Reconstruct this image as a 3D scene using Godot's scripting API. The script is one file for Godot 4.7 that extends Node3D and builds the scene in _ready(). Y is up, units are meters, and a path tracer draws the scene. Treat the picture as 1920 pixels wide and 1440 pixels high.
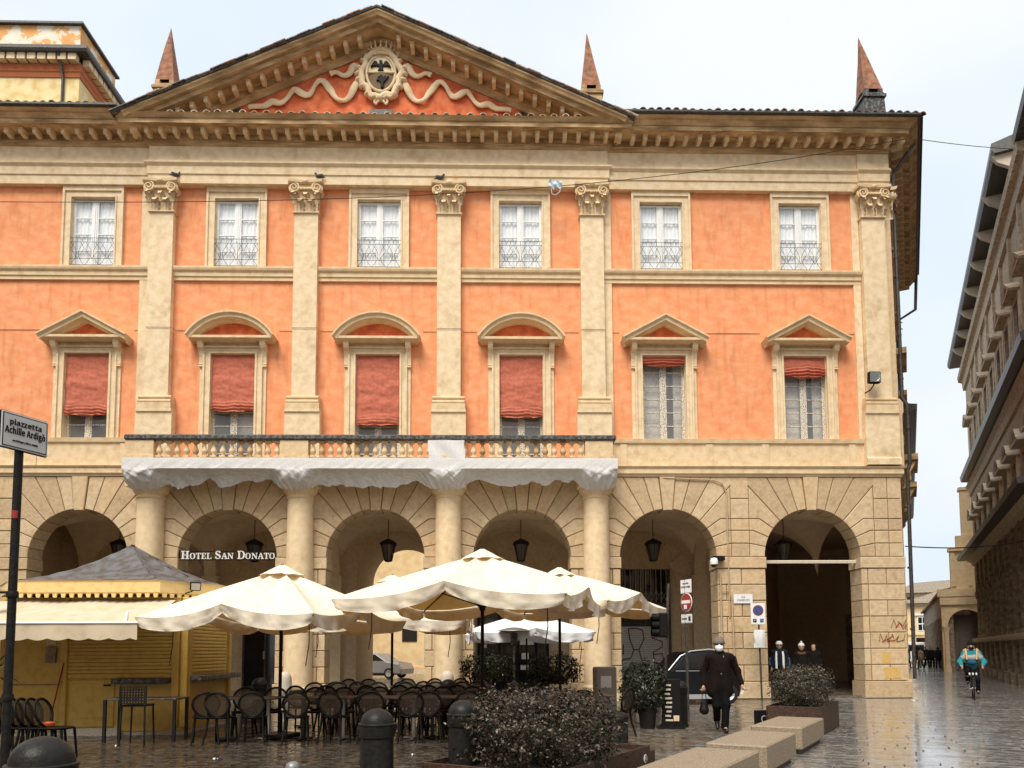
extends Node3D
# Piazza in front of a neoclassical palazzo, overcast winter day, wet stone paving.
# World: x along the facade, y up, z towards the viewer; facade plane at z = 0.

class MB:
	var v := PackedVector3Array()
	var n := PackedVector3Array()
	var c := PackedColorArray()
	var tint := Color(1, 1, 1)
	var colored := false
	func tri(a: Vector3, b: Vector3, d: Vector3) -> void:      # counter-clockwise seen from outside
		var m := (b - a).cross(d - a)
		if m.length_squared() < 1e-14:
			return
		m = m.normalized()
		v.append(a); v.append(d); v.append(b)
		n.append(m); n.append(m); n.append(m)
		if colored:
			c.append(tint); c.append(tint); c.append(tint)
	func tris(a: Vector3, b: Vector3, d: Vector3, na: Vector3, nb: Vector3, nd: Vector3) -> void:
		v.append(a); v.append(d); v.append(b)
		n.append(na); n.append(nd); n.append(nb)
		if colored:
			c.append(tint); c.append(tint); c.append(tint)
	func quad(a: Vector3, b: Vector3, d: Vector3, e: Vector3) -> void:
		tri(a, b, d); tri(a, d, e)
	func hexa(p: Array) -> void:       # p[0..3] bottom ring ccw from above, p[4..7] top ring
		quad(p[4], p[5], p[6], p[7]); quad(p[3], p[2], p[1], p[0])
		for i in 4:
			var j := (i + 1) % 4
			quad(p[i], p[j], p[j + 4], p[i + 4])
	func box(ce: Vector3, s: Vector3, b := Basis()) -> void:
		var h := s * 0.5
		var p := []
		for y in [-h.y, h.y]:
			for q in [[-h.x, h.z], [h.x, h.z], [h.x, -h.z], [-h.x, -h.z]]:
				p.append(ce + b * Vector3(q[0], y, q[1]))
		hexa(p)
	func bb(x0, x1, y0, y1, z0, z1) -> void:
		box(Vector3(x0 + x1, y0 + y1, z0 + z1) * 0.5, Vector3(x1 - x0, y1 - y0, z1 - z0))
	func cbox(ce: Vector3, s: Vector3, e: float, b := Basis()) -> void:   # box with chamfered edges
		var h := s * 0.5
		var pts := []
		for sx in [-1, 1]:
			for sy in [-1, 1]:
				for sz in [-1, 1]:
					for k in 3:
						var q := Vector3(sx * (h.x - (0.0 if k == 0 else e)), sy * (h.y - (0.0 if k == 1 else e)), sz * (h.z - (0.0 if k == 2 else e)))
						pts.append(ce + b * q)
		var at := func(sx: int, sy: int, sz: int, k: int) -> Vector3: return pts[((sx + 1) / 2 * 4 + (sy + 1) / 2 * 2 + (sz + 1) / 2) * 3 + k]
		var face := func(l: Array) -> void:
			var m: Vector3 = (l[1] - l[0]).cross(l[2] - l[0])
			var mid: Vector3 = (l[0] + l[1] + l[2]) / 3.0
			if m.dot(mid - ce) < 0:
				l.reverse()
			for i in range(1, l.size() - 1):
				tri(l[0], l[i], l[i + 1])
		for s1 in [-1, 1]:
			face.call([at.call(s1, -1, -1, 0), at.call(s1, 1, -1, 0), at.call(s1, 1, 1, 0), at.call(s1, -1, 1, 0)])
			face.call([at.call(-1, s1, -1, 1), at.call(1, s1, -1, 1), at.call(1, s1, 1, 1), at.call(-1, s1, 1, 1)])
			face.call([at.call(-1, -1, s1, 2), at.call(1, -1, s1, 2), at.call(1, 1, s1, 2), at.call(-1, 1, s1, 2)])
			for s2 in [-1, 1]:
				face.call([at.call(s1, s2, -1, 0), at.call(s1, s2, 1, 0), at.call(s1, s2, 1, 1), at.call(s1, s2, -1, 1)])
				face.call([at.call(s1, -1, s2, 0), at.call(s1, 1, s2, 0), at.call(s1, 1, s2, 2), at.call(s1, -1, s2, 2)])
				face.call([at.call(-1, s1, s2, 1), at.call(1, s1, s2, 1), at.call(1, s1, s2, 2), at.call(-1, s1, s2, 2)])
				for s3 in [-1, 1]:
					face.call([at.call(s1, s2, s3, 0), at.call(s1, s2, s3, 1), at.call(s1, s2, s3, 2)])
	# polygon (p.x*u + p.y*w) swept from o along d
	func ext(poly: PackedVector2Array, o: Vector3, u: Vector3, w: Vector3, d: Vector3, caps := true, inset := 0.0) -> void:
		var pl := poly.duplicate()
		if Geometry2D.is_polygon_clockwise(pl) != (u.cross(w).dot(d) < 0):
			pl.reverse()
		var far := pl
		var m := pl.size()
		var front := []
		var back := []
		if inset > 0.0:      # chamfer on the far face: each corner pulled towards the inside
			far = PackedVector2Array()
			var sg := 1.0 if not Geometry2D.is_polygon_clockwise(pl) else -1.0
			for i in m:
				var e1 := (pl[i] - pl[(i + m - 1) % m]).normalized()
				var e2 := (pl[(i + 1) % m] - pl[i]).normalized()
				var n1 := Vector2(-e1.y, e1.x) * sg
				var n2 := Vector2(-e2.y, e2.x) * sg
				var k := n1 + n2
				var l := k.length()
				far.append(pl[i] + (k / l * inset / maxf(0.4, l * 0.5) if l > 0.1 else Vector2.ZERO))
		for i in m:
			front.append(o + u * far[i].x + w * far[i].y + d)
			back.append(o + u * pl[i].x + w * pl[i].y)
		for i in m:
			var j := (i + 1) % m
			if inset > 0.0:
				var dn := d.normalized() * inset
				var p1: Vector3 = back[i] + d - dn
				var p2: Vector3 = back[j] + d - dn
				quad(back[i], back[j], p2, p1)
				quad(p1, p2, front[j], front[i])
			else:
				quad(back[i], back[j], front[j], front[i])
		if caps:
			var t := Geometry2D.triangulate_polygon(far)
			var nf := d.normalized()
			for i in range(0, t.size(), 3):
				var a: Vector3 = front[t[i]]
				var b: Vector3 = front[t[i + 1]]
				var e: Vector3 = front[t[i + 2]]
				if (b - a).cross(e - a).dot(nf) < 0:
					tri(a, e, b)
				else:
					tri(a, b, e)
			t = Geometry2D.triangulate_polygon(pl)
			for i in range(0, t.size(), 3):
				var a: Vector3 = back[t[i]]
				var b: Vector3 = back[t[i + 1]]
				var e: Vector3 = back[t[i + 2]]
				if (b - a).cross(e - a).dot(nf) > 0:
					tri(a, e, b)
				else:
					tri(a, b, e)
	func prism(poly: PackedVector2Array, z0: float, z1: float, inset := 0.0) -> void:
		ext(poly, Vector3(0, 0, z0), Vector3.RIGHT, Vector3.UP, Vector3(0, 0, z1 - z0), true, inset)
	func mould(x0: float, x1: float, prof: Array) -> void:    # profile of [z, y], swept along x
		var p := PackedVector2Array()
		for q in prof:
			p.append(Vector2(q[0], q[1]))
		ext(p, Vector3(x0, 0, 0), Vector3(0, 0, 1), Vector3.UP, Vector3(x1 - x0, 0, 0))
	func lathe(prof: Array, o: Vector3, seg := 20, b := Basis(), a0 := 0.0, a1 := TAU) -> void:   # prof [r, y] from bottom to top
		var m := prof.size()
		var nr := []
		for i in m:
			var p0: Array = prof[maxi(i - 1, 0)]
			var p1: Array = prof[mini(i + 1, m - 1)]
			nr.append(Vector2(p1[1] - p0[1], p0[0] - p1[0]).normalized())
		for k in seg:
			var t0 := lerpf(a0, a1, float(k) / seg)
			var t1 := lerpf(a0, a1, float(k + 1) / seg)
			var d0 := Vector3(sin(t0), 0, cos(t0))
			var d1 := Vector3(sin(t1), 0, cos(t1))
			for i in m - 1:
				var q := [prof[i], prof[i + 1]]
				var sm: bool = Vector2(q[1][0] - q[0][0], q[1][1] - q[0][1]).length() > 0.0
				if not sm:
					continue
				var fl := Vector2(q[1][1] - q[0][1], q[0][0] - q[1][0]).normalized()
				var n0: Vector2 = nr[i] if nr[i].dot(fl) > 0.75 else fl
				var n1: Vector2 = nr[i + 1] if nr[i + 1].dot(fl) > 0.75 else fl
				var a: Vector3 = o + b * (d0 * q[0][0] + Vector3.UP * q[0][1])
				var e: Vector3 = o + b * (d1 * q[0][0] + Vector3.UP * q[0][1])
				var f: Vector3 = o + b * (d1 * q[1][0] + Vector3.UP * q[1][1])
				var g: Vector3 = o + b * (d0 * q[1][0] + Vector3.UP * q[1][1])
				var na := b * (d0 * n0.x + Vector3.UP * n0.y)
				var ne := b * (d1 * n0.x + Vector3.UP * n0.y)
				var nf := b * (d1 * n1.x + Vector3.UP * n1.y)
				var ng := b * (d0 * n1.x + Vector3.UP * n1.y)
				if q[0][0] > 1e-5:
					tris(a, e, f, na, ne, nf)
				if q[1][0] > 1e-5:
					tris(a, f, g, na, nf, ng)
	func tube(pts: Array, r, seg := 8, closed := false, flat := 1.0) -> void:   # r: number or one per point; flat squashes along y of the frame
		var m := pts.size()
		var rings := []
		var nrm := []
		var side := Vector3.ZERO
		for i in m:
			var t: Vector3
			if closed:
				t = pts[(i + 1) % m] - pts[(i + m - 1) % m]
			else:
				t = pts[mini(i + 1, m - 1)] - pts[maxi(i - 1, 0)]
			t = t.normalized()
			if side == Vector3.ZERO:
				side = t.cross(Vector3.UP if absf(t.y) < 0.9 else Vector3.RIGHT).normalized()
			else:
				side = (side - t * side.dot(t)).normalized()
			var up := side.cross(t)
			var rr: float = r[i] if r is Array else r
			var ring := []
			var nn := []
			for k in seg:
				var a := TAU * k / seg
				var dir := side * cos(a) + up * sin(a) * flat
				ring.append(pts[i] + dir * rr)
				nn.append((side * cos(a) + up * sin(a) / flat).normalized())
			rings.append(ring); nrm.append(nn)
		for i in (m if closed else m - 1):
			var j := (i + 1) % m
			for k in seg:
				var l := (k + 1) % seg
				tris(rings[i][k], rings[j][k], rings[j][l], nrm[i][k], nrm[j][k], nrm[j][l])
				tris(rings[i][k], rings[j][l], rings[i][l], nrm[i][k], nrm[j][l], nrm[i][l])
		if not closed:
			for k in range(1, seg - 1):
				tri(rings[0][0], rings[0][k], rings[0][k + 1])
				tri(rings[m - 1][0], rings[m - 1][k + 1], rings[m - 1][k])
	func grid(f: Callable, nu: int, nv: int) -> void:      # smooth sheet f(u, v) -> Vector3, outside where du x dv points
		var p := []
		for i in nu + 1:
			var row := []
			for j in nv + 1:
				row.append(f.call(float(i) / nu, float(j) / nv))
			p.append(row)
		var nn := []
		for i in nu + 1:
			var row := []
			for j in nv + 1:
				var du: Vector3 = p[mini(i + 1, nu)][j] - p[maxi(i - 1, 0)][j]
				var dv: Vector3 = p[i][mini(j + 1, nv)] - p[i][maxi(j - 1, 0)]
				var m := du.cross(dv)
				row.append(m.normalized() if m.length_squared() > 1e-16 else Vector3.UP)
			nn.append(row)
		for i in nu:
			for j in nv:
				tris(p[i][j], p[i + 1][j], p[i + 1][j + 1], nn[i][j], nn[i + 1][j], nn[i + 1][j + 1])
				tris(p[i][j], p[i + 1][j + 1], p[i][j + 1], nn[i][j], nn[i + 1][j + 1], nn[i][j + 1])
	func blob(ce: Vector3, s: Vector3, b := Basis(), nu := 12, nv := 8) -> void:
		grid(func(u: float, w: float) -> Vector3:
			var a := u * TAU
			var e := (w - 0.5) * PI
			return ce + b * (Vector3(sin(a) * cos(e), sin(e), cos(a) * cos(e)) * s), nu, nv)
	func mesh() -> ArrayMesh:
		var a := []
		a.resize(Mesh.ARRAY_MAX)
		a[Mesh.ARRAY_VERTEX] = v
		a[Mesh.ARRAY_NORMAL] = n
		if colored:
			a[Mesh.ARRAY_COLOR] = c
		var m := ArrayMesh.new()
		if v.size():
			m.add_surface_from_arrays(Mesh.PRIMITIVE_TRIANGLES, a)
		return m

var M := {}          # materials
var names := {}
var rng := RandomNumberGenerator.new()

func rnd(a: float, b: float) -> float:
	return rng.randf_range(a, b)

func P2(a: Array) -> PackedVector2Array:
	var p := PackedVector2Array()
	for q in a:
		p.append(Vector2(q[0], q[1]))
	return p

func obj(called: String, mb, m: Material, parent: Node = self, at := Vector3.ZERO) -> MeshInstance3D:
	var o := MeshInstance3D.new()
	o.mesh = mb.mesh() if mb is MB else mb
	o.material_override = m
	o.name = numbered(called) if parent == self else called
	o.position = at
	parent.add_child(o, true)
	return o

func numbered(called: String) -> String:
	var k: int = names.get(called, 0)
	names[called] = k + 1
	return called if k == 0 else "%s_%03d" % [called, k]

func tag(o: Node, label: String, category := "", group := "", kind := "") -> Node:
	if label:
		o.set_meta("label", label)
	if category:
		o.set_meta("category", category)
	if group:
		o.set_meta("group", group)
	if kind:
		o.set_meta("kind", kind)
	return o

func thing(called: String, label: String, category: String, at := Vector3.ZERO, turn := 0.0, group := "") -> Node3D:
	var o := Node3D.new()
	o.name = numbered(called)
	o.position = at
	o.rotation.y = turn
	add_child(o)
	tag(o, label, category, group)
	return o

func part(called: String, parent: Node, at := Vector3.ZERO, turn := 0.0) -> Node3D:
	var o := Node3D.new()
	o.name = called
	o.position = at
	o.rotation.y = turn
	parent.add_child(o, true)
	return o

func again(o: Node3D, called: String, at: Vector3, turn := 0.0, label := "") -> Node3D:
	var r: Node3D = o.duplicate()
	r.name = numbered(called)
	add_child(r)
	r.position = at
	r.rotation.y = turn
	if label:
		r.set_meta("label", label)
	return r

# ---------------------------------------------------------------- materials
func noise(seed_: int, freq: float, oct := 5, type := FastNoiseLite.TYPE_SIMPLEX_SMOOTH) -> FastNoiseLite:
	var f := FastNoiseLite.new()
	f.seed = seed_
	f.noise_type = type
	f.frequency = freq
	f.fractal_type = FastNoiseLite.FRACTAL_FBM
	f.fractal_octaves = oct
	return f

func tex(nz: FastNoiseLite, cols: Array, offs: Array, size := 1024) -> NoiseTexture2D:
	var g := Gradient.new()
	g.offsets = PackedFloat32Array(offs)
	var pc := PackedColorArray()
	for k in cols:
		pc.append(k.linear_to_srgb() if k is Color else Color(k, k, k))
	g.colors = pc
	var t := NoiseTexture2D.new()
	t.width = size
	t.height = size
	t.seamless = true
	t.noise = nz
	t.color_ramp = g
	return t

func bump(nz: FastNoiseLite, strength := 4.0, size := 512) -> NoiseTexture2D:
	var t := NoiseTexture2D.new()
	t.width = size
	t.height = size
	t.seamless = true
	t.as_normal_map = true
	t.bump_strength = strength
	t.noise = nz
	return t

func flat(col: Color, rough := 0.7, metal := 0.0) -> StandardMaterial3D:      # col is a linear base colour
	var m := StandardMaterial3D.new()
	m.albedo_color = col.linear_to_srgb()
	m.roughness = rough
	m.metallic = metal
	return m

func tri_mat(t: Texture2D, scale: float, rough := 0.85, nt: Texture2D = null, ns := 0.5, col := Color(1, 1, 1)) -> StandardMaterial3D:
	var m := flat(col, rough)
	m.albedo_texture = t
	m.uv1_triplanar = true
	m.uv1_world_triplanar = true
	m.uv1_scale = Vector3.ONE * scale
	if nt:
		m.normal_enabled = true
		m.normal_texture = nt
		m.normal_scale = ns
	return m

func grime(m: StandardMaterial3D, t: Texture2D, scale: Vector3, off := Vector3.ZERO) -> void:
	m.detail_enabled = true
	m.detail_blend_mode = BaseMaterial3D.BLEND_MODE_MUL
	m.detail_albedo = t
	m.detail_uv_layer = BaseMaterial3D.DETAIL_UV_2
	m.uv2_triplanar = true
	m.uv2_world_triplanar = true
	m.uv2_scale = scale
	m.uv2_offset = off

func make_materials() -> void:
	var rough_n := bump(noise(3, 0.03, 5), 3.0)
	var fine_n := bump(noise(4, 0.09, 4), 2.5)
	var nz := noise(11, 0.006, 7)
	var nz2 := noise(12, 0.012, 6)
	var o0 := Color(0.80, 0.295, 0.128)
	var o1 := Color(0.82, 0.335, 0.155)
	var o2 := Color(0.84, 0.38, 0.19)
	var blotch := tex(noise(21, 0.008, 6), [Color(0.86, 0.80, 0.76), Color(0.985, 0.975, 0.97), Color(1, 1, 1)], [0.12, 0.4, 0.7])
	var stain := tex(noise(22, 0.01, 6), [Color(0.80, 0.75, 0.68), Color(0.975, 0.968, 0.955), Color(1, 1, 1)], [0.05, 0.32, 0.62])
	var soot_shade := tex(noise(23, 0.007, 7), [Color(0.42, 0.36, 0.28), Color(0.66, 0.59, 0.50), Color(0.93, 0.88, 0.81)], [0.24, 0.48, 0.72])
	M.orange = tri_mat(tex(noise(11, 0.009, 8), [o0, o1, o2], [0.18, 0.5, 0.82]), 0.3, 0.92, rough_n, 0.25)
	M.orange.uv1_scale = Vector3(0.2, 0.28, 0.2)
	grime(M.orange, blotch, Vector3(0.34, 0.07, 0.34))
	M.tymp = tri_mat(tex(nz, [Color(0.60, 0.125, 0.05), Color(0.70, 0.165, 0.06), Color(0.76, 0.22, 0.085)], [0.25, 0.5, 0.78]), 0.3, 0.92, rough_n, 0.3)
	grime(M.tymp, blotch, Vector3(0.2, 0.2, 0.2))
	var c0 := Color(0.71, 0.545, 0.34)
	var c1 := Color(0.765, 0.598, 0.385)
	var c2 := Color(0.805, 0.65, 0.44)
	var ct := tex(nz2, [c0, c1, c2], [0.2, 0.47, 0.75])
	M.cream = tri_mat(ct, 0.25, 0.9, rough_n, 0.3)
	grime(M.cream, stain, Vector3(0.13, 0.10, 0.13))
	M.cream2 = tri_mat(ct, 0.25, 0.9, rough_n, 0.3, Color(0.93, 0.90, 0.86))
	grime(M.cream2, stain, Vector3(0.2, 0.17, 0.2), Vector3(0.3, 0.6, 0.1))
	var st := tex(noise(14, 0.014, 7), [Color(0.54, 0.40, 0.245), Color(0.605, 0.46, 0.29), Color(0.65, 0.505, 0.33)], [0.12, 0.5, 0.88])
	M.stone = []
	for k in 4:
		var m := tri_mat(st, 0.3 + 0.05 * k, 0.88, rough_n, 0.5, [Color(1, 1, 1), Color(0.93, 0.91, 0.89), Color(1.0, 0.95, 0.88), Color(0.84, 0.81, 0.78)][k])
		m.uv1_offset = Vector3(0.23, 0.41, 0.7) * k
		grime(m, stain, Vector3(0.22, 0.2, 0.22), Vector3(0.31, 0.17, 0.5) * k)
		M.stone.append(m)
	M.mortar = tri_mat(st, 0.4, 0.95, null, 0, Color(0.34, 0.28, 0.22))
	M.sooty_shaded = tri_mat(ct, 0.25, 0.9, rough_n, 0.4, Color(0.86, 0.80, 0.72))  # stone stains, with some shade under the cornice put into the tone
	grime(M.sooty_shaded, soot_shade, Vector3(0.10, 0.34, 0.34))
	M.column = tri_mat(ct, 0.3, 0.85, rough_n, 0.25, Color(1, 0.98, 0.95))
	grime(M.column, stain, Vector3(0.35, 0.12, 0.35))
	M.inner = tri_mat(st, 0.33, 0.92, rough_n, 0.3)
	M.vault = tri_mat(ct, 0.2, 0.92)
	M.darkwood = tri_mat(tex(nz, [Color(0.05, 0.032, 0.022), Color(0.09, 0.058, 0.04)], [0.3, 0.7]), 0.5, 0.6)
	M.room = flat(Color(0.50, 0.45, 0.38), 0.95)
	M.white = tri_mat(tex(noise(31, 0.03, 5), [Color(0.66, 0.65, 0.62), Color(0.84, 0.84, 0.83)], [0.25, 0.5]), 0.6, 0.5)
	M.oldwhite = tri_mat(tex(noise(32, 0.02, 6), [Color(0.20, 0.13, 0.08), Color(0.60, 0.54, 0.45), Color(0.70, 0.66, 0.58)], [0.27, 0.42, 0.6]), 0.9, 0.6)
	M.glass = flat(Color(0.9, 0.95, 0.97, 0.12), 0.03)
	M.glass.transparency = BaseMaterial3D.TRANSPARENCY_ALPHA
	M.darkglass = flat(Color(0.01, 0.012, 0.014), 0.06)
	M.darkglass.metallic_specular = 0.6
	M.curtain = flat(Color(0.88, 0.90, 0.92), 0.9)
	M.curtain.backlight_enabled = true
	M.curtain.backlight = Color(0.3, 0.3, 0.3)
	var rt := tex(noise(41, 0.01, 6), [Color(0.43, 0.105, 0.058), Color(0.49, 0.132, 0.074), Color(0.53, 0.16, 0.092)], [0.15, 0.5, 0.85])
	M.blind = tri_mat(rt, 0.7, 0.8, bump(noise(42, 0.15, 3), 2.0), 0.15)
	M.oldshutter = tri_mat(tex(noise(33, 0.02, 5), [Color(0.42, 0.38, 0.32), Color(0.52, 0.485, 0.42)], [0.2, 0.6], 512), 0.7, 0.7)
	M.pedestal = tri_mat(ct, 0.25, 0.9, rough_n, 0.4, Color(0.9, 0.86, 0.8))
	grime(M.pedestal, stain, Vector3(0.5, 0.4, 0.5), Vector3(0.1, 0.35, 0.2))
	M.iron = flat(Color(0.015, 0.014, 0.014), 0.5)
	M.iron.metallic_specular = 0.3
	M.castiron = tri_mat(tex(noise(43, 0.02, 6), [Color(0.012, 0.011, 0.010), Color(0.018, 0.017, 0.016), Color(0.026, 0.024, 0.022)], [0.2, 0.55, 0.9]), 0.8, 0.42, fine_n, 0.35)
	M.castiron.metallic_specular = 0.3
	M.lead = tri_mat(tex(nz2, [Color(0.02, 0.018, 0.016), Color(0.06, 0.055, 0.05), Color(0.16, 0.15, 0.14)], [0.25, 0.5, 0.8]), 0.6, 0.45, rough_n, 0.4)
	M.gutter = tri_mat(tex(nz2, [Color(0.03, 0.027, 0.024), Color(0.08, 0.07, 0.06)], [0.3, 0.7]), 0.6, 0.4, null, 0.0)
	M.tile = []
	for k in [Color(0.30, 0.15, 0.08), Color(0.36, 0.25, 0.17), Color(0.45, 0.38, 0.30), Color(0.20, 0.13, 0.09)]:
		M.tile.append(tri_mat(tex(noise(45, 0.03, 5), [k * 0.5, k, k * 1.25], [0.25, 0.5, 0.8], 256), 0.9, 0.85))
	M.obelisk = tri_mat(tex(noise(46, 0.012, 6), [Color(0.16, 0.10, 0.06), Color(0.30, 0.125, 0.07), Color(0.36, 0.14, 0.075), Color(0.32, 0.21, 0.13)], [0.30, 0.45, 0.65, 0.8]), 0.3, 0.92, rough_n, 0.5)
	M.sheet = tri_mat(tex(noise(47, 0.02, 5), [Color(0.68, 0.68, 0.67), Color(0.76, 0.76, 0.76)], [0.2, 0.6]), 0.5, 0.75, bump(noise(48, 0.02, 4), 5.0), 0.12)
	M.sheet.backlight_enabled = true
	M.sheet.backlight = Color(0.35, 0.35, 0.35)
	M.sheet.transparency = BaseMaterial3D.TRANSPARENCY_ALPHA
	M.sheet.albedo_color.a = 0.9
	# wet paving
	var pt := tex(noise(51, 0.012, 7), [Color(0.035, 0.029, 0.023), Color(0.065, 0.054, 0.044), Color(0.12, 0.102, 0.084)], [0.26, 0.5, 0.8])
	var wet := tex(noise(52, 0.006, 6), [0.05, 0.15, 0.36], [0.34, 0.52, 0.72])
	var pn := bump(noise(53, 0.03, 5), 4.0)
	M.pave = []
	for k in 4:
		var m := tri_mat(pt, 0.45, 1.0, pn, 0.16, [Color(1, 1, 1), Color(0.72, 0.68, 0.64), Color(1, 0.88, 0.76), Color(0.86, 0.82, 0.80)][k])
		m.uv1_offset = Vector3(0.37, 0, 0.59) * k
		m.roughness_texture = wet
		m.roughness_texture_channel = BaseMaterial3D.TEXTURE_CHANNEL_RED
		m.metallic_specular = 0.6
		M.pave.append(m)
	var ft := tex(noise(54, 0.012, 7), [Color(0.09, 0.075, 0.06), Color(0.16, 0.135, 0.108), Color(0.23, 0.195, 0.16)], [0.26, 0.5, 0.8])
	M.flag = []
	for k in 3:
		var m := tri_mat(ft, 0.4, 1.0, fine_n, 0.2, [Color(1, 1, 1), Color(0.85, 0.82, 0.78), Color(1, 0.94, 0.86)][k])
		m.uv1_offset = Vector3(0.21, 0, 0.47) * k
		m.roughness_texture = wet
		m.metallic_specular = 0.6
		M.flag.append(m)
	var gt := tex(noise(71, 0.014, 7), [Color(0.17, 0.166, 0.16), Color(0.26, 0.254, 0.246), Color(0.36, 0.352, 0.34)], [0.22, 0.5, 0.82])
	var film := tex(noise(72, 0.008, 6), [0.06, 0.2, 0.4], [0.3, 0.5, 0.72])
	M.street = []
	for k in 4:
		var m := tri_mat(gt, 0.45, 1.0, pn, 0.2, [Color(1, 1, 1), Color(0.78, 0.76, 0.74), Color(1, 0.93, 0.86), Color(0.88, 0.86, 0.85)][k])
		m.uv1_offset = Vector3(0.37, 0, 0.59) * k
		m.roughness_texture = film
		m.metallic_specular = 0.65
		m.clearcoat_enabled = true
		m.clearcoat = 0.8
		m.clearcoat_roughness = 0.12
		M.street.append(m)
	M.mud = tri_mat(pt, 0.6, 0.5, null, 0.0, Color(0.45, 0.42, 0.4))
	M.granite = tri_mat(tex(noise(55, 0.05, 6), [Color(0.17, 0.125, 0.085), Color(0.29, 0.225, 0.155), Color(0.40, 0.32, 0.23)], [0.25, 0.5, 0.78]), 0.7, 0.6, fine_n, 0.4)
	grime(M.granite, stain, Vector3(0.5, 0.5, 0.5))
	M.limestone = tri_mat(tex(noise(56, 0.05, 6), [Color(0.30, 0.22, 0.15), Color(0.58, 0.50, 0.40), Color(0.74, 0.68, 0.58)], [0.3, 0.48, 0.66]), 0.9, 0.8, fine_n, 0.6)
	M.corten = tri_mat(tex(noise(57, 0.02, 6), [Color(0.022, 0.010, 0.006), Color(0.05, 0.022, 0.013), Color(0.09, 0.042, 0.024)], [0.25, 0.5, 0.8]), 0.8, 0.55)
	# kiosk, canvas
	M.yellow = tri_mat(tex(noise(58, 0.008, 6), [Color(0.54, 0.33, 0.065), Color(0.61, 0.385, 0.08), Color(0.63, 0.41, 0.095)], [0.15, 0.45, 0.8]), 0.6, 0.55)
	M.fascia = tri_mat(tex(noise(59, 0.01, 6), [Color(0.72, 0.49, 0.19), Color(0.79, 0.57, 0.24)], [0.25, 0.5]), 0.5, 0.6)
	M.tarp = tri_mat(tex(noise(60, 0.01, 6), [Color(0.07, 0.05, 0.035), Color(0.10, 0.095, 0.09), Color(0.14, 0.14, 0.15)], [0.28, 0.48, 0.7]), 0.35, 0.6, fine_n, 0.3)
	var cv := tex(noise(61, 0.009, 6), [Color(0.72, 0.61, 0.45), Color(0.83, 0.74, 0.585), Color(0.85, 0.78, 0.65)], [0.12, 0.42, 0.75])
	M.canvas = tri_mat(cv, 0.4, 0.85, bump(noise(62, 0.02, 4), 4.0), 0.35)
	M.canvas.backlight_enabled = true
	M.canvas.backlight = Color(0.52, 0.39, 0.10)
	M.awning = tri_mat(cv, 0.3, 0.85, null, 0.0, Color(0.72, 0.66, 0.58))
	M.awning.backlight_enabled = true
	M.awning.backlight = Color(0.2, 0.16, 0.1)
	M.cloth_white = flat(Color(0.82, 0.83, 0.84), 0.85)
	M.cloth_white.backlight_enabled = true
	M.cloth_white.backlight = Color(0.4, 0.4, 0.4)
	M.black = flat(Color(0.010, 0.009, 0.009), 0.55)
	M.black.metallic_specular = 0.28
	M.plastic = flat(Color(0.011, 0.010, 0.009), 0.42)
	M.plastic.metallic_specular = 0.22
	M.weave = flat(Color(0.055, 0.036, 0.023, 0.66), 0.6)
	M.weave.transparency = BaseMaterial3D.TRANSPARENCY_ALPHA
	M.shutter = flat(Color(0.58, 0.57, 0.55), 0.5)
	M.steel = flat(Color(0.42, 0.40, 0.37), 0.35, 0.7)
	M.whitepaint = flat(Color(0.80, 0.80, 0.80), 0.4)
	M.chrome = flat(Color(0.6, 0.6, 0.6), 0.15, 1.0)
	M.carblack = flat(Color(0.006, 0.006, 0.008), 0.18)
	M.carblack.metallic_specular = 0.38
	M.carwhite = flat(Color(0.78, 0.79, 0.80), 0.15)
	M.carwhite.clearcoat_enabled = true
	M.silver = flat(Color(0.45, 0.46, 0.48), 0.2, 0.4)
	M.rubber = flat(Color(0.012, 0.012, 0.012), 0.8)
	M.red = flat(Color(0.30, 0.022, 0.02), 0.5)
	M.blue = flat(Color(0.01, 0.09, 0.28), 0.4)
	M.skin = flat(Color(0.52, 0.30, 0.20), 0.6)
	M.wallback = tri_mat(tex(nz, [Color(0.70, 0.50, 0.26), Color(0.76, 0.56, 0.31), Color(0.79, 0.60, 0.35)], [0.25, 0.5, 0.75]), 0.2, 0.9)
	M.yellowwall = tri_mat(tex(nz, [Color(0.70, 0.50, 0.21), Color(0.80, 0.62, 0.30), Color(0.84, 0.69, 0.38)], [0.25, 0.5, 0.75]), 0.2, 0.9)
	M.peel = tri_mat(tex(noise(63, 0.009, 6), [Color(0.74, 0.36, 0.12), Color(0.76, 0.43, 0.17), Color(0.80, 0.68, 0.52), Color(0.84, 0.76, 0.64)], [0.3, 0.52, 0.55, 0.8]), 0.12, 0.9)
	M.brown = tri_mat(tex(noise(64, 0.012, 7), [Color(0.15, 0.11, 0.075), Color(0.26, 0.195, 0.135), Color(0.36, 0.28, 0.20)], [0.25, 0.5, 0.8]), 0.3, 0.9, rough_n, 0.4)
	M.brownlight = tri_mat(tex(noise(65, 0.012, 7), [Color(0.36, 0.28, 0.195), Color(0.50, 0.40, 0.29), Color(0.60, 0.49, 0.37)], [0.25, 0.5, 0.8]), 0.3, 0.9, rough_n, 0.4)

# ---------------------------------------------------------------- palazzo
const XC := [-9.4, -4.72, -0.04, 4.64, 9.34, 14.02]
const XP := [-7.1, -2.4, 2.28, 7.0]
const R := 1.55
const YS := 4.54
const TURN := 1.0716      # the side street leaves the facade at 118.6 degrees

func arc(cx: float, cy: float, r: float, a0: float, a1: float, k: int) -> Array:
	var l := []
	for i in k + 1:
		var a := deg_to_rad(lerpf(a0, a1, float(i) / k))
		l.append([cx + r * cos(a), cy + r * sin(a)])
	return l

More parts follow.
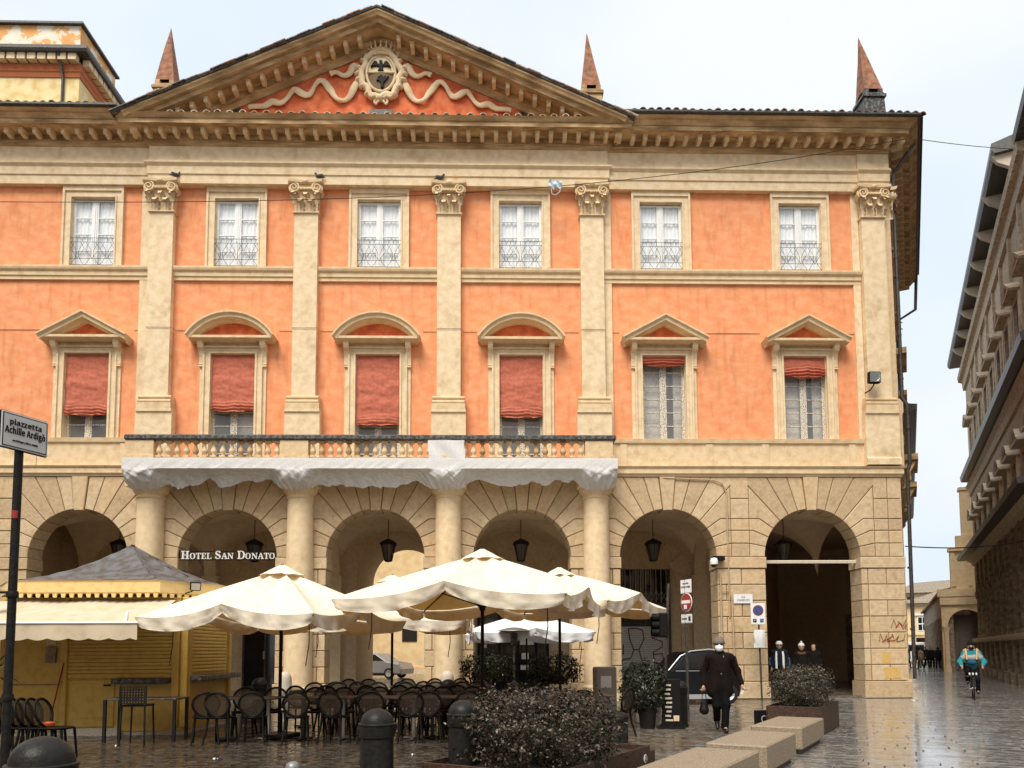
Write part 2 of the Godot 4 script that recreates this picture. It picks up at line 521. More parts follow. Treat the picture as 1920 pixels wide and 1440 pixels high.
# profile [a, b] swept along a path: a goes along the mitred normal, b along axis B
func sweep(mb: MB, prof: Array, path: Array, B: Vector3, caps := true) -> void:
	var m := path.size()
	var rings := []
	for i in m:
		var t0: Vector3 = (path[i] - path[i - 1]).normalized() if i > 0 else (path[1] - path[0]).normalized()
		var t1: Vector3 = (path[i + 1] - path[i]).normalized() if i < m - 1 else t0
		var n0 := B.cross(t0)
		var n1 := B.cross(t1)
		var a := (n0 + n1).normalized()
		a = a / maxf(0.3, a.dot(n0))
		var ring := []
		for q in prof:
			ring.append(path[i] + a * q[0] + B * q[1])
		rings.append(ring)
	var k := prof.size()
	for i in m - 1:
		for j in k:
			var l := (j + 1) % k
			mb.quad(rings[i][j], rings[i + 1][j], rings[i + 1][l], rings[i][l])
	if caps:
		var t := Geometry2D.triangulate_polygon(P2(prof))
		for e in [0, m - 1]:
			for i in range(0, t.size(), 3):
				mb.tri(rings[e][t[i]], rings[e][t[i + 1]], rings[e][t[i + 2]])

func capital_mesh() -> ArrayMesh:
	var mb := MB.new()
	mb.bb(-0.43, 0.43, 0.0, 0.05, -0.3, 0.06)
	mb.hexa([Vector3(-0.37, 0.05, 0.02), Vector3(0.37, 0.05, 0.02), Vector3(0.37, 0.05, -0.28), Vector3(-0.37, 0.05, -0.28), Vector3(-0.42, 0.93, 0.09), Vector3(0.42, 0.93, 0.09), Vector3(0.42, 0.93, -0.28), Vector3(-0.42, 0.93, -0.28)])
	var leaf := func(x: float, y: float, h: float, w: float, c: float) -> void:
		for ly in 2:
			mb.grid(func(u: float, t: float) -> Vector3:
				var lob := 1.0 + 0.22 * sin(t * 19.0)
				var ww := w * (0.75 + 0.35 * sin(t * 2.6)) * lob * (1.0 - 0.55 * t * t)
				var s := u * 2.0 - 1.0
				var z := 0.03 + 0.08 * t + c * pow(t, 3.0) + 0.03 * absf(s) * (1.0 - t) - 0.028 * cos(s * 9.0) * (1.0 - t) - ly * 0.02
				var yy := y + h * (sin(minf(t, 0.8) / 0.8 * PI * 0.5)) - (maxf(t - 0.8, 0.0) * 0.55)
				return Vector3(x + s * ww * 0.5, yy, z), 8, 9)
	for s in [-0.17, 0.17]:
		leaf.call(s, 0.05, 0.36, 0.27, 0.13)
	for s in [-0.36, 0.0, 0.36]:
		leaf.call(s, 0.30, 0.34, 0.24, 0.12)
	for s in [-1.0, 1.0]:
		leaf.call(s * 0.40, 0.40, 0.25, 0.22, 0.20)
		var sp := []
		var rr := []
		for i in 27:
			var t := i / 26.0
			var a: float = PI * 0.5 + s * t * TAU * 1.85
			var r := lerpf(0.175, 0.03, t)
			sp.append(Vector3(s * 0.37 + cos(a) * r, 0.79 + sin(a) * r, 0.15 + 0.05 * t))
			rr.append(lerpf(0.034, 0.02, t))
		mb.tube(sp, rr, 6)
		var b := Basis(Vector3.RIGHT, PI / 2)
		mb.lathe([[0.19, -0.06], [0.185, 0.0], [0.0, 0.012]], Vector3(s * 0.37, 0.79, 0.13), 16, b)
		mb.lathe([[0.17, -0.36], [0.15, -0.2], [0.19, -0.04]], Vector3(s * 0.37, 0.79, 0.13), 12, b)
	mb.bb(-0.3, 0.3, 0.74, 0.80, 0.0, 0.17)
	for i in 5:
		mb.blob(Vector3(-0.2 + 0.1 * i, 0.76, 0.17), Vector3(0.035, 0.05, 0.03), Basis(), 6, 4)
	sweep(mb, [[0.0, 0.0], [0.05, 0.03], [0.06, 0.11], [-0.3, 0.11], [-0.3, 0.0]], [Vector3(0.56, 0.94, 0.19), Vector3(0.2, 0.94, 0.13), Vector3(-0.2, 0.94, 0.13), Vector3(-0.56, 0.94, 0.19)], Vector3.UP)
	mb.blob(Vector3(0, 0.99, 0.19), Vector3(0.09, 0.075, 0.06), Basis(), 8, 6)
	return mb.mesh()

func voussoirs(parent: Node, cx: float, cap_top: float) -> void:
	var ang := [0.0, 12.0, 24.0, 36.0, 48.5, 61.0, 73.5, 84.0]
	var e := 2.045
	var ends := func(a: float) -> Array:      # where a radial joint turns level and reaches the bay's edge
		var r := deg_to_rad(a)
		if a < 45.0:
			var q := minf(2.1, e / maxf(cos(r), 0.01))
			return [[q * cos(r), q * sin(r)], [e, q * sin(r)]]
		return [[(cap_top - YS) / tan(r), cap_top - YS]]
	for s in [1.0, -1.0]:
		for i in ang.size() - 1:
			var p := arc(0, 0, R, ang[i], ang[i + 1], 3)
			var o0: Array = ends.call(ang[i])
			var o1: Array = ends.call(ang[i + 1])
			var outer := o0.duplicate()
			if o0.size() == 2 and o1.size() == 1:
				outer.append([e, cap_top - YS])
			o1 = o1.duplicate()
			o1.reverse()
			outer += o1
			outer.reverse()
			var pl := PackedVector2Array()
			for q in p + outer:
				pl.append(Vector2(s * q[0], q[1]))
			stone(parent, "voussoir", pl, Vector3(cx, YS, 0))
	var key := PackedVector2Array()
	for q in arc(0, 0, R - 0.05, 96.0, 84.0, 2):
		key.append(Vector2(q[0], q[1]))
	key.append(Vector2(cos(deg_to_rad(84.0)) * 2.57, cap_top - YS))
	key.append(Vector2(-cos(deg_to_rad(84.0)) * 2.57, cap_top - YS))
	stone(parent, "keystone", key, Vector3(cx, YS, 0.05))

func stone(parent: Node, called: String, poly: PackedVector2Array, at: Vector3, z0 := -0.8, gap := 0.011) -> void:
	var pl := poly
	var off := Geometry2D.offset_polygon(poly, -gap)
	if off.size() and off[0].size() >= 3:
		pl = off[0]
	var mb := MB.new()
	mb.prism(pl, z0, rnd(-0.006, 0.004), 0.016)
	obj(called, mb, M.stone[rng.randi() % 4], parent, at)

func rect(w: float, h: float) -> PackedVector2Array:
	return P2([[0, 0], [w, 0], [w, h], [0, h]])

func build_palazzo() -> void:
	var pz := thing("palazzo", "orange and cream palazzo with arched portico, giant pilasters and a pediment", "building")
	# --- arcade
	var wall := MB.new()
	for cx in XC:
		var p := [[cx - 2.345, 0.0], [cx - 2.345, 7.15], [cx + 2.345, 7.15], [cx + 2.345, 0.0], [cx + R + 0.035, 0.0]]
		p += arc(cx, YS, R + 0.035, 0, 180, 20)
		p += [[cx - R - 0.035, 0.0]]
		wall.prism(P2(p), -0.79, -0.04)
	wall.bb(16.365, 16.95, 0.0, 7.15, -0.79, -0.04)
	wall.bb(-17.0, -11.745, 0.0, 7.15, -0.79, -0.04)
	var aw := obj("arcade_wall", wall, M.mortar, pz)
	for cx in XC:
		voussoirs(aw, cx, 7.15)
	for i in 7:
		var x0: float = (XC[i - 1] + R) if i > 0 else -12.9
		var x1: float = (XC[i] - R) if i < 6 else 17.0
		var mid: float = (x0 + x1) * 0.5
		var central := i >= 1 and i <= 4
		stone(aw, "impost", rect(x1 - x0 + 0.06, 0.38), Vector3(x0 - 0.03, 4.16, 0.035), -0.86)
		for k in 7:
			var y := 0.55 + k * 0.5157
			var cuts := [x0, x1]
			if i == 6:
				cuts = [x0, x0 + 0.22, x0 + 0.82, x1] if k % 2 == 0 else [x0, x0 + 0.22, x1]
			elif not central:
				cuts = [x0, mid, x1] if k % 2 == 0 else [x0, x0 + 0.3, x1]
			elif k % 2 == 0:
				cuts = [x0, x0 + 0.26, x1 - 0.26, x1]
			for q in cuts.size() - 1:
				stone(aw, "stone_block", rect(cuts[q + 1] - cuts[q], 0.5157), Vector3(cuts[q], y, 0))
		stone(aw, "plinth_block", rect(x1 - x0 + 0.1, 0.55), Vector3(x0 - 0.05, 0, 0.06), -0.9)
		if not central:
			var w := 0.6 if i < 6 else x1 - 16.065
			var xs := mid - 0.3 if i < 6 else 16.065
			if i == 0:
				w = 0.9
				xs = -12.35
			for q in [[4.54, 0.437], [4.977, 0.417], [5.394, 0.38], [5.774, 0.66], [6.434, 0.716]]:
				if i == 6:
					stone(aw, "stone_block", rect(w * 0.5, q[1]), Vector3(xs, q[0], 0.0))
					stone(aw, "stone_block", rect(w * 0.5, q[1]), Vector3(xs + w * 0.5, q[0], 0.0))
				else:
					stone(aw, "stone_block", rect(w, q[1]), Vector3(xs, q[0], 0.0))
	# --- columns of the centre
	for x in XP:
		var mb := MB.new()
		mb.bb(x - 0.56, x + 0.56, 0.0, 0.22, -0.2, 0.66)
		mb.lathe([[0.53, 0.22], [0.55, 0.27], [0.53, 0.33], [0.47, 0.36], [0.49, 0.41], [0.45, 0.46], [0.435, 0.5], [0.432, 2.4], [0.40, 6.35], [0.44, 6.38], [0.44, 6.43], [0.41, 6.45], [0.42, 6.5], [0.52, 6.58], [0.54, 6.7]], Vector3(x, 0, 0.12), 28)
		mb.bb(x - 0.6, x + 0.6, 6.70, 7.16, -0.1, 0.62)
		obj("column", mb, M.column, pz)
	# --- bands between the floors
	var bd := MB.new()
	var D := Vector3(sin(PI / 2 - TURN), 0, -cos(PI / 2 - TURN))
	var far := Vector3(17.0, 0, 0) + D * 12.0
	var run := [far, Vector3(17.0, 0, 0), Vector3(-17.0, 0, 0)]
	sweep(bd, [[-0.5, 7.15], [0.03, 7.15], [0.05, 7.2], [0.10, 7.24], [0.10, 7.40], [0.14, 7.43], [0.16, 7.47], [-0.06, 7.5], [-0.5, 7.5]], run, Vector3.UP)
	for rn in [[far, Vector3(17.0, 0, 0), Vector3(7.3, 0, 0)], [Vector3(-7.3, 0, 0), Vector3(-17.0, 0, 0)]]:
		sweep(bd, [[-0.5, 7.5], [-0.06, 7.5], [-0.06, 8.24], [0.0, 8.27], [0.02, 8.40], [-0.12, 8.415], [-0.5, 8.415]], rn, Vector3.UP)
	for x in [-10.95, -8.1, 7.95, 10.75, 12.6, 15.45]:
		bd.bb(x - 0.11, x + 0.11, 7.5, 8.24, -0.1, -0.03)
	obj("band_course", bd, M.cream2, pz)
	var sc := MB.new()
	var xs2 := [-17.0] + XP + [16.36]
	for i in xs2.size() - 1:
		var a: float = xs2[i] + (0.36 if i > 0 else 0.0)
		var b: float = xs2[i + 1] - 0.36
		sc.mould(a, b, [[-0.25, 13.69], [-0.12, 13.69], [-0.12, 13.80], [-0.08, 13.82], [-0.08, 13.95], [-0.02, 14.0], [0.0, 14.06], [0.0, 14.12], [-0.15, 14.14], [-0.25, 14.14]])
	obj("string_course", sc, M.cream2, pz)
	# --- orange wall with openings
	var ow := MB.new()
	var rows := [[8.41, 13.72, 8.41, 11.22], [13.72, 16.95, 14.15, 16.5]]
	for rr in rows:
		var xl := -17.0
		for cx in XC:
			var ext := 0.95 if absf(cx) < 6.0 and rr[0] < 9.0 else 0.0
			ow.bb(xl, cx - 0.715, rr[0] - (0.95 if rr[0] < 9.0 and cx > -6.0 and cx < 9.5 else 0.0), rr[1], -0.6, -0.2)
			if rr[2] > rr[0] and ext == 0.0:
				ow.bb(cx - 0.715, cx + 0.715, rr[0], rr[2], -0.6, -0.2)
			ow.bb(cx - 0.715, cx + 0.715, rr[3], rr[1], -0.6, -0.2)
			xl = cx + 0.715
		ow.bb(xl, 16.97, rr[0], rr[1], -0.6, -0.2)
	obj("wall", ow, M.orange, pz)
	var strip: MB
	for q in [[-7.82, -7.47], [7.37, 7.66], [15.76, 16.0]]:
		strip = MB.new()
		strip.bb(q[0], q[1], 8.415, 13.69, -0.3, -0.13)
		strip.bb(q[0], q[1], 14.14, 16.88, -0.3, -0.13)
		obj("wall_strip", strip, M.cream, pz)
	strip = MB.new()
	strip.bb(16.78, 17.0, 8.415, 16.88, -0.3, -0.06)
	obj("wall_strip", strip, M.cream, pz)
	# --- pilasters
	var capm := capital_mesh()
	for x in XP + [16.4]:
		var pl := part("pilaster", pz)
		var c := 0.0 if x < 10.0 else 0.02
		var mb := MB.new()
		mb.bb(x - 0.385, x + 0.385, 9.76, 15.9, -0.3, 0.05 + c)
		obj("shaft", mb, M.cream, pl)
		mb = MB.new()
		mb.mould(x - 0.56, x + 0.56, [[-0.3, 7.52], [0.2, 7.52], [0.2, 7.72], [0.14, 7.78], [0.14, 9.18], [0.19, 9.22], [0.19, 9.30], [-0.3, 9.30]])
		obj("pedestal", mb, M.cream, pl)
		mb = MB.new()
		mb.mould(x - 0.54, x + 0.54, [[-0.3, 9.30], [0.19, 9.30], [0.19, 9.5], [-0.3, 9.5]])
		mb.mould(x - 0.52, x + 0.52, [[-0.3, 9.5], [0.16, 9.5], [0.19, 9.53], [0.19, 9.58], [0.15, 9.61], [0.11, 9.62], [0.11, 9.66], [0.15, 9.68], [0.15, 9.72], [0.09, 9.76], [-0.3, 9.76]])
		obj("base", mb, M.cream2, pl)
		obj("capital", capm, M.cream2, pl, Vector3(x, 15.9, 0.05 + c))
	# --- windows
	for i in 6:
		upper_window(pz, XC[i], i)
		lower_window(pz, XC[i], i)
	build_top(pz, D)
	build_balcony(pz)
	build_side(pz, D)
	build_portico(pz)

func upper_window(pz: Node, cx: float, idx: int) -> void:
	var w := part("upper_window", pz, Vector3(cx, 0, 0))
	var mb := MB.new()
	for s in [-1.0, 1.0]:
		for q in [[0.715, 0.76, -0.10], [0.76, 0.92, -0.13], [0.92, 0.99, -0.08]]:
			mb.bb(minf(s * q[0], s * q[1]), maxf(s * q[0], s * q[1]), 14.14, 16.5 + (q[0] - 0.715), -0.22, q[2])
		mb.bb(minf(s * 0.7, s * 0.716), maxf(s * 0.7, s * 0.716), 14.14, 16.485, -0.6, -0.19)
	mb.bb(-0.716, 0.716, 16.485, 16.501, -0.6, -0.19)
	for q in [[0.0, 0.045, -0.10], [0.045, 0.205, -0.13], [0.205, 0.37, -0.08]]:
		mb.bb(-0.715 - q[1] if q[0] < 0.2 else -0.99, 0.715 + q[1] if q[0] < 0.2 else 0.99, 16.5 + q[0], 16.5 + q[1], -0.22, q[2] + 0.001)
	obj("surround", mb, M.cream, w)
	window_leaves(w, 14.15, 16.46, 4, M.white, -0.29, 0.045, 0.04)
	mb = MB.new()
	mb.grid(func(u: float, v: float) -> Vector3: return Vector3(lerpf(-0.69, 0.69, u), lerpf(14.16, 16.45, v), -0.36 + 0.016 * sin(u * 68.0 + sin(v * 5.0 + idx)) + 0.01 * sin(u * 29.0 + idx * 2.0)), 90, 4)
	obj("curtain", mb, M.curtain, w)
	mb = MB.new()
	mb.bb(-0.9, 0.9, 14.0, 16.7, -2.2, -2.1)
	mb.bb(-0.8, 0.8, 16.6, 16.7, -2.1, -0.6)
	mb.bb(-0.8, 0.8, 14.0, 14.1, -2.1, -0.6)
	mb.bb(-0.9, -0.8, 14.0, 16.7, -2.1, -0.6)
	mb.bb(0.8, 0.9, 14.0, 16.7, -2.1, -0.6)
	obj("room", mb, M.room, w)
	mb = MB.new()
	var z := -0.16
	for y in [14.21, 14.42, 14.98, 15.12]:
		mb.tube([Vector3(-0.73, y, z), Vector3(0.73, y, z)], 0.008, 4)
	for k in 9:
		mb.tube([Vector3(-0.64 + k * 0.16, 14.98, z), Vector3(-0.64 + k * 0.16, 15.12, z)], 0.005, 4)
	for k in 3:
		var x := -0.48 + k * 0.48
		for s in [-1.0, 1.0]:
			var a := []
			for t in 9:
				var f := t / 8.0
				a.append(Vector3(x + s * (0.22 - 0.19 * sin(f * PI)), 14.21 + f * 0.77, z))
			mb.tube(a, 0.006, 4)
			mb.tube([Vector3(x, 14.42, z), Vector3(x + s * 0.22, 14.75, z), Vector3(x + s * 0.1, 14.98, z)], 0.006, 4)
	obj("railing", mb, M.iron, w)

func window_leaves(w: Node, y0: float, y1: float, rows: int, m: Material, z: float, fr: float, bar: float) -> void:
	var mb := MB.new()
	mb.bb(-0.715, -0.715 + fr, y0, y1, z - 0.04, z + 0.03)
	mb.bb(0.715 - fr, 0.715, y0, y1, z - 0.04, z + 0.03)
	mb.bb(-0.715 + fr, 0.715 - fr, y1 - fr, y1, z - 0.04, z + 0.029)
	mb.bb(-0.715 + fr, 0.715 - fr, y0, y0 + fr, z - 0.04, z + 0.029)
	mb.bb(-0.065, 0.065, y0 + fr, y1 - fr, z - 0.04, z + 0.035)
	mb.bb(-0.012, 0.012, y0 + fr, y1 - fr, z + 0.036, z + 0.05)
	var h := (y1 - y0 - 2.0 * fr) / rows
	for s in [-1.0, 1.0]:
		var a: float = 0.065 if s > 0 else -0.715 + fr
		var b: float = 0.715 - fr if s > 0 else -0.065
		mb.bb(a, a + 0.045, y0 + fr, y1 - fr, z - 0.03, z + 0.02)
		mb.bb(b - 0.045, b, y0 + fr, y1 - fr, z - 0.03, z + 0.02)
		for k in rows - 1:
			var y := y0 + fr + h * (k + 1)
			mb.bb(a + 0.045, b - 0.045, y - bar * 0.4, y + bar * 0.4, z - 0.03, z + 0.018)
	obj("casement", mb, m, w)
	for s in [-1.0, 1.0]:
		var a: float = 0.11 if s > 0 else -0.715 + fr + 0.045
		var b: float = 0.715 - fr - 0.045 if s > 0 else -0.11
		for k in rows:
			var y := y0 + fr + h * k
			var g := MB.new()
			g.quad(Vector3(a, y, z), Vector3(b, y, z), Vector3(b, y + h, z), Vector3(a, y + h, z))
			obj("pane", g, M.glass, w)

func lower_window(pz: Node, cx: float, idx: int) -> void:
	var w := part("window", pz, Vector3(cx, 0, 0))
	var yb := 7.46 if idx in [1, 2, 3] else 8.416
	var mb := MB.new()
	for s in [-1.0, 1.0]:
		for q in [[0.715, 0.78, -0.07], [0.78, 0.90, -0.11], [0.90, 0.96, -0.06], [0.96, 1.07, -0.14]]:
			mb.bb(minf(s * q[0], s * q[1]), maxf(s * q[0], s * q[1]), yb, 11.22 + (q[0] - 0.715), -0.22, q[2])
		mb.bb(minf(s * 0.7, s * 0.716), maxf(s * 0.7, s * 0.716), yb, 11.205, -0.6, -0.19)
	for q in [[0.0, 0.065, -0.07], [0.065, 0.185, -0.11], [0.185, 0.245, -0.06]]:
		mb.bb(-0.715 - q[1], 0.715 + q[1], 11.22 + q[0], 11.22 + q[1], -0.22, q[2] + 0.001)
	mb.bb(-0.716, 0.716, 11.205, 11.221, -0.6, -0.19)
	mb.bb(-0.90, 0.90, 11.465, 11.60, -0.22, -0.12)
	obj("surround", mb, M.cream, w)
	for s in [-1.0, 1.0]:
		mb = MB.new()
		mb.ext(P2([[-0.2, 10.78], [-0.07, 10.78], [-0.07, 10.82], [-0.09, 10.83], [-0.07, 10.85], [-0.07, 10.88], [-0.10, 10.90], [-0.09, 11.1], [-0.02, 11.3], [0.08, 11.36], [0.14, 11.46], [0.15, 11.57], [-0.2, 11.57]]), Vector3(s * 1.0 - 0.085, 0, 0), Vector3(0, 0, 1), Vector3.UP, Vector3(0.17, 0, 0))
		obj("console", mb, M.cream, w)
	mb = MB.new()
	var hp := [[-0.22, 11.57], [0.16, 11.57], [0.18, 11.60], [0.27, 11.61], [0.27, 11.69], [-0.22, 11.70]]
	mb.mould(-1.33, 1.33, hp)
	var prof := [[0.0, 0.36], [-0.05, 0.36], [-0.08, 0.31], [-0.11, 0.29], [-0.18, 0.28], [-0.19, 0.10], [-0.24, 0.04], [-0.24, -0.22], [0.0, -0.22]]
	var pts := []
	if idx in [1, 2, 3]:
		for k in 17:
			var a := lerpf(-57.4, 57.4, k / 16.0)
			pts.append(Vector3(-sin(deg_to_rad(a)) * 1.685, 10.785 + cos(deg_to_rad(a)) * 1.685, 0))
	else:
		pts = [Vector3(1.42, 11.70, 0), Vector3(0, 12.47, 0), Vector3(-1.42, 11.70, 0)]
	pts.reverse()
	sweep(mb, prof, pts, Vector3(0, 0, 1))
	obj("hood", mb, M.cream2, w)
	mb = MB.new()
	var tp := PackedVector2Array()
	for p in pts:
		tp.append(Vector2(p.x * 0.82, 11.70 + maxf(p.y - 11.70, 0.0) * 0.82 - 0.01))
	mb.prism(tp, -0.22, -0.1)
	obj("tympanum", mb, M.tymp, w)
	window_leaves(w, yb, 11.22, 6 if yb > 8.0 else 8, M.oldwhite, -0.36, 0.05, 0.035)
	mb = MB.new()
	mb.bb(-0.9, 0.9, 7.3, 11.4, -2.2, -2.1)
	mb.bb(-0.9, -0.8, 7.3, 11.4, -2.1, -0.6)
	mb.bb(0.8, 0.9, 7.3, 11.4, -2.1, -0.6)
	mb.bb(-0.8, 0.8, 11.3, 11.4, -2.1, -0.6)
	mb.bb(-0.8, 0.8, 7.3, 7.4, -2.1, -0.6)
	obj("room", mb, M.room, w)
	# inner shutters stand behind some of the leaves
	for s in {0: [], 1: [1.0], 2: [], 3: [], 4: [-1.0, 1.0], 5: [-1.0, 1.0]}[idx]:
		mb = MB.new()
		var narrow: bool = (idx == 4 and s > 0) or (idx == 5 and s > 0)
		var x0: float = (0.38 if narrow else 0.07) * s
		var x1: float = 0.68 * s
		mb.bb(minf(x0, x1), maxf(x0, x1), 8.45, 11.15, -0.58, -0.55)
		for k in 5:
			var y := 8.55 + k * 0.53
			mb.bb(minf(x0, x1) + 0.06, maxf(x0, x1) - 0.06, y, y + 0.42, -0.55, -0.535)
		obj("shutter", mb, M.oldshutter, w)

func build_top(pz: Node, D: Vector3) -> void:
	var corner := Vector3(17.0, 0, 0)
	var run := [corner + D * 12.0, corner, Vector3(7.55, 0, 0), Vector3(7.55, 0, 0.1), Vector3(-7.55, 0, 0.1), Vector3(-7.55, 0, 0), Vector3(-17.0, 0, 0)]
	var mb := MB.new()
	sweep(mb, [[-0.5, 16.87], [0.0, 16.87], [0.0, 17.16], [0.04, 17.18], [0.04, 17.44], [0.08, 17.48], [0.12, 17.52], [0.12, 17.58], [0.0, 17.6], [0.0, 18.14], [-0.5, 18.14]], run, Vector3.UP)
	# the entablature breaks forward over the corner pilaster
	sweep(mb, [[0.0, 16.88], [0.07, 16.88], [0.07, 17.16], [0.11, 17.18], [0.11, 17.44], [0.19, 17.52], [0.19, 17.58], [0.07, 17.6], [0.07, 18.139], [0.0, 18.139]], [Vector3(17.02, 0, 0), Vector3(15.96, 0, 0)], Vector3.UP)
	var en := obj("entablature", mb, M.cream, pz)
	mb = MB.new()
	sweep(mb, [[-0.5, 18.14], [0.02, 18.14], [0.07, 18.18], [0.09, 18.24], [0.13, 18.25], [0.13, 18.46], [0.70, 18.46], [0.70, 18.595], [0.74, 18.61], [0.80, 18.68], [0.84, 18.72], [-0.5, 18.74]], run, Vector3.UP)
	for rn in [[corner + D * 12.0, corner, Vector3(8.1, 0, 0)], [Vector3(-8.1, 0, 0), Vector3(-17.0, 0, 0)]]:
		sweep(mb, [[-0.5, 18.722], [0.82, 18.722], [0.84, 18.73], [0.90, 18.75], [0.95, 18.79], [0.96, 18.82], [-0.5, 18.83]], rn, Vector3.UP)
	var co := obj("cornice", mb, M.sooty_shaded, pz)
	for rn in [[corner + D * 12.0, corner, Vector3(8.0, 0, 0)], [Vector3(-8.2, 0, 0), Vector3(-17.0, 0, 0)]]:
		mb = MB.new()
		sweep(mb, [[0.86, 18.825], [1.02, 18.825], [1.06, 18.85], [1.06, 18.91], [1.01, 18.91], [1.0, 18.87], [0.86, 18.87]], rn, Vector3.UP)
		obj("gutter", mb, M.gutter, pz)
	# modillions
	var mod := MB.new()
	mod.ext(P2([[0.12, 18.29], [0.26, 18.27], [0.36, 18.30], [0.44, 18.275], [0.49, 18.30], [0.50, 18.46], [0.12, 18.46]]), Vector3(-0.06, 0, 0), Vector3(0, 0, 1), Vector3.UP, Vector3(0.12, 0, 0))
	mod.bb(-0.078, 0.078, 18.43, 18.461, 0.12, 0.52)
	var mm := mod.mesh()
	var x := -8.35
	while x < 8.4:
		obj("modillion", mm, M.cream2, co, Vector3(x, 0, 0.1 if absf(x) < 8.1 else 0.0))
		x += 0.4513
	x = 8.75
	while x < 17.4:
		obj("modillion", mm, M.cream2, co, Vector3(x, 0, 0))
		x += 0.4513
	x = -8.8
	while x > -13.5:
		obj("modillion", mm, M.cream2, co, Vector3(x, 0, 0))
		x -= 0.4513
	x = 0.1
	while x < 11.8:
		var o := obj("modillion", mm, M.cream2, co, corner + D * x)
		o.rotation.y = TURN
		x += 0.4513
	# pediment
	var pd := part("pediment", pz)
	mb = MB.new()
	var top := [Vector3(-8.08, 18.71, 0), Vector3(0, 22.31, 0), Vector3(8.08, 18.71, 0)]
	sweep(mb, [[0.0, 1.0], [-0.05, 1.0], [-0.09, 0.95], [-0.15, 0.92], [-0.16, 0.80], [-0.29, 0.78], [-0.30, 0.22], [-0.46, 0.20], [-0.48, 0.12], [-0.52, 0.09], [-0.57, 0.05], [-0.60, 0.05], [-0.60, -0.3], [0.0, -0.3]], top, Vector3(0, 0, 1))
	obj("raking_cornice", mb, M.sooty_shaded, pd)
	mb = MB.new()
	mb.prism(P2([[-7.0, 18.71], [7.0, 18.71], [0, 21.85]]), -0.3, -0.02)
	obj("tympanum_wall", mb, M.tymp, pd)
	mb = MB.new()
	for s in [-1.0, 1.0]:
		mb.bb(s * 4.95 - 0.32, s * 4.95 + 0.32, 19.0, 19.55, -0.05, -0.005)
	mb.bb(-0.36, 0.40, 19.1, 19.5, -0.05, 0.1)
	obj("vent", mb, M.gutter, pd)
	var up := Vector2(8.08, 3.6).normalized()
	for s in [-1.0, 1.0]:
		var k := 0.3
		while k < 8.6:
			var px: float = -8.08 + up.x * k
			var py: float = 18.71 + up.y * k
			var b := Basis(Vector3(0, 0, 1), atan2(up.y, up.x))
			var o := obj("modillion", mm, M.cream2, pd)
			# same bracket, hung along the slope
			o.transform = Transform3D(Basis(), Vector3(s * px, py - 18.46 - 0.325, 0.10))
			k += 0.49
	var roof := part("roof", pz)
	mb = MB.new()
	sweep(mb, [[0.0, 1.04], [0.05, 1.05], [0.05, -9.0], [0.0, -9.0]], [Vector3(-8.3, 18.62, 0), Vector3(0, 22.32, 0), Vector3(8.3, 18.62, 0)], Vector3(0, 0, 1))
	# wing roofs fall to the front and to the street
	for q in [[-17.0, -8.0], [8.0, 17.2]]:
		mb.quad(Vector3(q[0], 18.85, 1.0), Vector3(q[1], 18.85, 1.0), Vector3(q[1], 21.6, -5.4), Vector3(q[0], 21.6, -5.4))
	var cc := corner + Vector3(0.75, 18.85, 0.95)
	mb.tri(Vector3(17.2, 18.85, 1.0), cc, Vector3(17.2, 21.6, -5.4))
	mb.quad(cc, cc + D * 12.0, Vector3(17.2, 21.6, -5.4) + D * 8.0, Vector3(17.2, 21.6, -5.4))
	obj("roof_slope", mb, M.lead, roof)
	# curved clay tiles along the eaves and the raking edges
	var tl := MB.new()
	tl.grid(func(u: float, v: float) -> Vector3:
		var a := u * PI
		var r := 0.10 + 0.015 * v
		return Vector3(-cos(a) * r, sin(a) * r * 0.85, 0.0) + Vector3(0, -0.012 * v, -0.45 * (1.0 - v)), 6, 1)
	tl.grid(func(u: float, v: float) -> Vector3:
		var a := u * PI
		return Vector3(-cos(a), sin(a) * 0.85, 0.0) * lerpf(0.115, 0.085, v) + Vector3(0, -0.012, 0.0), 6, 1)
	var tm := tl.mesh()
	x = -6.6
	while x < 6.7:
		obj("roof_tile", tm, M.tile[2 if rng.randf() < 0.6 else 1], roof, Vector3(x + rnd(-0.02, 0.02), 18.77 + rnd(0, 0.02), 0.86 + rnd(-0.03, 0.03)))
		x += 0.385
	for q in [[8.3, 18.0], [-13.2, -8.3]]:
		x = q[0]
		while x < q[1]:
			var o := obj("roof_tile", tm, M.tile[rng.randi() % 4], roof, Vector3(x, 18.90 + rnd(-0.01, 0.03), 1.0 + rnd(-0.04, 0.04)))
			o.rotation = Vector3(0.36, rnd(-0.1, 0.1), rnd(-0.08, 0.08))
			x += 0.27
	var slab := MB.new()
	slab.cbox(Vector3.ZERO, Vector3(0.44, 0.05, 0.5), 0.012)
	var sm := slab.mesh()
	for s in [-1.0, 1.0]:
		var k := 0.1
		while k < 8.9:
			var o := obj("roof_tile", sm, M.tile[rng.randi() % 4] if rng.randf() < 0.55 else M.lead, roof)
			o.position = Vector3(s * (-8.3 + up.x * k), 18.68 + up.y * k + rnd(0.0, 0.025), 0.84 + rnd(-0.02, 0.03))
			o.rotation.z = s * (atan2(up.y, up.x) + rnd(-0.02, 0.02))
			k += 0.43
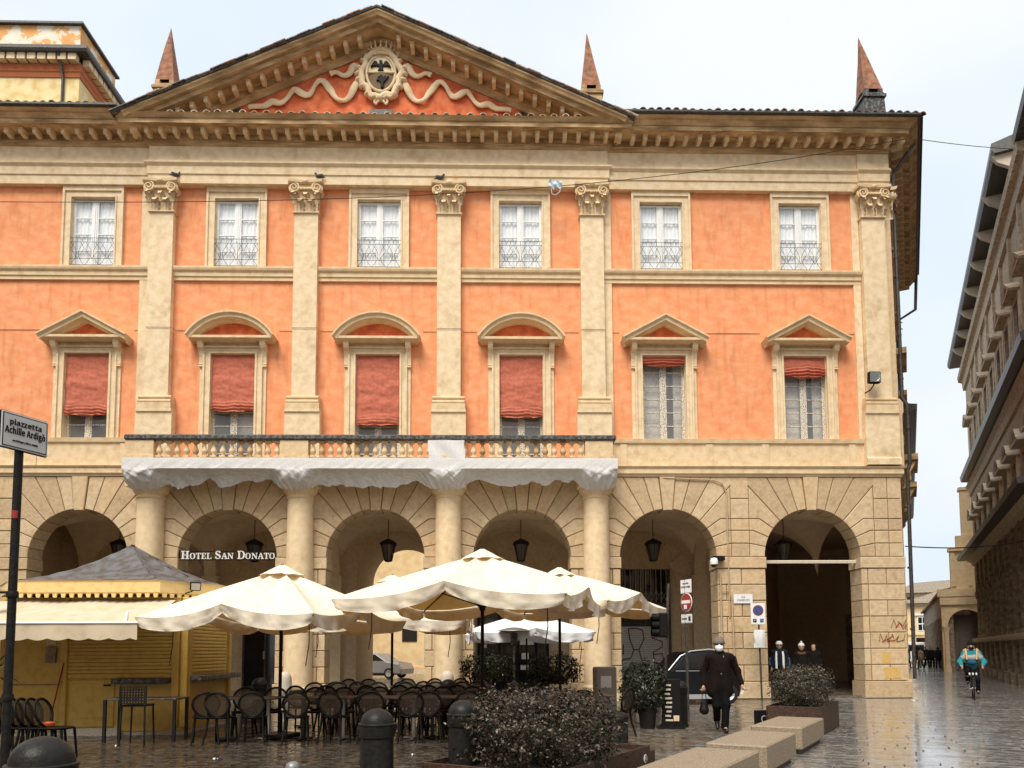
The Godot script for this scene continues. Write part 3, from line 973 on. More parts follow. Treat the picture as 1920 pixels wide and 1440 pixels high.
	# obelisks
	for q in [[-7.25, 0.02, 0], [7.08, -0.1, 0], [16.75, -0.28, 1]]:
		var ob := thing("obelisk", ["slender red stucco obelisk rising behind the pediment slope by the yellow tower", "slender red stucco obelisk behind the pediment slope away from the yellow tower", "weathered brown obelisk on a lead covered plinth at the roof corner"][[-7.25, 7.08, 16.75].find(q[0])], "obelisk", Vector3(q[0], 19.6, -0.5), 0.0, "roof obelisks")
		mb = MB.new()
		var hp := []
		for y in [0.0, 0.75]:
			for e in [[-0.38, 0.38], [0.38, 0.38], [0.38, -0.38], [-0.38, -0.38]]:
				hp.append(Vector3(e[0] * (1.0 - 0.12 * y), y, e[1] * (1.0 - 0.12 * y)))
		mb.hexa(hp)
		mb.bb(-0.4, 0.4, 0.75, 0.85, -0.4, 0.4)
		mb.bb(-0.34, 0.34, 0.85, 0.93, -0.34, 0.34)
		for e in [[-0.24, -0.24], [0.24, -0.24], [-0.24, 0.24], [0.24, 0.24]]:
			mb.bb(e[0] - 0.08, e[0] + 0.08, 0.93, 1.08, e[1] - 0.08, e[1] + 0.08)
		mb.bb(-0.16, 0.16, 0.93, 1.08, -0.16, 0.16)
		obj("plinth", mb, M.lead if q[2] else M.sooty_shaded, ob)
		mb = MB.new()
		var b := [Vector3(-0.31, 1.08, 0.31), Vector3(0.31, 1.08, 0.31), Vector3(0.31, 1.08, -0.31), Vector3(-0.31, 1.08, -0.31)]
		var ap := Vector3(q[1], 3.2, 0)
		var rings := [b]
		for f in [0.3, 0.6, 0.96]:
			var r := []
			for c in b:
				r.append(c.lerp(ap, f) + Vector3(rnd(-0.012, 0.012), 0, rnd(-0.01, 0.01)))
			rings.append(r)
		for i in 3:
			for j in 4:
				mb.quad(rings[i][j], rings[i][(j + 1) % 4], rings[i + 1][(j + 1) % 4], rings[i + 1][j])
		for j in 4:
			mb.tri(rings[3][j], rings[3][(j + 1) % 4], ap)
		obj("spire", mb, M.obelisk, ob)
	coat_of_arms(pz)

func px2(q: Array) -> Vector2:      # drawing units of the relief to metres on the tympanum
	return Vector2((q[0] - 707.0) * 0.0181, 19.38 + (215.0 - q[1]) * 0.01897)

func coat_of_arms(pz: Node) -> void:
	var c := part("coat_of_arms", pz)
	var mb := MB.new()
	var ce := px2([708, 148])
	var ring := []
	for i in 40:
		var a := TAU * i / 40.0
		var lob := 1.0 + 0.05 * sin(a * 6.0 + 0.6) + 0.05 * sin(a * 11.0)
		ring.append(Vector3(ce.x + cos(a) * 0.64 * lob, ce.y + 0.06 + sin(a) * 0.80 * (lob if sin(a) < 0.6 else 1.0), 0.08))
	mb.tube(ring, 0.15, 8, true, 0.8)
	ring = []
	for i in 40:
		var a := TAU * i / 40.0
		ring.append(Vector3(ce.x + cos(a) * 0.47, ce.y + 0.06 + sin(a) * 0.62, 0.15))
	mb.tube(ring, 0.05, 6, true)
	for s in [-1.0, 1.0]:
		for q in [[0.72, 0.28, 0.16], [0.76, 0.08, 0.14], [0.73, -0.12, 0.15], [0.62, -0.36, 0.13], [0.45, -0.62, 0.13], [0.60, 0.52, 0.13]]:
			mb.blob(Vector3(ce.x + s * q[0], ce.y + q[1], 0.1), Vector3(q[2], 0.075, 0.13), Basis(Vector3(0, 0, 1), s * q[1]), 8, 6)
		var sp := []
		for i in 15:
			var t := i / 14.0
			var a: float = -PI * 0.5 + s * t * TAU * 1.1
			sp.append(Vector3(ce.x + s * 0.13 + cos(a) * 0.11 * (1.0 - t * 0.8), ce.y - 0.86 + sin(a) * 0.11 * (1.0 - t * 0.8) - 0.02, 0.12))
		mb.tube(sp, 0.04, 6)
		sp = []
		for i in 13:
			var t := i / 12.0
			sp.append(Vector3(ce.x + s * lerpf(0.10, 0.56, t), ce.y - 0.80 + 0.42 * t * t + 0.06 * sin(t * 9.0), 0.16))
		mb.tube(sp, [0.05, 0.06, 0.065, 0.07, 0.07, 0.07, 0.065, 0.06, 0.055, 0.05, 0.045, 0.04, 0.02], 6)
	obj("cartouche", mb, M.cream, c)
	mb = MB.new()
	var shield := func(sb: MB, y0: float, y1: float) -> void:
		sb.grid(func(u: float, v: float) -> Vector3:
			var y := lerpf(y0, y1, v)
			var w := 0.46 * sqrt(maxf(0.0, 1.0 - pow(y / 0.62, 2.0))) * (1.0 if y > -0.2 else 1.0 - (-0.2 - y) * 0.5)
			var x := (u * 2.0 - 1.0) * w
			return Vector3(ce.x + x, ce.y + 0.06 + y, 0.10 + 0.10 * (1.0 - x * x * 3.0 - y * y)), 12, 8)
	shield.call(mb, 0.0, 0.62)
	obj("shield_field", mb, flat(Color(0.80, 0.68, 0.42), 0.8), c)
	mb = MB.new()
	shield.call(mb, -0.62, 0.0)
	obj("shield_field", mb, flat(Color(0.20, 0.125, 0.07), 0.85), c)
	mb = MB.new()
	mb.bb(ce.x - 0.46, ce.x + 0.46, ce.y + 0.04, ce.y + 0.08, 0.12, 0.20)
	obj("shield_bar", mb, M.sooty_shaded, c)
	mb = MB.new()
	var eagle := []
	for q in [[0.0, 0.24], [0.05, 0.22], [0.04, 0.12], [0.09, 0.10], [0.13, 0.19], [0.2, 0.22], [0.28, 0.12], [0.34, 0.0], [0.24, 0.03], [0.14, 0.03], [0.07, 0.02], [0.06, -0.08], [0.1, -0.12]]:
		eagle.append(q)
	var full := eagle.duplicate()
	for i in range(eagle.size() - 1, 0, -1):
		full.append([-eagle[i][0], eagle[i][1]])
	mb.ext(P2(full), Vector3(ce.x, ce.y + 0.24, 0.16), Vector3.RIGHT, Vector3.UP, Vector3(0, 0, 0.09), true, 0.012)
	obj("eagle", mb, M.black, c)
	mb = MB.new()
	mb.ext(P2([[-0.02, -0.3], [0.06, -0.3], [0.07, -0.12], [0.16, -0.02], [0.24, 0.12], [0.15, 0.06], [0.13, 0.14], [0.07, 0.05], [0.04, 0.12], [-0.03, 0.16], [-0.07, 0.1], [-0.13, 0.08], [-0.06, 0.04], [-0.16, 0.0], [-0.17, -0.06], [-0.08, -0.05], [-0.03, -0.14]]), Vector3(ce.x + 0.03, ce.y - 0.18, 0.14), Vector3.RIGHT, Vector3.UP, Vector3(0, 0, 0.10), true, 0.012)
	obj("griffin", mb, M.black, c)
	mb = MB.new()
	var cy := px2([708, 108]).y
	mb.grid(func(u: float, v: float) -> Vector3:
		var a := (u - 0.5) * PI
		var r := 0.34 + 0.12 * v
		return Vector3(ce.x + sin(a) * r, cy - 0.02 + 0.17 * v, 0.02 + cos(a) * r * 0.55), 16, 3)
	ring = []
	for i in 17:
		var a := (i / 16.0 - 0.5) * PI
		ring.append(Vector3(ce.x + sin(a) * 0.36, cy - 0.04, 0.02 + cos(a) * 0.22))
	mb.tube(ring, 0.045, 6)
	for i in 9:
		var a := (i / 8.0 - 0.5) * PI * 0.96
		var p := Vector3(ce.x + sin(a) * 0.46, cy + 0.14, 0.02 + cos(a) * 0.25)
		mb.tube([p, p + Vector3(sin(a) * 0.05, 0.16, 0.02)], [0.045, 0.02], 6)
		mb.blob(p + Vector3(sin(a) * 0.055, 0.19, 0.02), Vector3(0.04, 0.04, 0.04), Basis(), 6, 4)
	for s in [-1.0, 1.0]:
		mb.tube([Vector3(ce.x + s * 0.30, cy - 0.12, 0.06), Vector3(ce.x + s * 0.46, cy - 0.14, 0.06), Vector3(ce.x + s * 0.54, cy - 0.02, 0.06), Vector3(ce.x + s * 0.55, cy + 0.14, 0.08)], [0.05, 0.05, 0.04, 0.02], 6)
	obj("crown_ornament", mb, M.cream2, c)
	for s in [-1.0, 1.0]:
		for l in [[[750, 157], [766, 186], [785, 191], [799, 172], [813, 156], [826, 163], [838, 181], [852, 180], [866, 173], [878, 188], [890, 200], [905, 195], [920, 203], [947, 207]], [[746, 134], [756, 128], [764, 140], [776, 145], [788, 140], [800, 144]]]:
			var cur := Curve3D.new()
			var pts := []
			for q in l:
				var p := px2([707.0 + s * (q[0] - 707.0), q[1] + s * 0.0])
				pts.append(Vector3(p.x, p.y, 0.07))
			for i in pts.size():
				var t: Vector3 = (pts[mini(i + 1, pts.size() - 1)] - pts[maxi(i - 1, 0)]) * 0.2
				cur.add_point(pts[i], -t, t)
			mb = MB.new()
			var len := cur.get_baked_length()
			var nn := int(len / 0.07)
			mb.grid(func(u: float, v: float) -> Vector3:
				var o := u * len
				var p := cur.sample_baked(o)
				var t := (cur.sample_baked(minf(o + 0.05, len)) - cur.sample_baked(maxf(o - 0.05, 0.0))).normalized()
				var nrm := Vector3(-t.y, t.x, 0)
				var w := 0.095 * (1.0 + 0.25 * sin(o * 5.0)) * (1.0 if u < 0.93 else 1.15)
				var a := v * TAU
				return p + nrm * cos(a) * w + Vector3(0, 0, 0.05 * sin(a) + 0.03 * sin(o * 7.0)), nn, 8)
			obj("ribbon", mb, M.cream, c)

func build_balcony(pz: Node) -> void:
	var b := part("balcony", pz)
	var mb := MB.new()
	mb.bb(-7.55, 7.52, 7.12, 7.42, -0.05, 1.08)
	obj("slab", mb, M.cream2, b)
	mb = MB.new()
	sweep(mb, [[-0.32, 8.04], [0.02, 8.04], [0.05, 8.08], [0.05, 8.17], [0.02, 8.21], [-0.32, 8.21]], [Vector3(7.48, 0, -0.15), Vector3(7.48, 0, 1.05), Vector3(-7.50, 0, 1.05), Vector3(-7.50, 0, -0.15)], Vector3.UP)
	obj("handrail", mb, M.lead, b)
	mb = MB.new()
	mb.bb(-7.48, 7.46, 7.42, 7.52, 0.76, 1.04)
	obj("base_rail", mb, M.sooty_shaded, b)
	for x in XP:
		mb = MB.new()
		mb.bb(x - 0.43, x + 0.43, 7.56, 8.038, 0.7, 1.05)
		mb.bb(x - 0.47, x + 0.47, 7.42, 7.56, 0.68, 1.09)
		obj("pedestal", mb, M.pedestal if x != 2.28 else M.cream, b)
	var pr := [[0.075, 0.0], [0.075, 0.05], [0.045, 0.07], [0.05, 0.1], [0.085, 0.16], [0.095, 0.2], [0.085, 0.25], [0.05, 0.34], [0.038, 0.40], [0.045, 0.42], [0.06, 0.43], [0.06, 0.445], [0.045, 0.455]]
	mb = MB.new()
	mb.lathe(pr, Vector3.ZERO, 12)
	mb.bb(-0.085, 0.085, 0.0, 0.06, -0.085, 0.085)
	mb.bb(-0.085, 0.085, 0.455, 0.52, -0.085, 0.085)
	var bm := mb.mesh()
	for i in 3:
		var x0: float = XP[i] + 0.55
		var x1: float = XP[i + 1] - 0.55
		for k in 14:
			obj("baluster", bm, [M.cream, M.cream2, M.cream2, M.sooty_shaded][rng.randi() % 4], b, Vector3(lerpf(x0, x1, k / 13.0), 7.52, 0.9))
	for z in [0.15, 0.4, 0.65]:
		for x in [-7.36, 7.34]:
			obj("baluster", bm, M.cream2, b, Vector3(x, 7.52, z))
	# white building sheet wound round the balcony's underside and brackets
	var nz := noise(77, 0.9, 4)
	mb = MB.new()
	var f := func(u: float, v: float) -> Vector3:
		var x := lerpf(-7.58, 7.56, u)
		var w := 0.0
		var near := 9.0
		for xp in XP:
			w = maxf(w, exp(-pow((x - xp) / 0.62, 4.0)))
			if absf(x - xp) < absf(near):
				near = x - xp
		var hang := nz.get_noise_2d(x * 0.9, 3.0) * 0.30 + 0.08 * maxf(0.0, sin(x * 1.34 + 1.3))
		var y_b := lerpf(6.80 - hang * (1.0 - w), 6.60, w)
		var z_b := lerpf(0.62, 0.60, w)
		var fold := 0.05 * (1.0 - 2.2 * absf(nz.get_noise_2d(x * 1.7 - v * 1.9, v * 1.3 + 4.0))) * smoothstep(0.25, 0.7, v) + 0.04 * nz.get_noise_2d(x * 2.4 + v * 2.6, v * 0.7) + 0.014 * sin((x * 1.6 + v * 2.2) * 6.5 + 2.0 * nz.get_noise_2d(x, 9.0)) * smoothstep(0.3, 0.8, v)
		# creases run together at the column heads
		var cr := near * 5.2 / (0.45 + 0.9 * (1.0 - v)) + 1.5 * nz.get_noise_2d(x * 0.6, 2.0)
		fold += (0.07 * absf(fmod(absf(cr), 2.0) - 1.0) - 0.03) * smoothstep(0.36, 0.75, v) * exp(-absf(near) * 0.55)
		if v < 0.42:
			var t := v / 0.42
			return Vector3(x, lerpf(7.47, 7.12, t), 1.13 + fold * 0.6 * t)
		var t := (v - 0.42) / 0.58
		var e := sin(t * PI * 0.5)
		return Vector3(x, lerpf(7.12, y_b, lerpf(t, t * t, 1.0 - w)) - fold * 0.5, lerpf(1.13, z_b, lerpf(pow(t, 0.55), t * t, w)) + fold * (1.0 - 0.5 * t))
	mb.grid(f, 420, 34)
	for s in [0.0, 1.0]:
		mb.grid(func(u: float, v: float) -> Vector3:
			var p: Vector3 = f.call(s, v)
			return Vector3(p.x + (0.03 if s > 0.0 else -0.03) * sin(u * 7.0), lerpf(p.y, maxf(p.y, 6.95), u), lerpf(p.z, -0.02, u)), 10, 26)
	tag(obj("protective_sheet", mb, M.sheet), "white protective sheeting wrapped round the underside of the stone balcony", "sheeting")
	mb = MB.new()
	mb.grid(func(u: float, v: float) -> Vector3:
		return Vector3(lerpf(1.72, 2.84, u) + 0.02 * sin(v * 6.0), lerpf(7.43, 8.04, v), 1.10 + 0.02 * sin(u * 9.0 + v * 4.0)), 12, 8)
	tag(obj("sheet_flap", mb, M.sheet), "white sheet pulled up over one balcony pedestal", "sheeting")

func build_side(pz: Node, D: Vector3) -> void:
	var s := part("side_facade", pz, Vector3(17.0, 0, 0), TURN)
	var mb := MB.new()
	mb.bb(0.0, 12.0, 0.0, 18.14, -0.9, -0.14)
	obj("wall", mb, M.orange, s)
	mb = MB.new()
	mb.bb(0.0, 12.0, 0.02, 7.14, -0.5, -0.02)
	mb.bb(-0.02, 12.0, 0.0, 0.6, -0.4, 0.06)
	for x in [0.0, 4.4, 10.8]:
		mb.bb(x, x + 0.8, 9.76, 15.9, -0.3, 0.02)
		mb.mould(x, x + 1.0, [[-0.3, 7.5], [0.12, 7.5], [0.12, 9.2], [0.16, 9.3], [0.16, 9.6], [0.06, 9.76], [-0.3, 9.76]])
	obj("pier", mb, M.stone[1], s)
	var capm := capital_mesh()
	for x in [0.45, 4.8, 11.2]:
		obj("capital", capm, M.cream2, s, Vector3(x, 15.9, 0.03))
	for x in [2.6, 7.6]:
		mb = MB.new()
		mb.bb(x - 1.2, x + 1.2, 8.0, 8.2, -0.1, 0.55)
		obj("balcony_slab", mb, M.sooty_shaded, s)
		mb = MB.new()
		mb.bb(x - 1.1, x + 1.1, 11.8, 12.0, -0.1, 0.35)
		obj("balcony_bracket", mb, M.sooty_shaded, s)
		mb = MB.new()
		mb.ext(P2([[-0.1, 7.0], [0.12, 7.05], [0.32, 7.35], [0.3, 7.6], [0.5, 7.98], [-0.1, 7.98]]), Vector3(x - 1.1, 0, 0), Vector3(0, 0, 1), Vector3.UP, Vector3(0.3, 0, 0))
		obj("balcony_bracket", mb, M.sooty_shaded, s)
	mb = MB.new()
	mb.tube([Vector3(0.95, 19.1, 0.95), Vector3(0.75, 18.75, 0.85), Vector3(0.35, 17.7, 0.22), Vector3(0.3, 17.45, 0.16), Vector3(0.3, 9.9, 0.14), Vector3(0.3, 9.6, 0.28), Vector3(0.3, 7.6, 0.28), Vector3(0.3, 7.4, 0.2), Vector3(0.3, 0.6, 0.14)], 0.06, 8)
	for y in [16.0, 14.0, 12.0, 10.5, 8.8, 6.2, 4.2, 2.2]:
		mb.lathe([[0.07, -0.03], [0.075, 0.0], [0.07, 0.03]], Vector3(0.3, y, 0.14 if y > 9.7 or y < 7.4 else 0.28), 8)
	obj("downpipe", mb, M.gutter, s)
	mb = MB.new()
	mb.tube([Vector3(11.9, 19.0, 1.0), Vector3(11.9, 17.4, 0.9), Vector3(11.7, 16.9, 0.1), Vector3(11.7, 8.0, 0.1)], 0.07, 8)
	obj("downpipe", mb, M.gutter, s)
	# graffiti and posters on the street side of the corner
	mb = MB.new()
	for k in 7:
		mb.box(Vector3(0.7 + rnd(-0.1, 0.3), 1.0 + k * 0.33, 0.0), Vector3(0.22, rnd(0.15, 0.25), 0.012), Basis(Vector3(0, 0, 1), rnd(-0.1, 0.1)))
	obj("sticker", mb, M.white, s)

func build_portico(pz: Node) -> void:
	var rear := -5.2
	var mb := MB.new()
	# groin vaults
	for cx in XC:
		mb.grid(func(u: float, v: float) -> Vector3:
			var x := (u - 0.5) * 2.0
			var z := (v - 0.5) * 2.0
			var h := maxf(sqrt(maxf(0.0, 1.0 - x * x)), sqrt(maxf(0.0, 1.0 - z * z)))
			return Vector3(cx + x * 2.345, YS - 0.1 + 1.75 * h, -3.0 - z * 2.2), 22, 22)
	obj("vault", mb, M.vault, pz)
	for i in 6:
		var x: float = XC[i] - 2.345
		mb = MB.new()
		var p := [[-0.8, YS - 0.1]]
		p += arc(-3.0, YS - 0.1, 1.95, 0, 180, 16)
		p += [[-5.2, YS - 0.1], [-5.2, 6.5], [-0.8, 6.5]]
		mb.ext(P2(p), Vector3(x - 0.22, 0, 0), Vector3(0, 0, 1), Vector3.UP, Vector3(0.44, 0, 0))
		mb.bb(x - 0.3, x + 0.3, 0.08, YS - 0.1, rear, rear + 0.3)
		obj("transverse_arch", mb, M.vault if i < 5 else M.inner, pz)
	# rear wall: open at the central passage and at the dark passage near the street
	mb = MB.new()
	var openings := {2: 1.5, 5: 1.9}
	for i in 6:
		var cx: float = XC[i]
		if i == 5:
			mb.bb(cx - 2.345, 13.6, 0.0, 6.6, rear - 0.4, rear)
		elif i in openings:
			var r: float = openings[i]
			var p := [[cx - 2.345, 0.0], [cx - 2.345, 6.6], [cx + 2.345, 6.6], [cx + 2.345, 0.0], [cx + r, 0.0]]
			p += arc(cx, YS - 0.05, r, 0, 180, 20)
			p += [[cx - r, 0.0]]
			mb.prism(P2(p), rear - 0.4, rear)
		else:
			mb.bb(cx - 2.345, cx + 2.345, 0.0, 6.6, rear - 0.4, rear)
	mb.bb(-17.0, -11.745, 0.0, 6.6, rear - 0.4, rear)
	mb.bb(-13.0, -12.8, 0.0, 6.6, rear, -0.8)
	obj("portico_wall", mb, M.inner, pz)
	# rusticated stones on the rear wall
	var bl := MB.new()
	for i in 6:
		if i in openings:
			continue
		for s in [-1.0, 1.0]:
			for k in 8:
				var h := 0.53
				bl.bb(XC[i] + s * 1.95 - 0.33, XC[i] + s * 1.95 + 0.33, 0.3 + k * h, 0.3 + k * h + h - 0.03, rear, rear + 0.05)
		for k in 9:
			var a := deg_to_rad(10.0 + k * 20.0)
			var w := deg_to_rad(9.2)
			var pl := []
			for q in [[1.5, -w], [2.15, -w * 0.9], [2.15, w * 0.9], [1.5, w]]:
				pl.append([XC[i] + q[0] * cos(a + q[1]), YS - 0.6 + q[0] * sin(a + q[1])])
			bl.prism(P2(pl), rear, rear + 0.05)
	obj("rear_stones", bl, M.inner, pz)
	tag(pz.get_node("rear_stones"), "", "", "", "stuff")
	# passage through to the back street
	mb = MB.new()
	var pts := arc(XC[2], YS - 0.05, 1.5, 0, 180, 20)
	for i in 20:
		var a: Array = pts[i]
		var b: Array = pts[i + 1]
		mb.quad(Vector3(a[0], a[1], -5.6), Vector3(b[0], b[1], -5.6), Vector3(b[0], b[1], -9.3), Vector3(a[0], a[1], -9.3))
	for s in [-1.0, 1.0]:
		var x: float = XC[2] + s * 1.5
		mb.bb(minf(x, x + s * 0.3), maxf(x, x + s * 0.3), 0.0, YS - 0.05, -9.3, -5.6)
	obj("passage", mb, M.inner, pz)
	# body of the building, so that no daylight leaks in from above or behind
	mb = MB.new()
	mb.bb(-17.0, 16.9, 6.6, 6.9, -9.3, -0.79)
	mb.bb(-17.0, XC[2] - 1.8, 0.0, 18.8, -9.3, -9.0)
	mb.bb(XC[2] + 1.8, 11.7, 0.0, 18.8, -9.3, -9.0)
	mb.bb(11.7, 13.6, 0.0, 18.8, -9.3, -9.0)
	mb.bb(13.6, 16.6, 6.6, 18.8, -9.3, -9.0)
	mb.bb(16.6, 21.0, 6.6, 18.8, -9.3, -9.0)
	mb.bb(XC[2] - 1.8, XC[2] + 1.8, 6.1, 18.8, -9.3, -9.0)
	mb.bb(-17.0, -16.8, 0.0, 18.8, -9.0, -0.8)
	obj("rear_shell", mb, M.wallback, pz)
	# the portico turns the corner and runs on along the street
	var sp := part("street_portico", pz, Vector3(17.0, 0, 0), TURN)
	mb = MB.new()
	mb.bb(0.6, 12.0, 6.3, 6.6, -5.9, -0.5)
	mb.bb(2.9, 12.0, 0.0, 6.3, -5.9, -5.6)
	mb.bb(11.8, 12.0, 0.0, 6.3, -5.6, -0.6)
	obj("wall", mb, M.inner, sp)
	mb = MB.new()
	mb.bb(0.9, 11.8, -0.1, 0.076, -5.6, -0.6)
	obj("floor_slab", mb, M.flag[1], sp)
	mb = MB.new()
	mb.bb(11.72, 11.8, 0.08, 3.2, -2.6, -1.2)
	for k in 6:
		mb.bb(11.69, 11.72, 0.2, 3.1, -2.55 + k * 0.22, -2.38 + k * 0.22)
	obj("door", mb, M.brown, sp)
	mb = MB.new()
	mb.tube([Vector3(XC[5] - 1.56, 4.42, -0.35), Vector3(XC[5] + 1.56, 4.42, -0.35)], 0.045, 8)
	mb.bb(XC[5] - 1.56, XC[5] + 1.56, 4.36, 4.40, -0.40, -0.30)
	obj("tie_bar", mb, M.limestone, pz)
	mb = MB.new()
	mb.bb(-17.0, 16.8, -0.1, 0.08, -9.2, -0.2)
	obj("portico_floor", mb, M.flag[1], pz)
	# glazed hotel doors (second bay), bar front (fourth), shop shutter (fifth)
	var hd := part("hotel_door", pz, Vector3(XC[1] - 0.25, 0.08, rear))
	mb = MB.new()
	for x in [-0.85, -0.02, 0.8]:
		mb.bb(x, x + 0.07, 0.0, 2.9, 0.0, 0.12)
	mb.bb(-0.85, 0.87, 2.9, 3.0, 0.0, 0.12)
	mb.bb(-0.78, 0.8, 0.0, 0.18, 0.0, 0.1)
	obj("frame", mb, M.darkwood, hd)
	for x in [-0.78, 0.05]:
		mb = MB.new()
		mb.bb(x, x + 0.75, 0.18, 2.9, 0.02, 0.05)
		obj("pane", mb, M.darkglass, hd)
	mb = MB.new()
	mb.bb(-0.05, 0.0, 1.2, 1.5, 0.12, 0.16)
	obj("handle", mb, M.steel, hd)
	var bf := part("bar_front", pz, Vector3(XC[3] - 0.2, 0.08, rear))
	mb = MB.new()
	for x in [-1.35, -0.55, 0.15, 0.85, 1.3]:
		mb.bb(x, x + 0.09, 0.0, 3.1, 0.0, 0.14)
	mb.bb(-1.35, 1.39, 3.1, 3.3, 0.0, 0.14)
	mb.bb(-1.35, 1.39, 0.0, 0.25, 0.0, 0.12)
	obj("frame", mb, M.black, bf)
	for q in [[-1.26, 0.71], [-0.46, 0.61], [0.24, 0.61], [0.94, 0.36]]:
		mb = MB.new()
		mb.bb(q[0], q[0] + q[1], 0.25, 3.1, 0.02, 0.04)
		obj("pane", mb, M.darkglass, bf)
	for q in [[0.28, 2.1, 0.24, 0.36], [0.56, 2.1, 0.26, 0.36], [0.28, 1.7, 0.54, 0.34], [0.34, 1.15, 0.28, 0.24], [0.3, 0.75, 0.3, 0.18], [-1.2, 1.6, 0.2, 0.12]]:
		mb = MB.new()
		mb.bb(q[0], q[0] + q[2], q[1], q[1] + q[3], 0.042, 0.05)
		obj("poster", mb, M.white, bf)
	var sh := part("shop_shutter", pz, Vector3(XC[4] - 0.15, 0.08, rear))
	for k in 34:
		mb = MB.new()
		mb.mould(-1.25, 1.25, [[0.0, 0.0], [0.04, 0.015], [0.055, 0.045], [0.04, 0.075], [0.0, 0.088]])
		obj("slat", mb, M.shutter if k < 26 else M.gutter, sh, Vector3(0, 0.1 + k * 0.088, 0.05))
	mb = MB.new()
	for x in [-1.35, 1.25]:
		mb.bb(x, x + 0.1, 0.0, 4.6, 0.0, 0.16)
	mb.bb(-1.25, 1.25, 3.1, 3.3, 0.0, 0.2)
	obj("frame", mb, M.darkwood, sh)
	mb = MB.new()
	for k in 13:
		var x := -1.2 + k * 0.2
		mb.tube([Vector3(x, 3.3, 0.12), Vector3(x, 4.6, 0.12)], 0.016, 5)
		if k < 12:
			mb.tube([Vector3(x, 3.35, 0.12), Vector3(x + 0.1, 3.55, 0.12), Vector3(x + 0.2, 3.35, 0.12)], 0.014, 5)
			mb.tube([Vector3(x, 3.75, 0.12), Vector3(x + 0.1, 3.55, 0.12), Vector3(x + 0.2, 3.75, 0.12)], 0.014, 5)
	obj("grille", mb, M.steel, sh)
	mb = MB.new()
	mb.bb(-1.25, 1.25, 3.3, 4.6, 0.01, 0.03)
	obj("dark_backing", mb, M.darkglass, sh)  # added dark sheet standing in for the darkness behind the grille
	mb = MB.new()
	for l in [[[-1.15, 2.2], [-1.0, 2.3], [-0.8, 2.3], [-0.75, 2.0], [-1.1, 1.8], [-1.2, 1.75]], [[-1.2, 1.7], [-0.9, 1.75], [-0.75, 1.4], [-0.95, 1.1], [-1.15, 1.05], [-0.8, 0.75], [-0.6, 0.5]], [[-0.5, 1.7], [-0.5, 1.3]], [[-0.3, 2.3], [-0.25, 1.9], [-0.1, 1.5], [0.1, 1.5], [0.3, 1.9], [0.25, 2.25], [0.0, 2.32], [-0.3, 2.3]], [[-0.1, 1.5], [-0.2, 1.2], [-0.55, 1.1], [-0.6, 0.9]], [[0.1, 1.5], [0.2, 1.1], [0.5, 1.05], [0.4, 0.8], [0.65, 0.5]], [[0.6, 2.3], [0.9, 2.2], [0.85, 2.0], [0.6, 1.95], [1.0, 1.8], [1.0, 1.6], [0.65, 1.4], [0.7, 0.8]], [[0.65, 1.3], [1.0, 1.35], [1.05, 1.0], [0.95, 0.7]]]:
		var pp := []
		for q in l:
			pp.append(Vector3(q[0], q[1], 0.105))
		mb.tube(pp, 0.022, 5)
	obj("graffiti", mb, flat(Color(0.10, 0.02, 0.015), 0.6), sh)

func lettering(called: String, words: String, size: float, m: Material, parent: Node, at: Vector3, basis := Basis(), font := "Droid Serif", depth := 0.02, bold := 0.0) -> MeshInstance3D:
	var t := TextMesh.new()
	t.text = words
	var f := SystemFont.new()
	f.font_names = PackedStringArray([font])
	if bold > 0.0:
		f.font_weight = 700
	t.font = f
	t.font_size = 32
	t.pixel_size = size / 32.0
	t.depth = depth
	t.curve_step = 1.0
	var o := obj(called, t, m, parent)
	o.transform = Transform3D(basis, at)
	return o

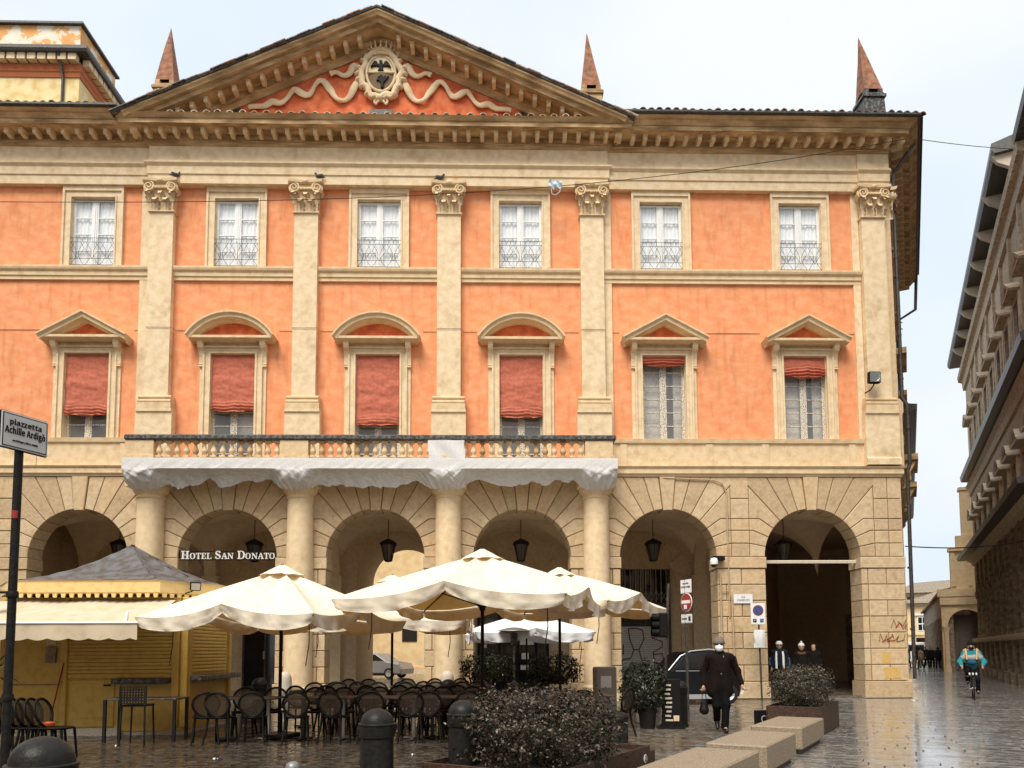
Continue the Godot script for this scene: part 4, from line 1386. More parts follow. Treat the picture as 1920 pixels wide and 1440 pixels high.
func facade_things() -> void:
	# blinds
	var blind_y := [9.17, 9.30, 8.86, 9.13, 10.86, 10.50]
	var lab := ["red fabric blind almost fully lowered in the triangular hooded window beyond the balcony", "red fabric blind in the curved hood window above the balcony end near the hotel sign", "red fabric blind hanging lowest, in the middle curved hood window over the balcony", "red fabric blind with thick gathered hem over the balcony end near the cream pilaster", "red fabric blind rolled almost fully up in a triangular hooded window", "red fabric blind half rolled up in the window beside the corner pilaster"]
	for i in 6:
		var nz := noise(100 + i, 1.0, 3)
		var yb: float = blind_y[i]
		var mb := MB.new()
		mb.grid(func(u: float, v: float) -> Vector3:
			var hgt := 11.19 - yb
			var y := lerpf(11.19, yb, v)
			var k := (y - yb)                     # height above the hem
			var s := u * 2.0 - 1.0
			var z := -0.20 + 0.07 * sin(v * PI * 0.85) * (1.0 - s * s * 0.7) + 0.03 * nz.get_noise_2d(u * 2.0, v * 2.5 * hgt)
			if k < 0.42:                          # gathered folds
				var g := 1.0 - k / 0.42
				y += 0.05 * g * (s * s - 0.4) + 0.03 * nz.get_noise_2d(u * 3.0, 5.0)
				z += g * (0.05 + 0.055 * sin(k * 62.0 + 3.0 * s * s + 2.0 * nz.get_noise_2d(u * 2.2, 8.0)))
			z += 0.008 * sin(v * hgt * 8.4) * (1.0 if k > 0.4 else 0.0)
			return Vector3(XC[i] + s * 0.70 * (1.0 - 0.02 * v), y, z), 26, 60)
		tag(obj("window_blind", mb, M.blind), lab[i], "blind", "red window blinds")
	# lanterns hanging in the arches
	for i in 6:
		var ln := thing("hanging_lantern", ["iron lantern hanging in the arch behind the kiosk roof", "iron lantern hanging behind the hotel lettering", "iron lantern hanging in the open passage arch", "iron lantern hanging in the bar's arch", "iron lantern hanging in the arch with the graffiti shutter", "iron lantern hanging in the dark arch by the street corner"][i], "lantern", Vector3(XC[i] + 0.05, 4.72, -2.6), 0.0, "portico lanterns")
		var mb := MB.new()
		mb.tube([Vector3(0, 0.78, 0), Vector3(0, 1.62, 0)], 0.014, 6)
		obj("chain", mb, M.iron, ln)
		mb = MB.new()
		mb.lathe([[0.30, 0.56], [0.33, 0.60], [0.30, 0.66], [0.16, 0.74], [0.05, 0.79], [0.0, 0.8]], Vector3.ZERO, 6)
		mb.lathe([[0.0, -0.04], [0.12, -0.02], [0.13, 0.02]], Vector3.ZERO, 6)
		for k in 6:
			var a := TAU * k / 6.0
			mb.tube([Vector3(sin(a) * 0.14, 0.0, cos(a) * 0.14), Vector3(sin(a) * 0.27, 0.58, cos(a) * 0.27)], 0.014, 5)
		obj("frame", mb, M.iron, ln)
		mb = MB.new()
		mb.lathe([[0.12, 0.02], [0.255, 0.57]], Vector3.ZERO, 6)
		obj("glass", mb, flat(Color(0.10, 0.085, 0.065), 0.25), ln)
	# hotel lettering on a bar across the second arch
	var hs := thing("hotel_sign", "white serif letters reading hotel san donato across an arch", "sign", Vector3(XC[1] - 0.02, 4.62, -0.12))
	var mb := MB.new()
	mb.bb(-1.52, 1.52, -0.15, -0.12, -0.03, 0.0)
	mb.bb(-1.52, 1.52, 0.12, 0.15, -0.03, 0.0)
	mb.bb(-1.62, -1.52, -0.22, 0.24, -0.05, 0.02)
	mb.bb(1.52, 1.56, -0.2, 0.2, -0.05, 0.02)
	obj("backing", mb, M.black, hs)
	var x := -1.46
	for wd in [["H", 0.345], ["OTEL", 0.255], [" ", 0.2], ["S", 0.345], ["AN", 0.255], [" ", 0.2], ["D", 0.345], ["ONATO", 0.255]]:
		if wd[0] == " ":
			x += 0.10
			continue
		var o := lettering("lettering", wd[0], wd[1], M.whitepaint, hs, Vector3.ZERO, Basis(), "Droid Serif", 0.03, 0.9)
		var bx: AABB = o.mesh.get_aabb()
		o.position = Vector3(x - bx.position.x, -0.115 - bx.position.y, 0.016)
		x += bx.size.x + 0.02
	# floodlight at the corner pilaster
	var fl := thing("floodlight", "black square floodlight on a bracket at the corner pilaster", "floodlight", Vector3(16.05, 10.22, 0.10))
	mb = MB.new()
	mb.tube([Vector3(-0.18, -0.32, 0.0), Vector3(-0.05, -0.25, 0.12), Vector3(0.0, -0.12, 0.28), Vector3(0.0, 0.0, 0.3)], 0.02, 6)
	mb.tube([Vector3(-0.18, -0.02, 0.3), Vector3(-0.12, -0.1, 0.3), Vector3(0.12, -0.1, 0.3), Vector3(0.18, -0.02, 0.3)], 0.015, 6)
	obj("bracket", mb, M.iron, fl)
	mb = MB.new()
	mb.cbox(Vector3(0, 0.1, 0.3), Vector3(0.40, 0.38, 0.16), 0.03, Basis(Vector3.RIGHT, 0.1))
	obj("housing", mb, M.black, fl)
	mb = MB.new()
	mb.lathe([[0.15, 0.0], [0.1, -0.03], [0.04, -0.05], [0.0, -0.055]], Vector3(0, 0.1, 0.39), 20, Basis(Vector3.RIGHT, PI / 2 + 0.1))
	obj("reflector", mb, M.steel, fl)
	mb = MB.new()
	mb.cbox(Vector3(0, 0.1, 0.388), Vector3(0.34, 0.32, 0.012), 0.004, Basis(Vector3.RIGHT, 0.1))
	obj("lens", mb, M.glass, fl)
	# pigeons on the capitals
	var k := 0
	for q in [[-6.62, 17.0, 1.9], [-1.98, 17.0, -1.6], [2.0, 17.0, 1.5]]:
		var pg := thing("pigeon", ["grey pigeon perched on the capital next to the wing wall", "grey pigeon perched on the capital beside the balcony's middle window", "grey pigeon on the capital over the sheet covered pedestal"][k], "pigeon", Vector3(q[0], q[1], 0.16), q[2])
		k += 1
		var pb := MB.new()
		sdf(pb, [[Vector3(0, 0.11, -0.03), Vector3(0, 0.12, 0.05), 0.058, 0.055], [Vector3(0, 0.13, 0.07), Vector3(0, 0.2, 0.1), 0.036, 0.026], [Vector3(0, 0.215, 0.105), Vector3(0, 0.215, 0.11), 0.028, 0.026], [Vector3(0, 0.21, 0.13), Vector3(0, 0.205, 0.15), 0.01, 0.005], [Vector3(0, 0.10, -0.06), Vector3(0, 0.07, -0.20), 0.04, 0.016], [Vector3(0.02, 0.07, 0.02), Vector3(0.02, 0.0, 0.02), 0.009, 0.009], [Vector3(-0.02, 0.07, 0.02), Vector3(-0.02, 0.0, 0.02), 0.009, 0.009]], 0.009, 0.025)
		obj("body", pb, flat(Color(0.06, 0.065, 0.075), 0.7), pg)
		pb = MB.new()
		for s in [-1.0, 1.0]:
			pb.blob(Vector3(s * 0.055, 0.115, -0.05), Vector3(0.012, 0.04, 0.11), Basis(Vector3.RIGHT, 0.25), 8, 6)
		obj("wing", pb, flat(Color(0.025, 0.027, 0.032), 0.7), pg)
	# thin cable pinned along the wall between the window hoods
	for i in 7:
		var xa: float = XC[i - 1] + 1.45 if i > 0 else -13.0
		var xb: float = XC[i] - 1.45 if i < 6 else 16.9
		mb = MB.new()
		mb.tube([Vector3(xa, 12.02, -0.185), Vector3((xa + xb) * 0.5 - 0.45, 12.02, -0.185), Vector3((xa + xb) * 0.5 - 0.4, 12.02, 0.075), Vector3((xa + xb) * 0.5 + 0.4, 12.02, 0.075), Vector3((xa + xb) * 0.5 + 0.45, 12.02, -0.185), Vector3(xb, 12.02, -0.185)] if i in [1, 2, 3, 4] else [Vector3(xa, 12.02, -0.185), Vector3(xb, 12.02, -0.185)], 0.009, 4)
		tag(obj("wall_cable", mb, M.brown), "thin brown cable pinned along the wall level with the window hoods", "cable", "wall cables between the hoods")
	# wires
	var wires := [[Vector3(-12.5, 16.05, 0.3), Vector3(5.7, 16.6, 0.35), Vector3(17.2, 18.15, 0.85), 0.35, "thin dark cable strung along the facade below the entablature"], [Vector3(17.9, 18.3, 0.6), Vector3(21.6, 19.3, -1.2), Vector3(25.4, 20.5, -3.0), 0.06, "thin cable crossing the street between the two eaves"], [Vector3(17.15, 4.9, -0.2), Vector3(20.5, 5.1, -1.6), Vector3(24.6, 5.75, -3.6), 0.12, "dark low cable crossing the street above the cyclist"]]
	for wv in wires:
		mb = MB.new()
		var pp := []
		for i in 25:
			var t := i / 24.0
			var a: Vector3 = wv[0].lerp(wv[1], t)
			var b: Vector3 = wv[1].lerp(wv[2], t)
			pp.append(a.lerp(b, t) + Vector3(0, -wv[3] * sin(t * PI), 0))
		mb.tube(pp, 0.011 if wv[3] != 0.12 else 0.02, 5)
		tag(obj("cable", mb, M.iron), wv[4], "cable")
	# scrap of plastic caught on the cable
	mb = MB.new()
	mb.grid(func(u: float, v: float) -> Vector3: return Vector3((u - 0.5) * 0.42, (v - 0.5) * 0.24 + 0.04 * sin(u * 14.0), 0.05 * sin(u * 11.0 + v * 6.0)), 14, 6)
	mb.tube([Vector3(-0.15, -0.1, 0), Vector3(-0.12, -0.32, 0), Vector3(0.0, -0.36, 0.0), Vector3(0.14, -0.25, 0), Vector3(0.16, -0.08, 0)], 0.012, 5)
	tag(obj("plastic_scrap", mb, flat(Color(0.55, 0.68, 0.76), 0.4), self, Vector3(5.76, 16.62, 0.62)), "pale blue plastic scrap caught on the cable under the entablature", "litter")
	# conduits on the pier between the fifth and sixth arches
	mb = MB.new()
	mb.tube([Vector3(9.2, 7.1, 0.05), Vector3(10.8, 7.04, 0.05), Vector3(11.12, 6.92, 0.05), Vector3(11.25, 6.6, 0.05), Vector3(11.25, 2.6, 0.05)], 0.022, 6)
	mb.tube([Vector3(10.97, 4.0, 0.08), Vector3(10.97, 0.6, 0.09)], 0.03, 6)
	mb.tube([Vector3(11.33, 3.2, 0.05), Vector3(11.36, 0.05, 0.12)], 0.025, 6)
	mb.tube([Vector3(10.9, 3.4, 0.06), Vector3(11.2, 3.45, 0.06), Vector3(11.33, 3.2, 0.06)], 0.014, 5)
	tag(obj("conduit", mb, M.stone[3]), "thin cable conduits running down the pier below the round camera", "conduit")
	# surveillance cameras
	for q in [[Vector3(10.72, 4.28, 0.28), "white dome camera on the pier beside the graffiti shutter arch"], [Vector3(-5.18, 2.62, 10.6), "white dome camera on an arm by the kiosk fascia"]]:
		var cm := thing("dome_camera", q[1], "camera", q[0])
		mb = MB.new()
		if q[0].x > 0:
			mb.bb(0.0, 0.36, 0.12, 0.26, -0.28, -0.02)
		else:
			mb.bb(-0.3, 0.0, -0.22, -0.19, -0.03, 0.03)
			mb.bb(-0.015, 0.015, -0.2, 0.0, -0.015, 0.015)
		obj("arm", mb, M.black, cm)
		mb = MB.new()
		mb.lathe([[0.0, -0.03], [0.12, -0.02], [0.125, 0.1], [0.09, 0.18], [0.0, 0.2]], Vector3.ZERO, 16)
		obj("housing", mb, M.whitepaint, cm)
		mb = MB.new()
		mb.lathe([[0.0, -0.12], [0.06, -0.105], [0.09, -0.07], [0.1, -0.02]], Vector3.ZERO, 16)
		obj("dome", mb, M.darkglass, cm)
	# graffiti scrawls on the corner pier
	var gr := thing("graffiti", "red and green spray paint scrawl on the corner pier", "graffiti", Vector3(16.0, 1.2, 0.008))
	for g in [[[[0.05, 0.62], [0.1, 0.85], [0.2, 0.6], [0.3, 0.8], [0.35, 0.6], [0.5, 0.85], [0.55, 0.62], [0.7, 0.8], [0.62, 0.6], [0.85, 0.65], [0.9, 0.85]], Color(0.24, 0.17, 0.03)], [[[0.45, 1.05], [0.55, 1.3], [0.65, 1.05], [0.7, 1.25], [0.85, 1.1], [0.95, 1.3]], Color(0.24, 0.17, 0.03)], [[[0.15, 0.6], [0.35, 0.7], [0.5, 0.78], [0.55, 0.64], [0.3, 0.62]], Color(0.5, 0.05, 0.04)], [[[0.6, 1.05], [0.75, 1.2], [0.85, 1.0], [0.95, 1.15], [0.93, 0.98]], Color(0.5, 0.05, 0.04)]]:
		mb = MB.new()
		var pp := []
		for q in g[0]:
			pp.append(Vector3(q[0], q[1], 0.0))
		mb.tube(pp, 0.018, 5, false, 0.4)
		obj("stroke", mb, flat(g[1], 0.8), gr)
	mb = MB.new()
	mb.bb(16.18, 16.7, 0.62, 0.98, 0.004, 0.008)
	mb.bb(16.15, 16.4, 1.12, 1.42, 0.004, 0.008)
	tag(obj("paint_patch", mb, tri_mat(M.stone[0].albedo_texture, 0.6, 0.85, null, 0, Color(1.0, 0.86, 0.42))), "yellowish overpainted patches on the corner pier", "paint")

# ---------------------------------------------------------------- light, camera, sky
func build_view() -> void:
	var cam := Camera3D.new()
	cam.name = "camera"
	var yaw := deg_to_rad(1.35)
	var pit := deg_to_rad(4.5)
	var rol := deg_to_rad(-0.251)
	var f := Vector3(sin(yaw) * cos(pit), sin(pit), -cos(yaw) * cos(pit))
	var r := Vector3(cos(yaw), 0, sin(yaw))
	var u := r.cross(f)
	var r2 := r * cos(rol) + u * sin(rol)
	var u2 := u * cos(rol) - r * sin(rol)
	cam.projection = Camera3D.PROJECTION_FRUSTUM
	cam.near = 0.1
	cam.far = 900.0
	cam.size = 0.1 * 1440.0 / 1442.0
	cam.frustum_offset = Vector2(0, 0.1 * 386.5 / 1442.0)
	cam.transform = Transform3D(Basis(r2, u2, -f), Vector3(3.73, 1.56, 24.4))
	add_child(cam)
	cam.current = true
	var env := Environment.new()
	env.background_mode = Environment.BG_SKY
	var n1 := noise(5, 0.9, 5)
	var im := Image.create(512, 256, false, Image.FORMAT_RGBF)
	for y in 256:
		for x in 512:
			var a := x / 512.0 * TAU
			var e := (0.5 - (y + 0.5) / 256.0) * PI
			var d := Vector3(sin(a) * cos(e), sin(e) * 1.6, -cos(a) * cos(e))
			var t := smoothstep(-0.28, 0.30, n1.get_noise_3dv(d * 1.3) - 0.05)
			var c := Color(0.362, 0.375, 0.386).lerp(Color(0.302, 0.342, 0.385), t)
			im.set_pixel(x, y, c)
	var pm := PanoramaSkyMaterial.new()
	pm.panorama = ImageTexture.create_from_image(im)
	var sky := Sky.new()
	sky.sky_material = pm
	env.sky = sky
	env.tonemap_mode = Environment.TONE_MAPPER_LINEAR
	env.tonemap_exposure = 2.65
	env.sdfgi_enabled = true
	env.ssao_enabled = true
	env.ssil_enabled = true
	var we := WorldEnvironment.new()
	we.name = "environment"
	we.environment = env
	add_child(we)
	var sun := DirectionalLight3D.new()
	sun.name = "sun"
	sun.light_energy = 0.5
	sun.light_angular_distance = 30.0
	sun.light_color = Color(1.0, 0.97, 0.92)
	sun.shadow_enabled = true
	sun.look_at_from_position(Vector3(-4.5, 16, 10.5), Vector3.ZERO, Vector3.UP)
	add_child(sun)

# ---------------------------------------------------------------- ground
func build_ground() -> void:
	var mb := MB.new()
	mb.quad(Vector3(-300, -0.014, 300), Vector3(300, -0.014, 300), Vector3(300, -0.014, -500), Vector3(-300, -0.014, -500))
	tag(obj("ground", mb, M.mud), "dark wet bedding between the paving stones", "", "", "structure")
	var pv := Node3D.new()
	pv.name = "pavement"
	add_child(pv)
	tag(pv, "wet dark stone paving of the square and the street", "", "", "structure")
	var cells := []      # [centre, length, width, turn, walkway]
	var dir := Vector2(0.479, -0.878)            # street direction in plan (x, z)
	var side := func(p: Vector2) -> float: return (p - Vector2(8.95, 11.9)).dot(Vector2(0.878, 0.479))
	# square: rows along the facade
	var z := 23.6
	while z > -0.6:
		var d := rnd(0.22, 0.31)
		var x := -14.0 + rnd(0, 0.5)
		while x < 18.0:
			var l := rnd(0.38, 0.95)
			var c := Vector2(x + l * 0.5, z - d * 0.5)
			if side.call(c) < -1.6 and not (side.call(c) > -4.3 and c.y < 14.0 and c.y > 1.5):
				cells.append([c, l, d, 0.0, 0])
			x += l
		z -= d
	# smooth walkway beside the blocks and the street itself: rows across the street
	var q := -16.0
	while q < 75.0:
		var d := rnd(0.24, 0.34) if q < 30.0 else 0.5
		var w := -1.6 + rnd(-0.3, 0.0)
		while w < 11.0:
			var l := rnd(0.4, 1.0)
			var c := Vector2(8.95, 11.9) + dir * (q + d * 0.5) + Vector2(0.878, 0.479) * (w + l * 0.5)
			cells.append([c, l, d, 1.0, 0])
			w += l
		q += d
	q = -3.0
	while q < 12.0:
		var d := rnd(0.55, 0.95)
		var w := -4.5
		while w < -1.7:
			var l := rnd(0.9, 1.5)
			var c := Vector2(8.95, 11.9) + dir * (q + d * 0.5) + Vector2(0.878, 0.479) * (w + l * 0.5)
			if c.y < 14.2 and c.y > 0.6:
				cells.append([c, l, d, 1.0, 1])
			w += l
		q += d
	var cam := Vector2(3.73, 24.4)
	var keep := []
	for k in cells:
		var v: Vector2 = k[0] - cam
		var dep := -v.y
		if dep < 4.5 or absf(v.x + 0.02 * dep) > 0.70 * dep + 2.0:
			continue
		# seen share: wide near stones first
		keep.append([dep, k])
	keep.sort_custom(func(a, b): return a[0] < b[0])
	var singles := 0
	var rest := {}
	var ba := Basis(Vector3.UP, TURN)
	for e in keep:
		var k: Array = e[1]
		var c: Vector2 = k[0]
		var l: float = k[1]
		var d: float = k[2]
		var b := Basis() if k[3] == 0.0 else Basis(Vector3.UP, TURN - PI / 2)
		b = b * Basis(Vector3.UP, rnd(-0.015, 0.015)) * Basis(Vector3.RIGHT, rnd(-0.008, 0.008)) * Basis(Vector3(0, 0, 1), rnd(-0.004, 0.004))
		var y := rnd(-0.0015, 0.001)
		var mat: Material = (M.street[rng.randi() % 4] if k[3] > 0.0 and k[4] == 0 else M.pave[rng.randi() % 4] if k[4] == 0 else M.flag[rng.randi() % 3])
		var single: bool = singles < 300 and e[0] > 7.2 and (e[0] < 13.0 or k[4] == 1)
		var m: MB
		if single:
			m = MB.new()
		else:
			if not rest.has(mat):
				rest[mat] = MB.new()
			m = rest[mat]
		var g := 0.006 if k[4] == 0 else 0.005
		var hx := l * 0.5 - g
		var hz := d * 0.5 - g
		var cc := Vector3(c.x, y, c.y)
		var top := []
		var low := []
		var dep := []
		for s in [[-1, 1], [1, 1], [1, -1], [-1, -1]]:
			var j := Vector3(rnd(-0.012, 0.012), 0, rnd(-0.012, 0.012)) if k[4] == 0 else Vector3.ZERO
			top.append(cc + b * (Vector3(s[0] * (hx - 0.006), 0, s[1] * (hz - 0.006)) + j))
			low.append(cc + b * (Vector3(s[0] * hx, -0.0025, s[1] * hz) + j))
			dep.append(cc + b * (Vector3(s[0] * hx, -0.04, s[1] * hz) + j))
		m.quad(top[0], top[1], top[2], top[3])
		for i in 4:
			var j := (i + 1) % 4
			m.quad(low[i], low[j], top[j], top[i])
			m.quad(dep[i], dep[j], low[j], low[i])
		if single:
			singles += 1
			obj("paving_stone" if k[4] == 0 else "flagstone", m, mat, pv)
	for mat in rest:
		tag(obj("distant_stones", rest[mat], mat, pv), "", "", "", "stuff")
	# litter on the stones
	var spots := [[-0.35, 12.9, 0.032], [2.5, 12.6, 0.022], [16.5, 1.1, 0.08], [-2.6, 11.2, 0.022]]
	for s in spots:
		mb = MB.new()
		mb.grid(func(u: float, v: float) -> Vector3: return Vector3((u - 0.5) * s[2] * 2.0, 0.008 + 0.012 * sin(u * 5.0) * sin(v * 4.0), (v - 0.5) * s[2] * 1.5), 4, 4)
		tag(obj("paper_scrap", mb, M.white, self, Vector3(s[0], 0.0, s[1])), "small white scrap of paper lying on the wet paving", "litter", "paper scraps on the paving")

# ---------------------------------------------------------------- other buildings
func hood_window(parent: Node, x: float, y: float, w: float, h: float, curved: bool) -> void:
	var wn := part("window", parent, Vector3(x, y, 0))
	var mb := MB.new()
	mb.bb(-w * 0.5, w * 0.5, 0.0, h, -0.02, 0.012)
	obj("pane", mb, M.darkglass, wn)
	mb = MB.new()
	for s in [-1.0, 1.0]:
		mb.bb(s * (w * 0.5 + 0.12) - 0.12, s * (w * 0.5 + 0.12) + 0.12, -0.1, h, 0.0, 0.14)
	mb.bb(-w * 0.5 - 0.24, w * 0.5 + 0.24, h, h + 0.3, 0.0, 0.14)
	mb.bb(-w * 0.5 - 0.3, w * 0.5 + 0.3, -0.25, -0.1, 0.0, 0.22)
	obj("frame", mb, M.brownlight, wn)
	mb = MB.new()
	var e := w * 0.5 + 0.35
	var pts := []
	if curved:
		for k in 9:
			var a := lerpf(-60.0, 60.0, k / 8.0)
			pts.append(Vector3(sin(deg_to_rad(a)) * e / 0.866, h + 0.35 + (cos(deg_to_rad(a)) - 0.5) * e / 0.866, 0))
	else:
		pts = [Vector3(-e, h + 0.35, 0), Vector3(0, h + 0.85, 0), Vector3(e, h + 0.35, 0)]
	sweep(mb, [[0.0, 0.5], [-0.14, 0.46], [-0.16, 0.0], [0.0, 0.0]], pts, Vector3(0, 0, 1))
	mb.bb(-e, e, h + 0.28, h + 0.38, 0.0, 0.46)
	obj("hood", mb, M.limestone if curved else M.brownlight, wn)

func build_street() -> void:
	var turn := atan2(-0.887, -0.461)
	var b := thing("street_palace", "tall weathered brown palace with rows of hooded windows along the narrow street", "building", Vector3(24.62, 0, -4.68), turn)
	var x1 := 4.2
	var x0 := -22.5
	var mb := MB.new()
	mb.bb(x0, x1, 7.3, 20.4, -3.0, 0.0)
	mb.bb(x0, x1, 0.0, 7.3, -3.0, -0.55)
	obj("wall", mb, M.brownlight, b)
	mb = MB.new()
	var x := x1 - 0.5
	var n := 0
	while x > x0:
		mb.bb(x - 0.36, x + 0.36, 0.0, 0.5, -0.56, 0.42)
		mb.bb(x - 0.3, x + 0.3, 0.5, 1.95, -0.56, 0.24)
		mb.lathe([[0.26, 2.2], [0.28, 2.3], [0.22, 2.36], [0.2, 4.6], [0.24, 4.65], [0.3, 4.95]], Vector3(x, 0, -0.05), 10)
		mb.bb(x - 0.32, x + 0.32, 4.95, 5.1, -0.56, 0.22)
		mb.bb(x - 0.2, x + 0.2, 5.1, 6.9, -0.56, 0.1)
		var p := [[x - 2.2, 5.1], [x - 2.2, 7.3], [x, 7.3], [x, 5.1]]
		p += arc(x - 1.1, 5.1, 0.9, 0, 180, 10)
		mb.prism(P2(p), -0.56, 0.0)
		x -= 2.2
		n += 1
	obj("blind_arcade", mb, M.brown, b)
	mb = MB.new()
	mb.mould(x0, x1, [[-0.56, 1.95], [0.28, 1.95], [0.34, 2.05], [0.34, 2.2], [-0.56, 2.22]])
	mb.mould(x0, x1, [[-0.1, 6.9], [0.12, 6.9], [0.2, 7.1], [0.5, 7.3], [-0.1, 7.3]])
	mb.mould(x0, x1, [[-0.1, 11.5], [0.1, 11.5], [0.14, 11.9], [0.3, 12.1], [-0.1, 12.2]])
	mb.mould(x0, x1, [[-0.1, 18.6], [0.15, 18.6], [0.2, 19.1], [0.4, 19.2], [0.45, 19.5], [-0.1, 19.5]])
	obj("band", mb, M.brownlight, b)
	mb = MB.new()
	mb.mould(x0, x1, [[-0.1, 7.3], [0.95, 7.25], [1.0, 7.45], [-0.1, 7.9]])
	mb.mould(x0 + 1.0, x1, [[-0.1, 12.2], [0.62, 12.3], [0.66, 12.6], [-0.1, 12.85]])
	mb.mould(x0 - 0.3, x1 - 1.8, [[-3.0, 20.3], [0.85, 20.3], [0.95, 20.45], [0.95, 20.7], [-3.0, 21.6]])
	obj("eaves", mb, M.gutter, b)
	mb = MB.new()
	x = x1 - 0.3
	while x > x0:
		mb.bb(x - 0.1, x + 0.1, 19.15, 19.42, 0.2, 0.42)
		x -= 0.34
	obj("dentils", mb, M.brownlight, b)
	for i in 8:
		mb = MB.new()
		mb.ext(P2([[0.0, 19.6], [0.3, 19.7], [0.75, 20.0], [0.95, 20.3], [0.0, 20.3]]), Vector3(x1 - 2.2 - i * 3.0, 0, 0), Vector3(0, 0, 1), Vector3.UP, Vector3(0.22, 0, 0))
		obj("eaves_bracket", mb, M.limestone, b)
	for i in 9:
		hood_window(b, x1 - 1.5 - i * 2.75, 8.15, 1.1, 1.15, true)
		hood_window(b, x1 - 1.5 - i * 2.75, 13.3, 1.1, 2.0, false)
		mb = MB.new()
		mb.bb(x1 - 0.2 - i * 2.75, x1 + 0.1 - i * 2.75, 12.85, 18.6, -0.02, 0.12)
		obj("pilaster", mb, M.brownlight, b)
	# neighbour nearer the square: dark eaves and louvred shutters
	var nb := thing("shuttered_house", "brown house with dark louvred shutters next to the weathered palace", "building", Vector3(24.9, 0, -4.5), turn)
	mb = MB.new()
	mb.bb(4.3, 13.0, 0.0, 19.6, -4.0, 0.05)
	obj("wall", mb, M.brown, nb)
	mb = MB.new()
	mb.mould(3.9, 13.0, [[-4.0, 19.6], [0.8, 19.55], [0.85, 19.8], [-4.0, 21.5]])
	obj("eaves", mb, M.lead, nb)
	for y in [9.6, 12.9]:
		for xx in [5.3, 6.9]:
			var sh := part("shutter", nb, Vector3(xx, y, 0.14))
			mb = MB.new()
			mb.bb(-0.5, -0.42, 0.0, 2.2, 0.0, 0.06)
			mb.bb(0.42, 0.5, 0.0, 2.2, 0.0, 0.06)
			mb.bb(-0.42, 0.42, 0.0, 0.08, 0.0, 0.06)
			mb.bb(-0.42, 0.42, 2.12, 2.2, 0.0, 0.06)
			obj("frame", mb, M.gutter, sh)
			var sl := MB.new()
			sl.box(Vector3.ZERO, Vector3(0.84, 0.015, 0.07), Basis(Vector3.RIGHT, 0.7))
			var sm := sl.mesh()
			for k in 22:
				obj("slat", sm, M.gutter, sh, Vector3(0, 0.14 + k * 0.09, 0.03))
	# low arcaded church flank beyond, its end wall facing the square
	var ch := thing("arcaded_portico", "low brown portico with a round arched end wall beyond the palace", "building", Vector3(24.31, 0, -4.84), turn)
	mb = MB.new()
	var p := [[0.25, 0.0], [0.25, 5.9], [3.2, 5.9], [3.2, 0.0], [2.75, 0.0]]
	mb.bb(-62.0, -25.0, 3.9, 5.5, -0.2, 1.3)
	mb.bb(-62.0, -25.0, 0.0, 5.5, -1.4, -1.2)
	x = -25.2
	while x > -62.0:
		mb.bb(x - 0.35, x + 0.35, 0.0, 3.9, 0.85, 1.3)
		x -= 2.0
	obj("arcade", mb, M.brown, ch)
	mb = MB.new()
	var ap := [[1.55, 0.0], [1.55, 5.5], [-1.3, 5.5], [-1.3, 0.0], [-1.0, 0.0], [-1.0, 3.1]]
	ap += arc(0.1, 3.1, 1.1, 180, 0, 12)
	ap += [[1.2, 0.0]]
	mb.ext(P2(ap), Vector3(-25.0, 0, 0), Vector3(0, 0, 1), Vector3.UP, Vector3(0.35, 0, 0))
	mb.bb(-25.1, -24.45, 5.1, 5.6, -1.5, 1.75)
	mb.bb(-24.66, -24.5, 4.55, 5.1, -1.4, 1.62)
	mb.bb(-25.3, -24.7, 5.6, 8.2, -1.5, 0.9)
	mb.bb(-24.7, -24.6, 5.8, 8.1, 0.6, 0.9)
	mb.bb(-24.7, -24.6, 5.8, 8.1, -0.35, -0.15)
	mb.bb(-25.4, -24.5, 8.2, 8.4, -1.6, 1.0)
	mb.bb(-25.3, -24.7, 8.4, 9.25, -1.2, 0.5)
	mb.bb(-25.6, -24.9, 9.25, 12.4, -0.6, 0.1)
	mb.bb(-25.7, -24.8, 12.4, 12.6, -0.7, 0.2)
	mb.lathe([[0.22, 0.0], [0.2, 0.4], [0.16, 0.5], [0.15, 2.6], [0.25, 3.05]], Vector3(-24.6, 0, 1.3), 10)
	obj("end_wall", mb, M.cream2, ch)
	mb = MB.new()
	mb.mould(-62.0, -25.0, [[-1.4, 5.9], [1.6, 5.45], [1.6, 5.6], [-1.4, 6.3]])
	obj("roof", mb, M.tile[0], ch)
	# orange house closing the view down the street
	var hs := thing("street_end_house", "pale orange house with a white window closing the far end of the street", "building", Vector3(57.6, 0, -74.0), -0.5)
	mb = MB.new()
	mb.bb(-1.2, 5.0, 3.0, 7.4, -6.0, 0.0)
	mb.bb(-1.2, 0.6, 0.0, 3.0, -6.0, 0.0)
	mb.bb(2.2, 5.0, 0.0, 3.0, -6.0, 0.0)
	obj("wall", mb, M.wallback, hs)
	mb = MB.new()
	mb.bb(-1.3, 5.1, 3.3, 3.55, -6.0, 0.12)
	mb.bb(-1.3, 5.1, 7.1, 7.41, -6.0, 0.25)
	obj("band", mb, M.cream2, hs)
	var wn := part("window", hs, Vector3(1.4, 3.85, 0))
	mb = MB.new()
	mb.bb(-0.55, 0.55, 0.0, 1.9, 0.0, 0.05)
	mb.bb(-0.8, 0.8, 2.0, 2.2, 0.0, 0.2)
	obj("frame", mb, M.whitepaint, wn)
	for i in 2:
		for j in 2:
			mb = MB.new()
			mb.bb(-0.46 + i * 0.5, -0.04 + i * 0.5, 0.1 + j * 0.9, 0.85 + j * 0.9, 0.05, 0.06)
			obj("pane", mb, M.darkglass, wn)
	mb = MB.new()
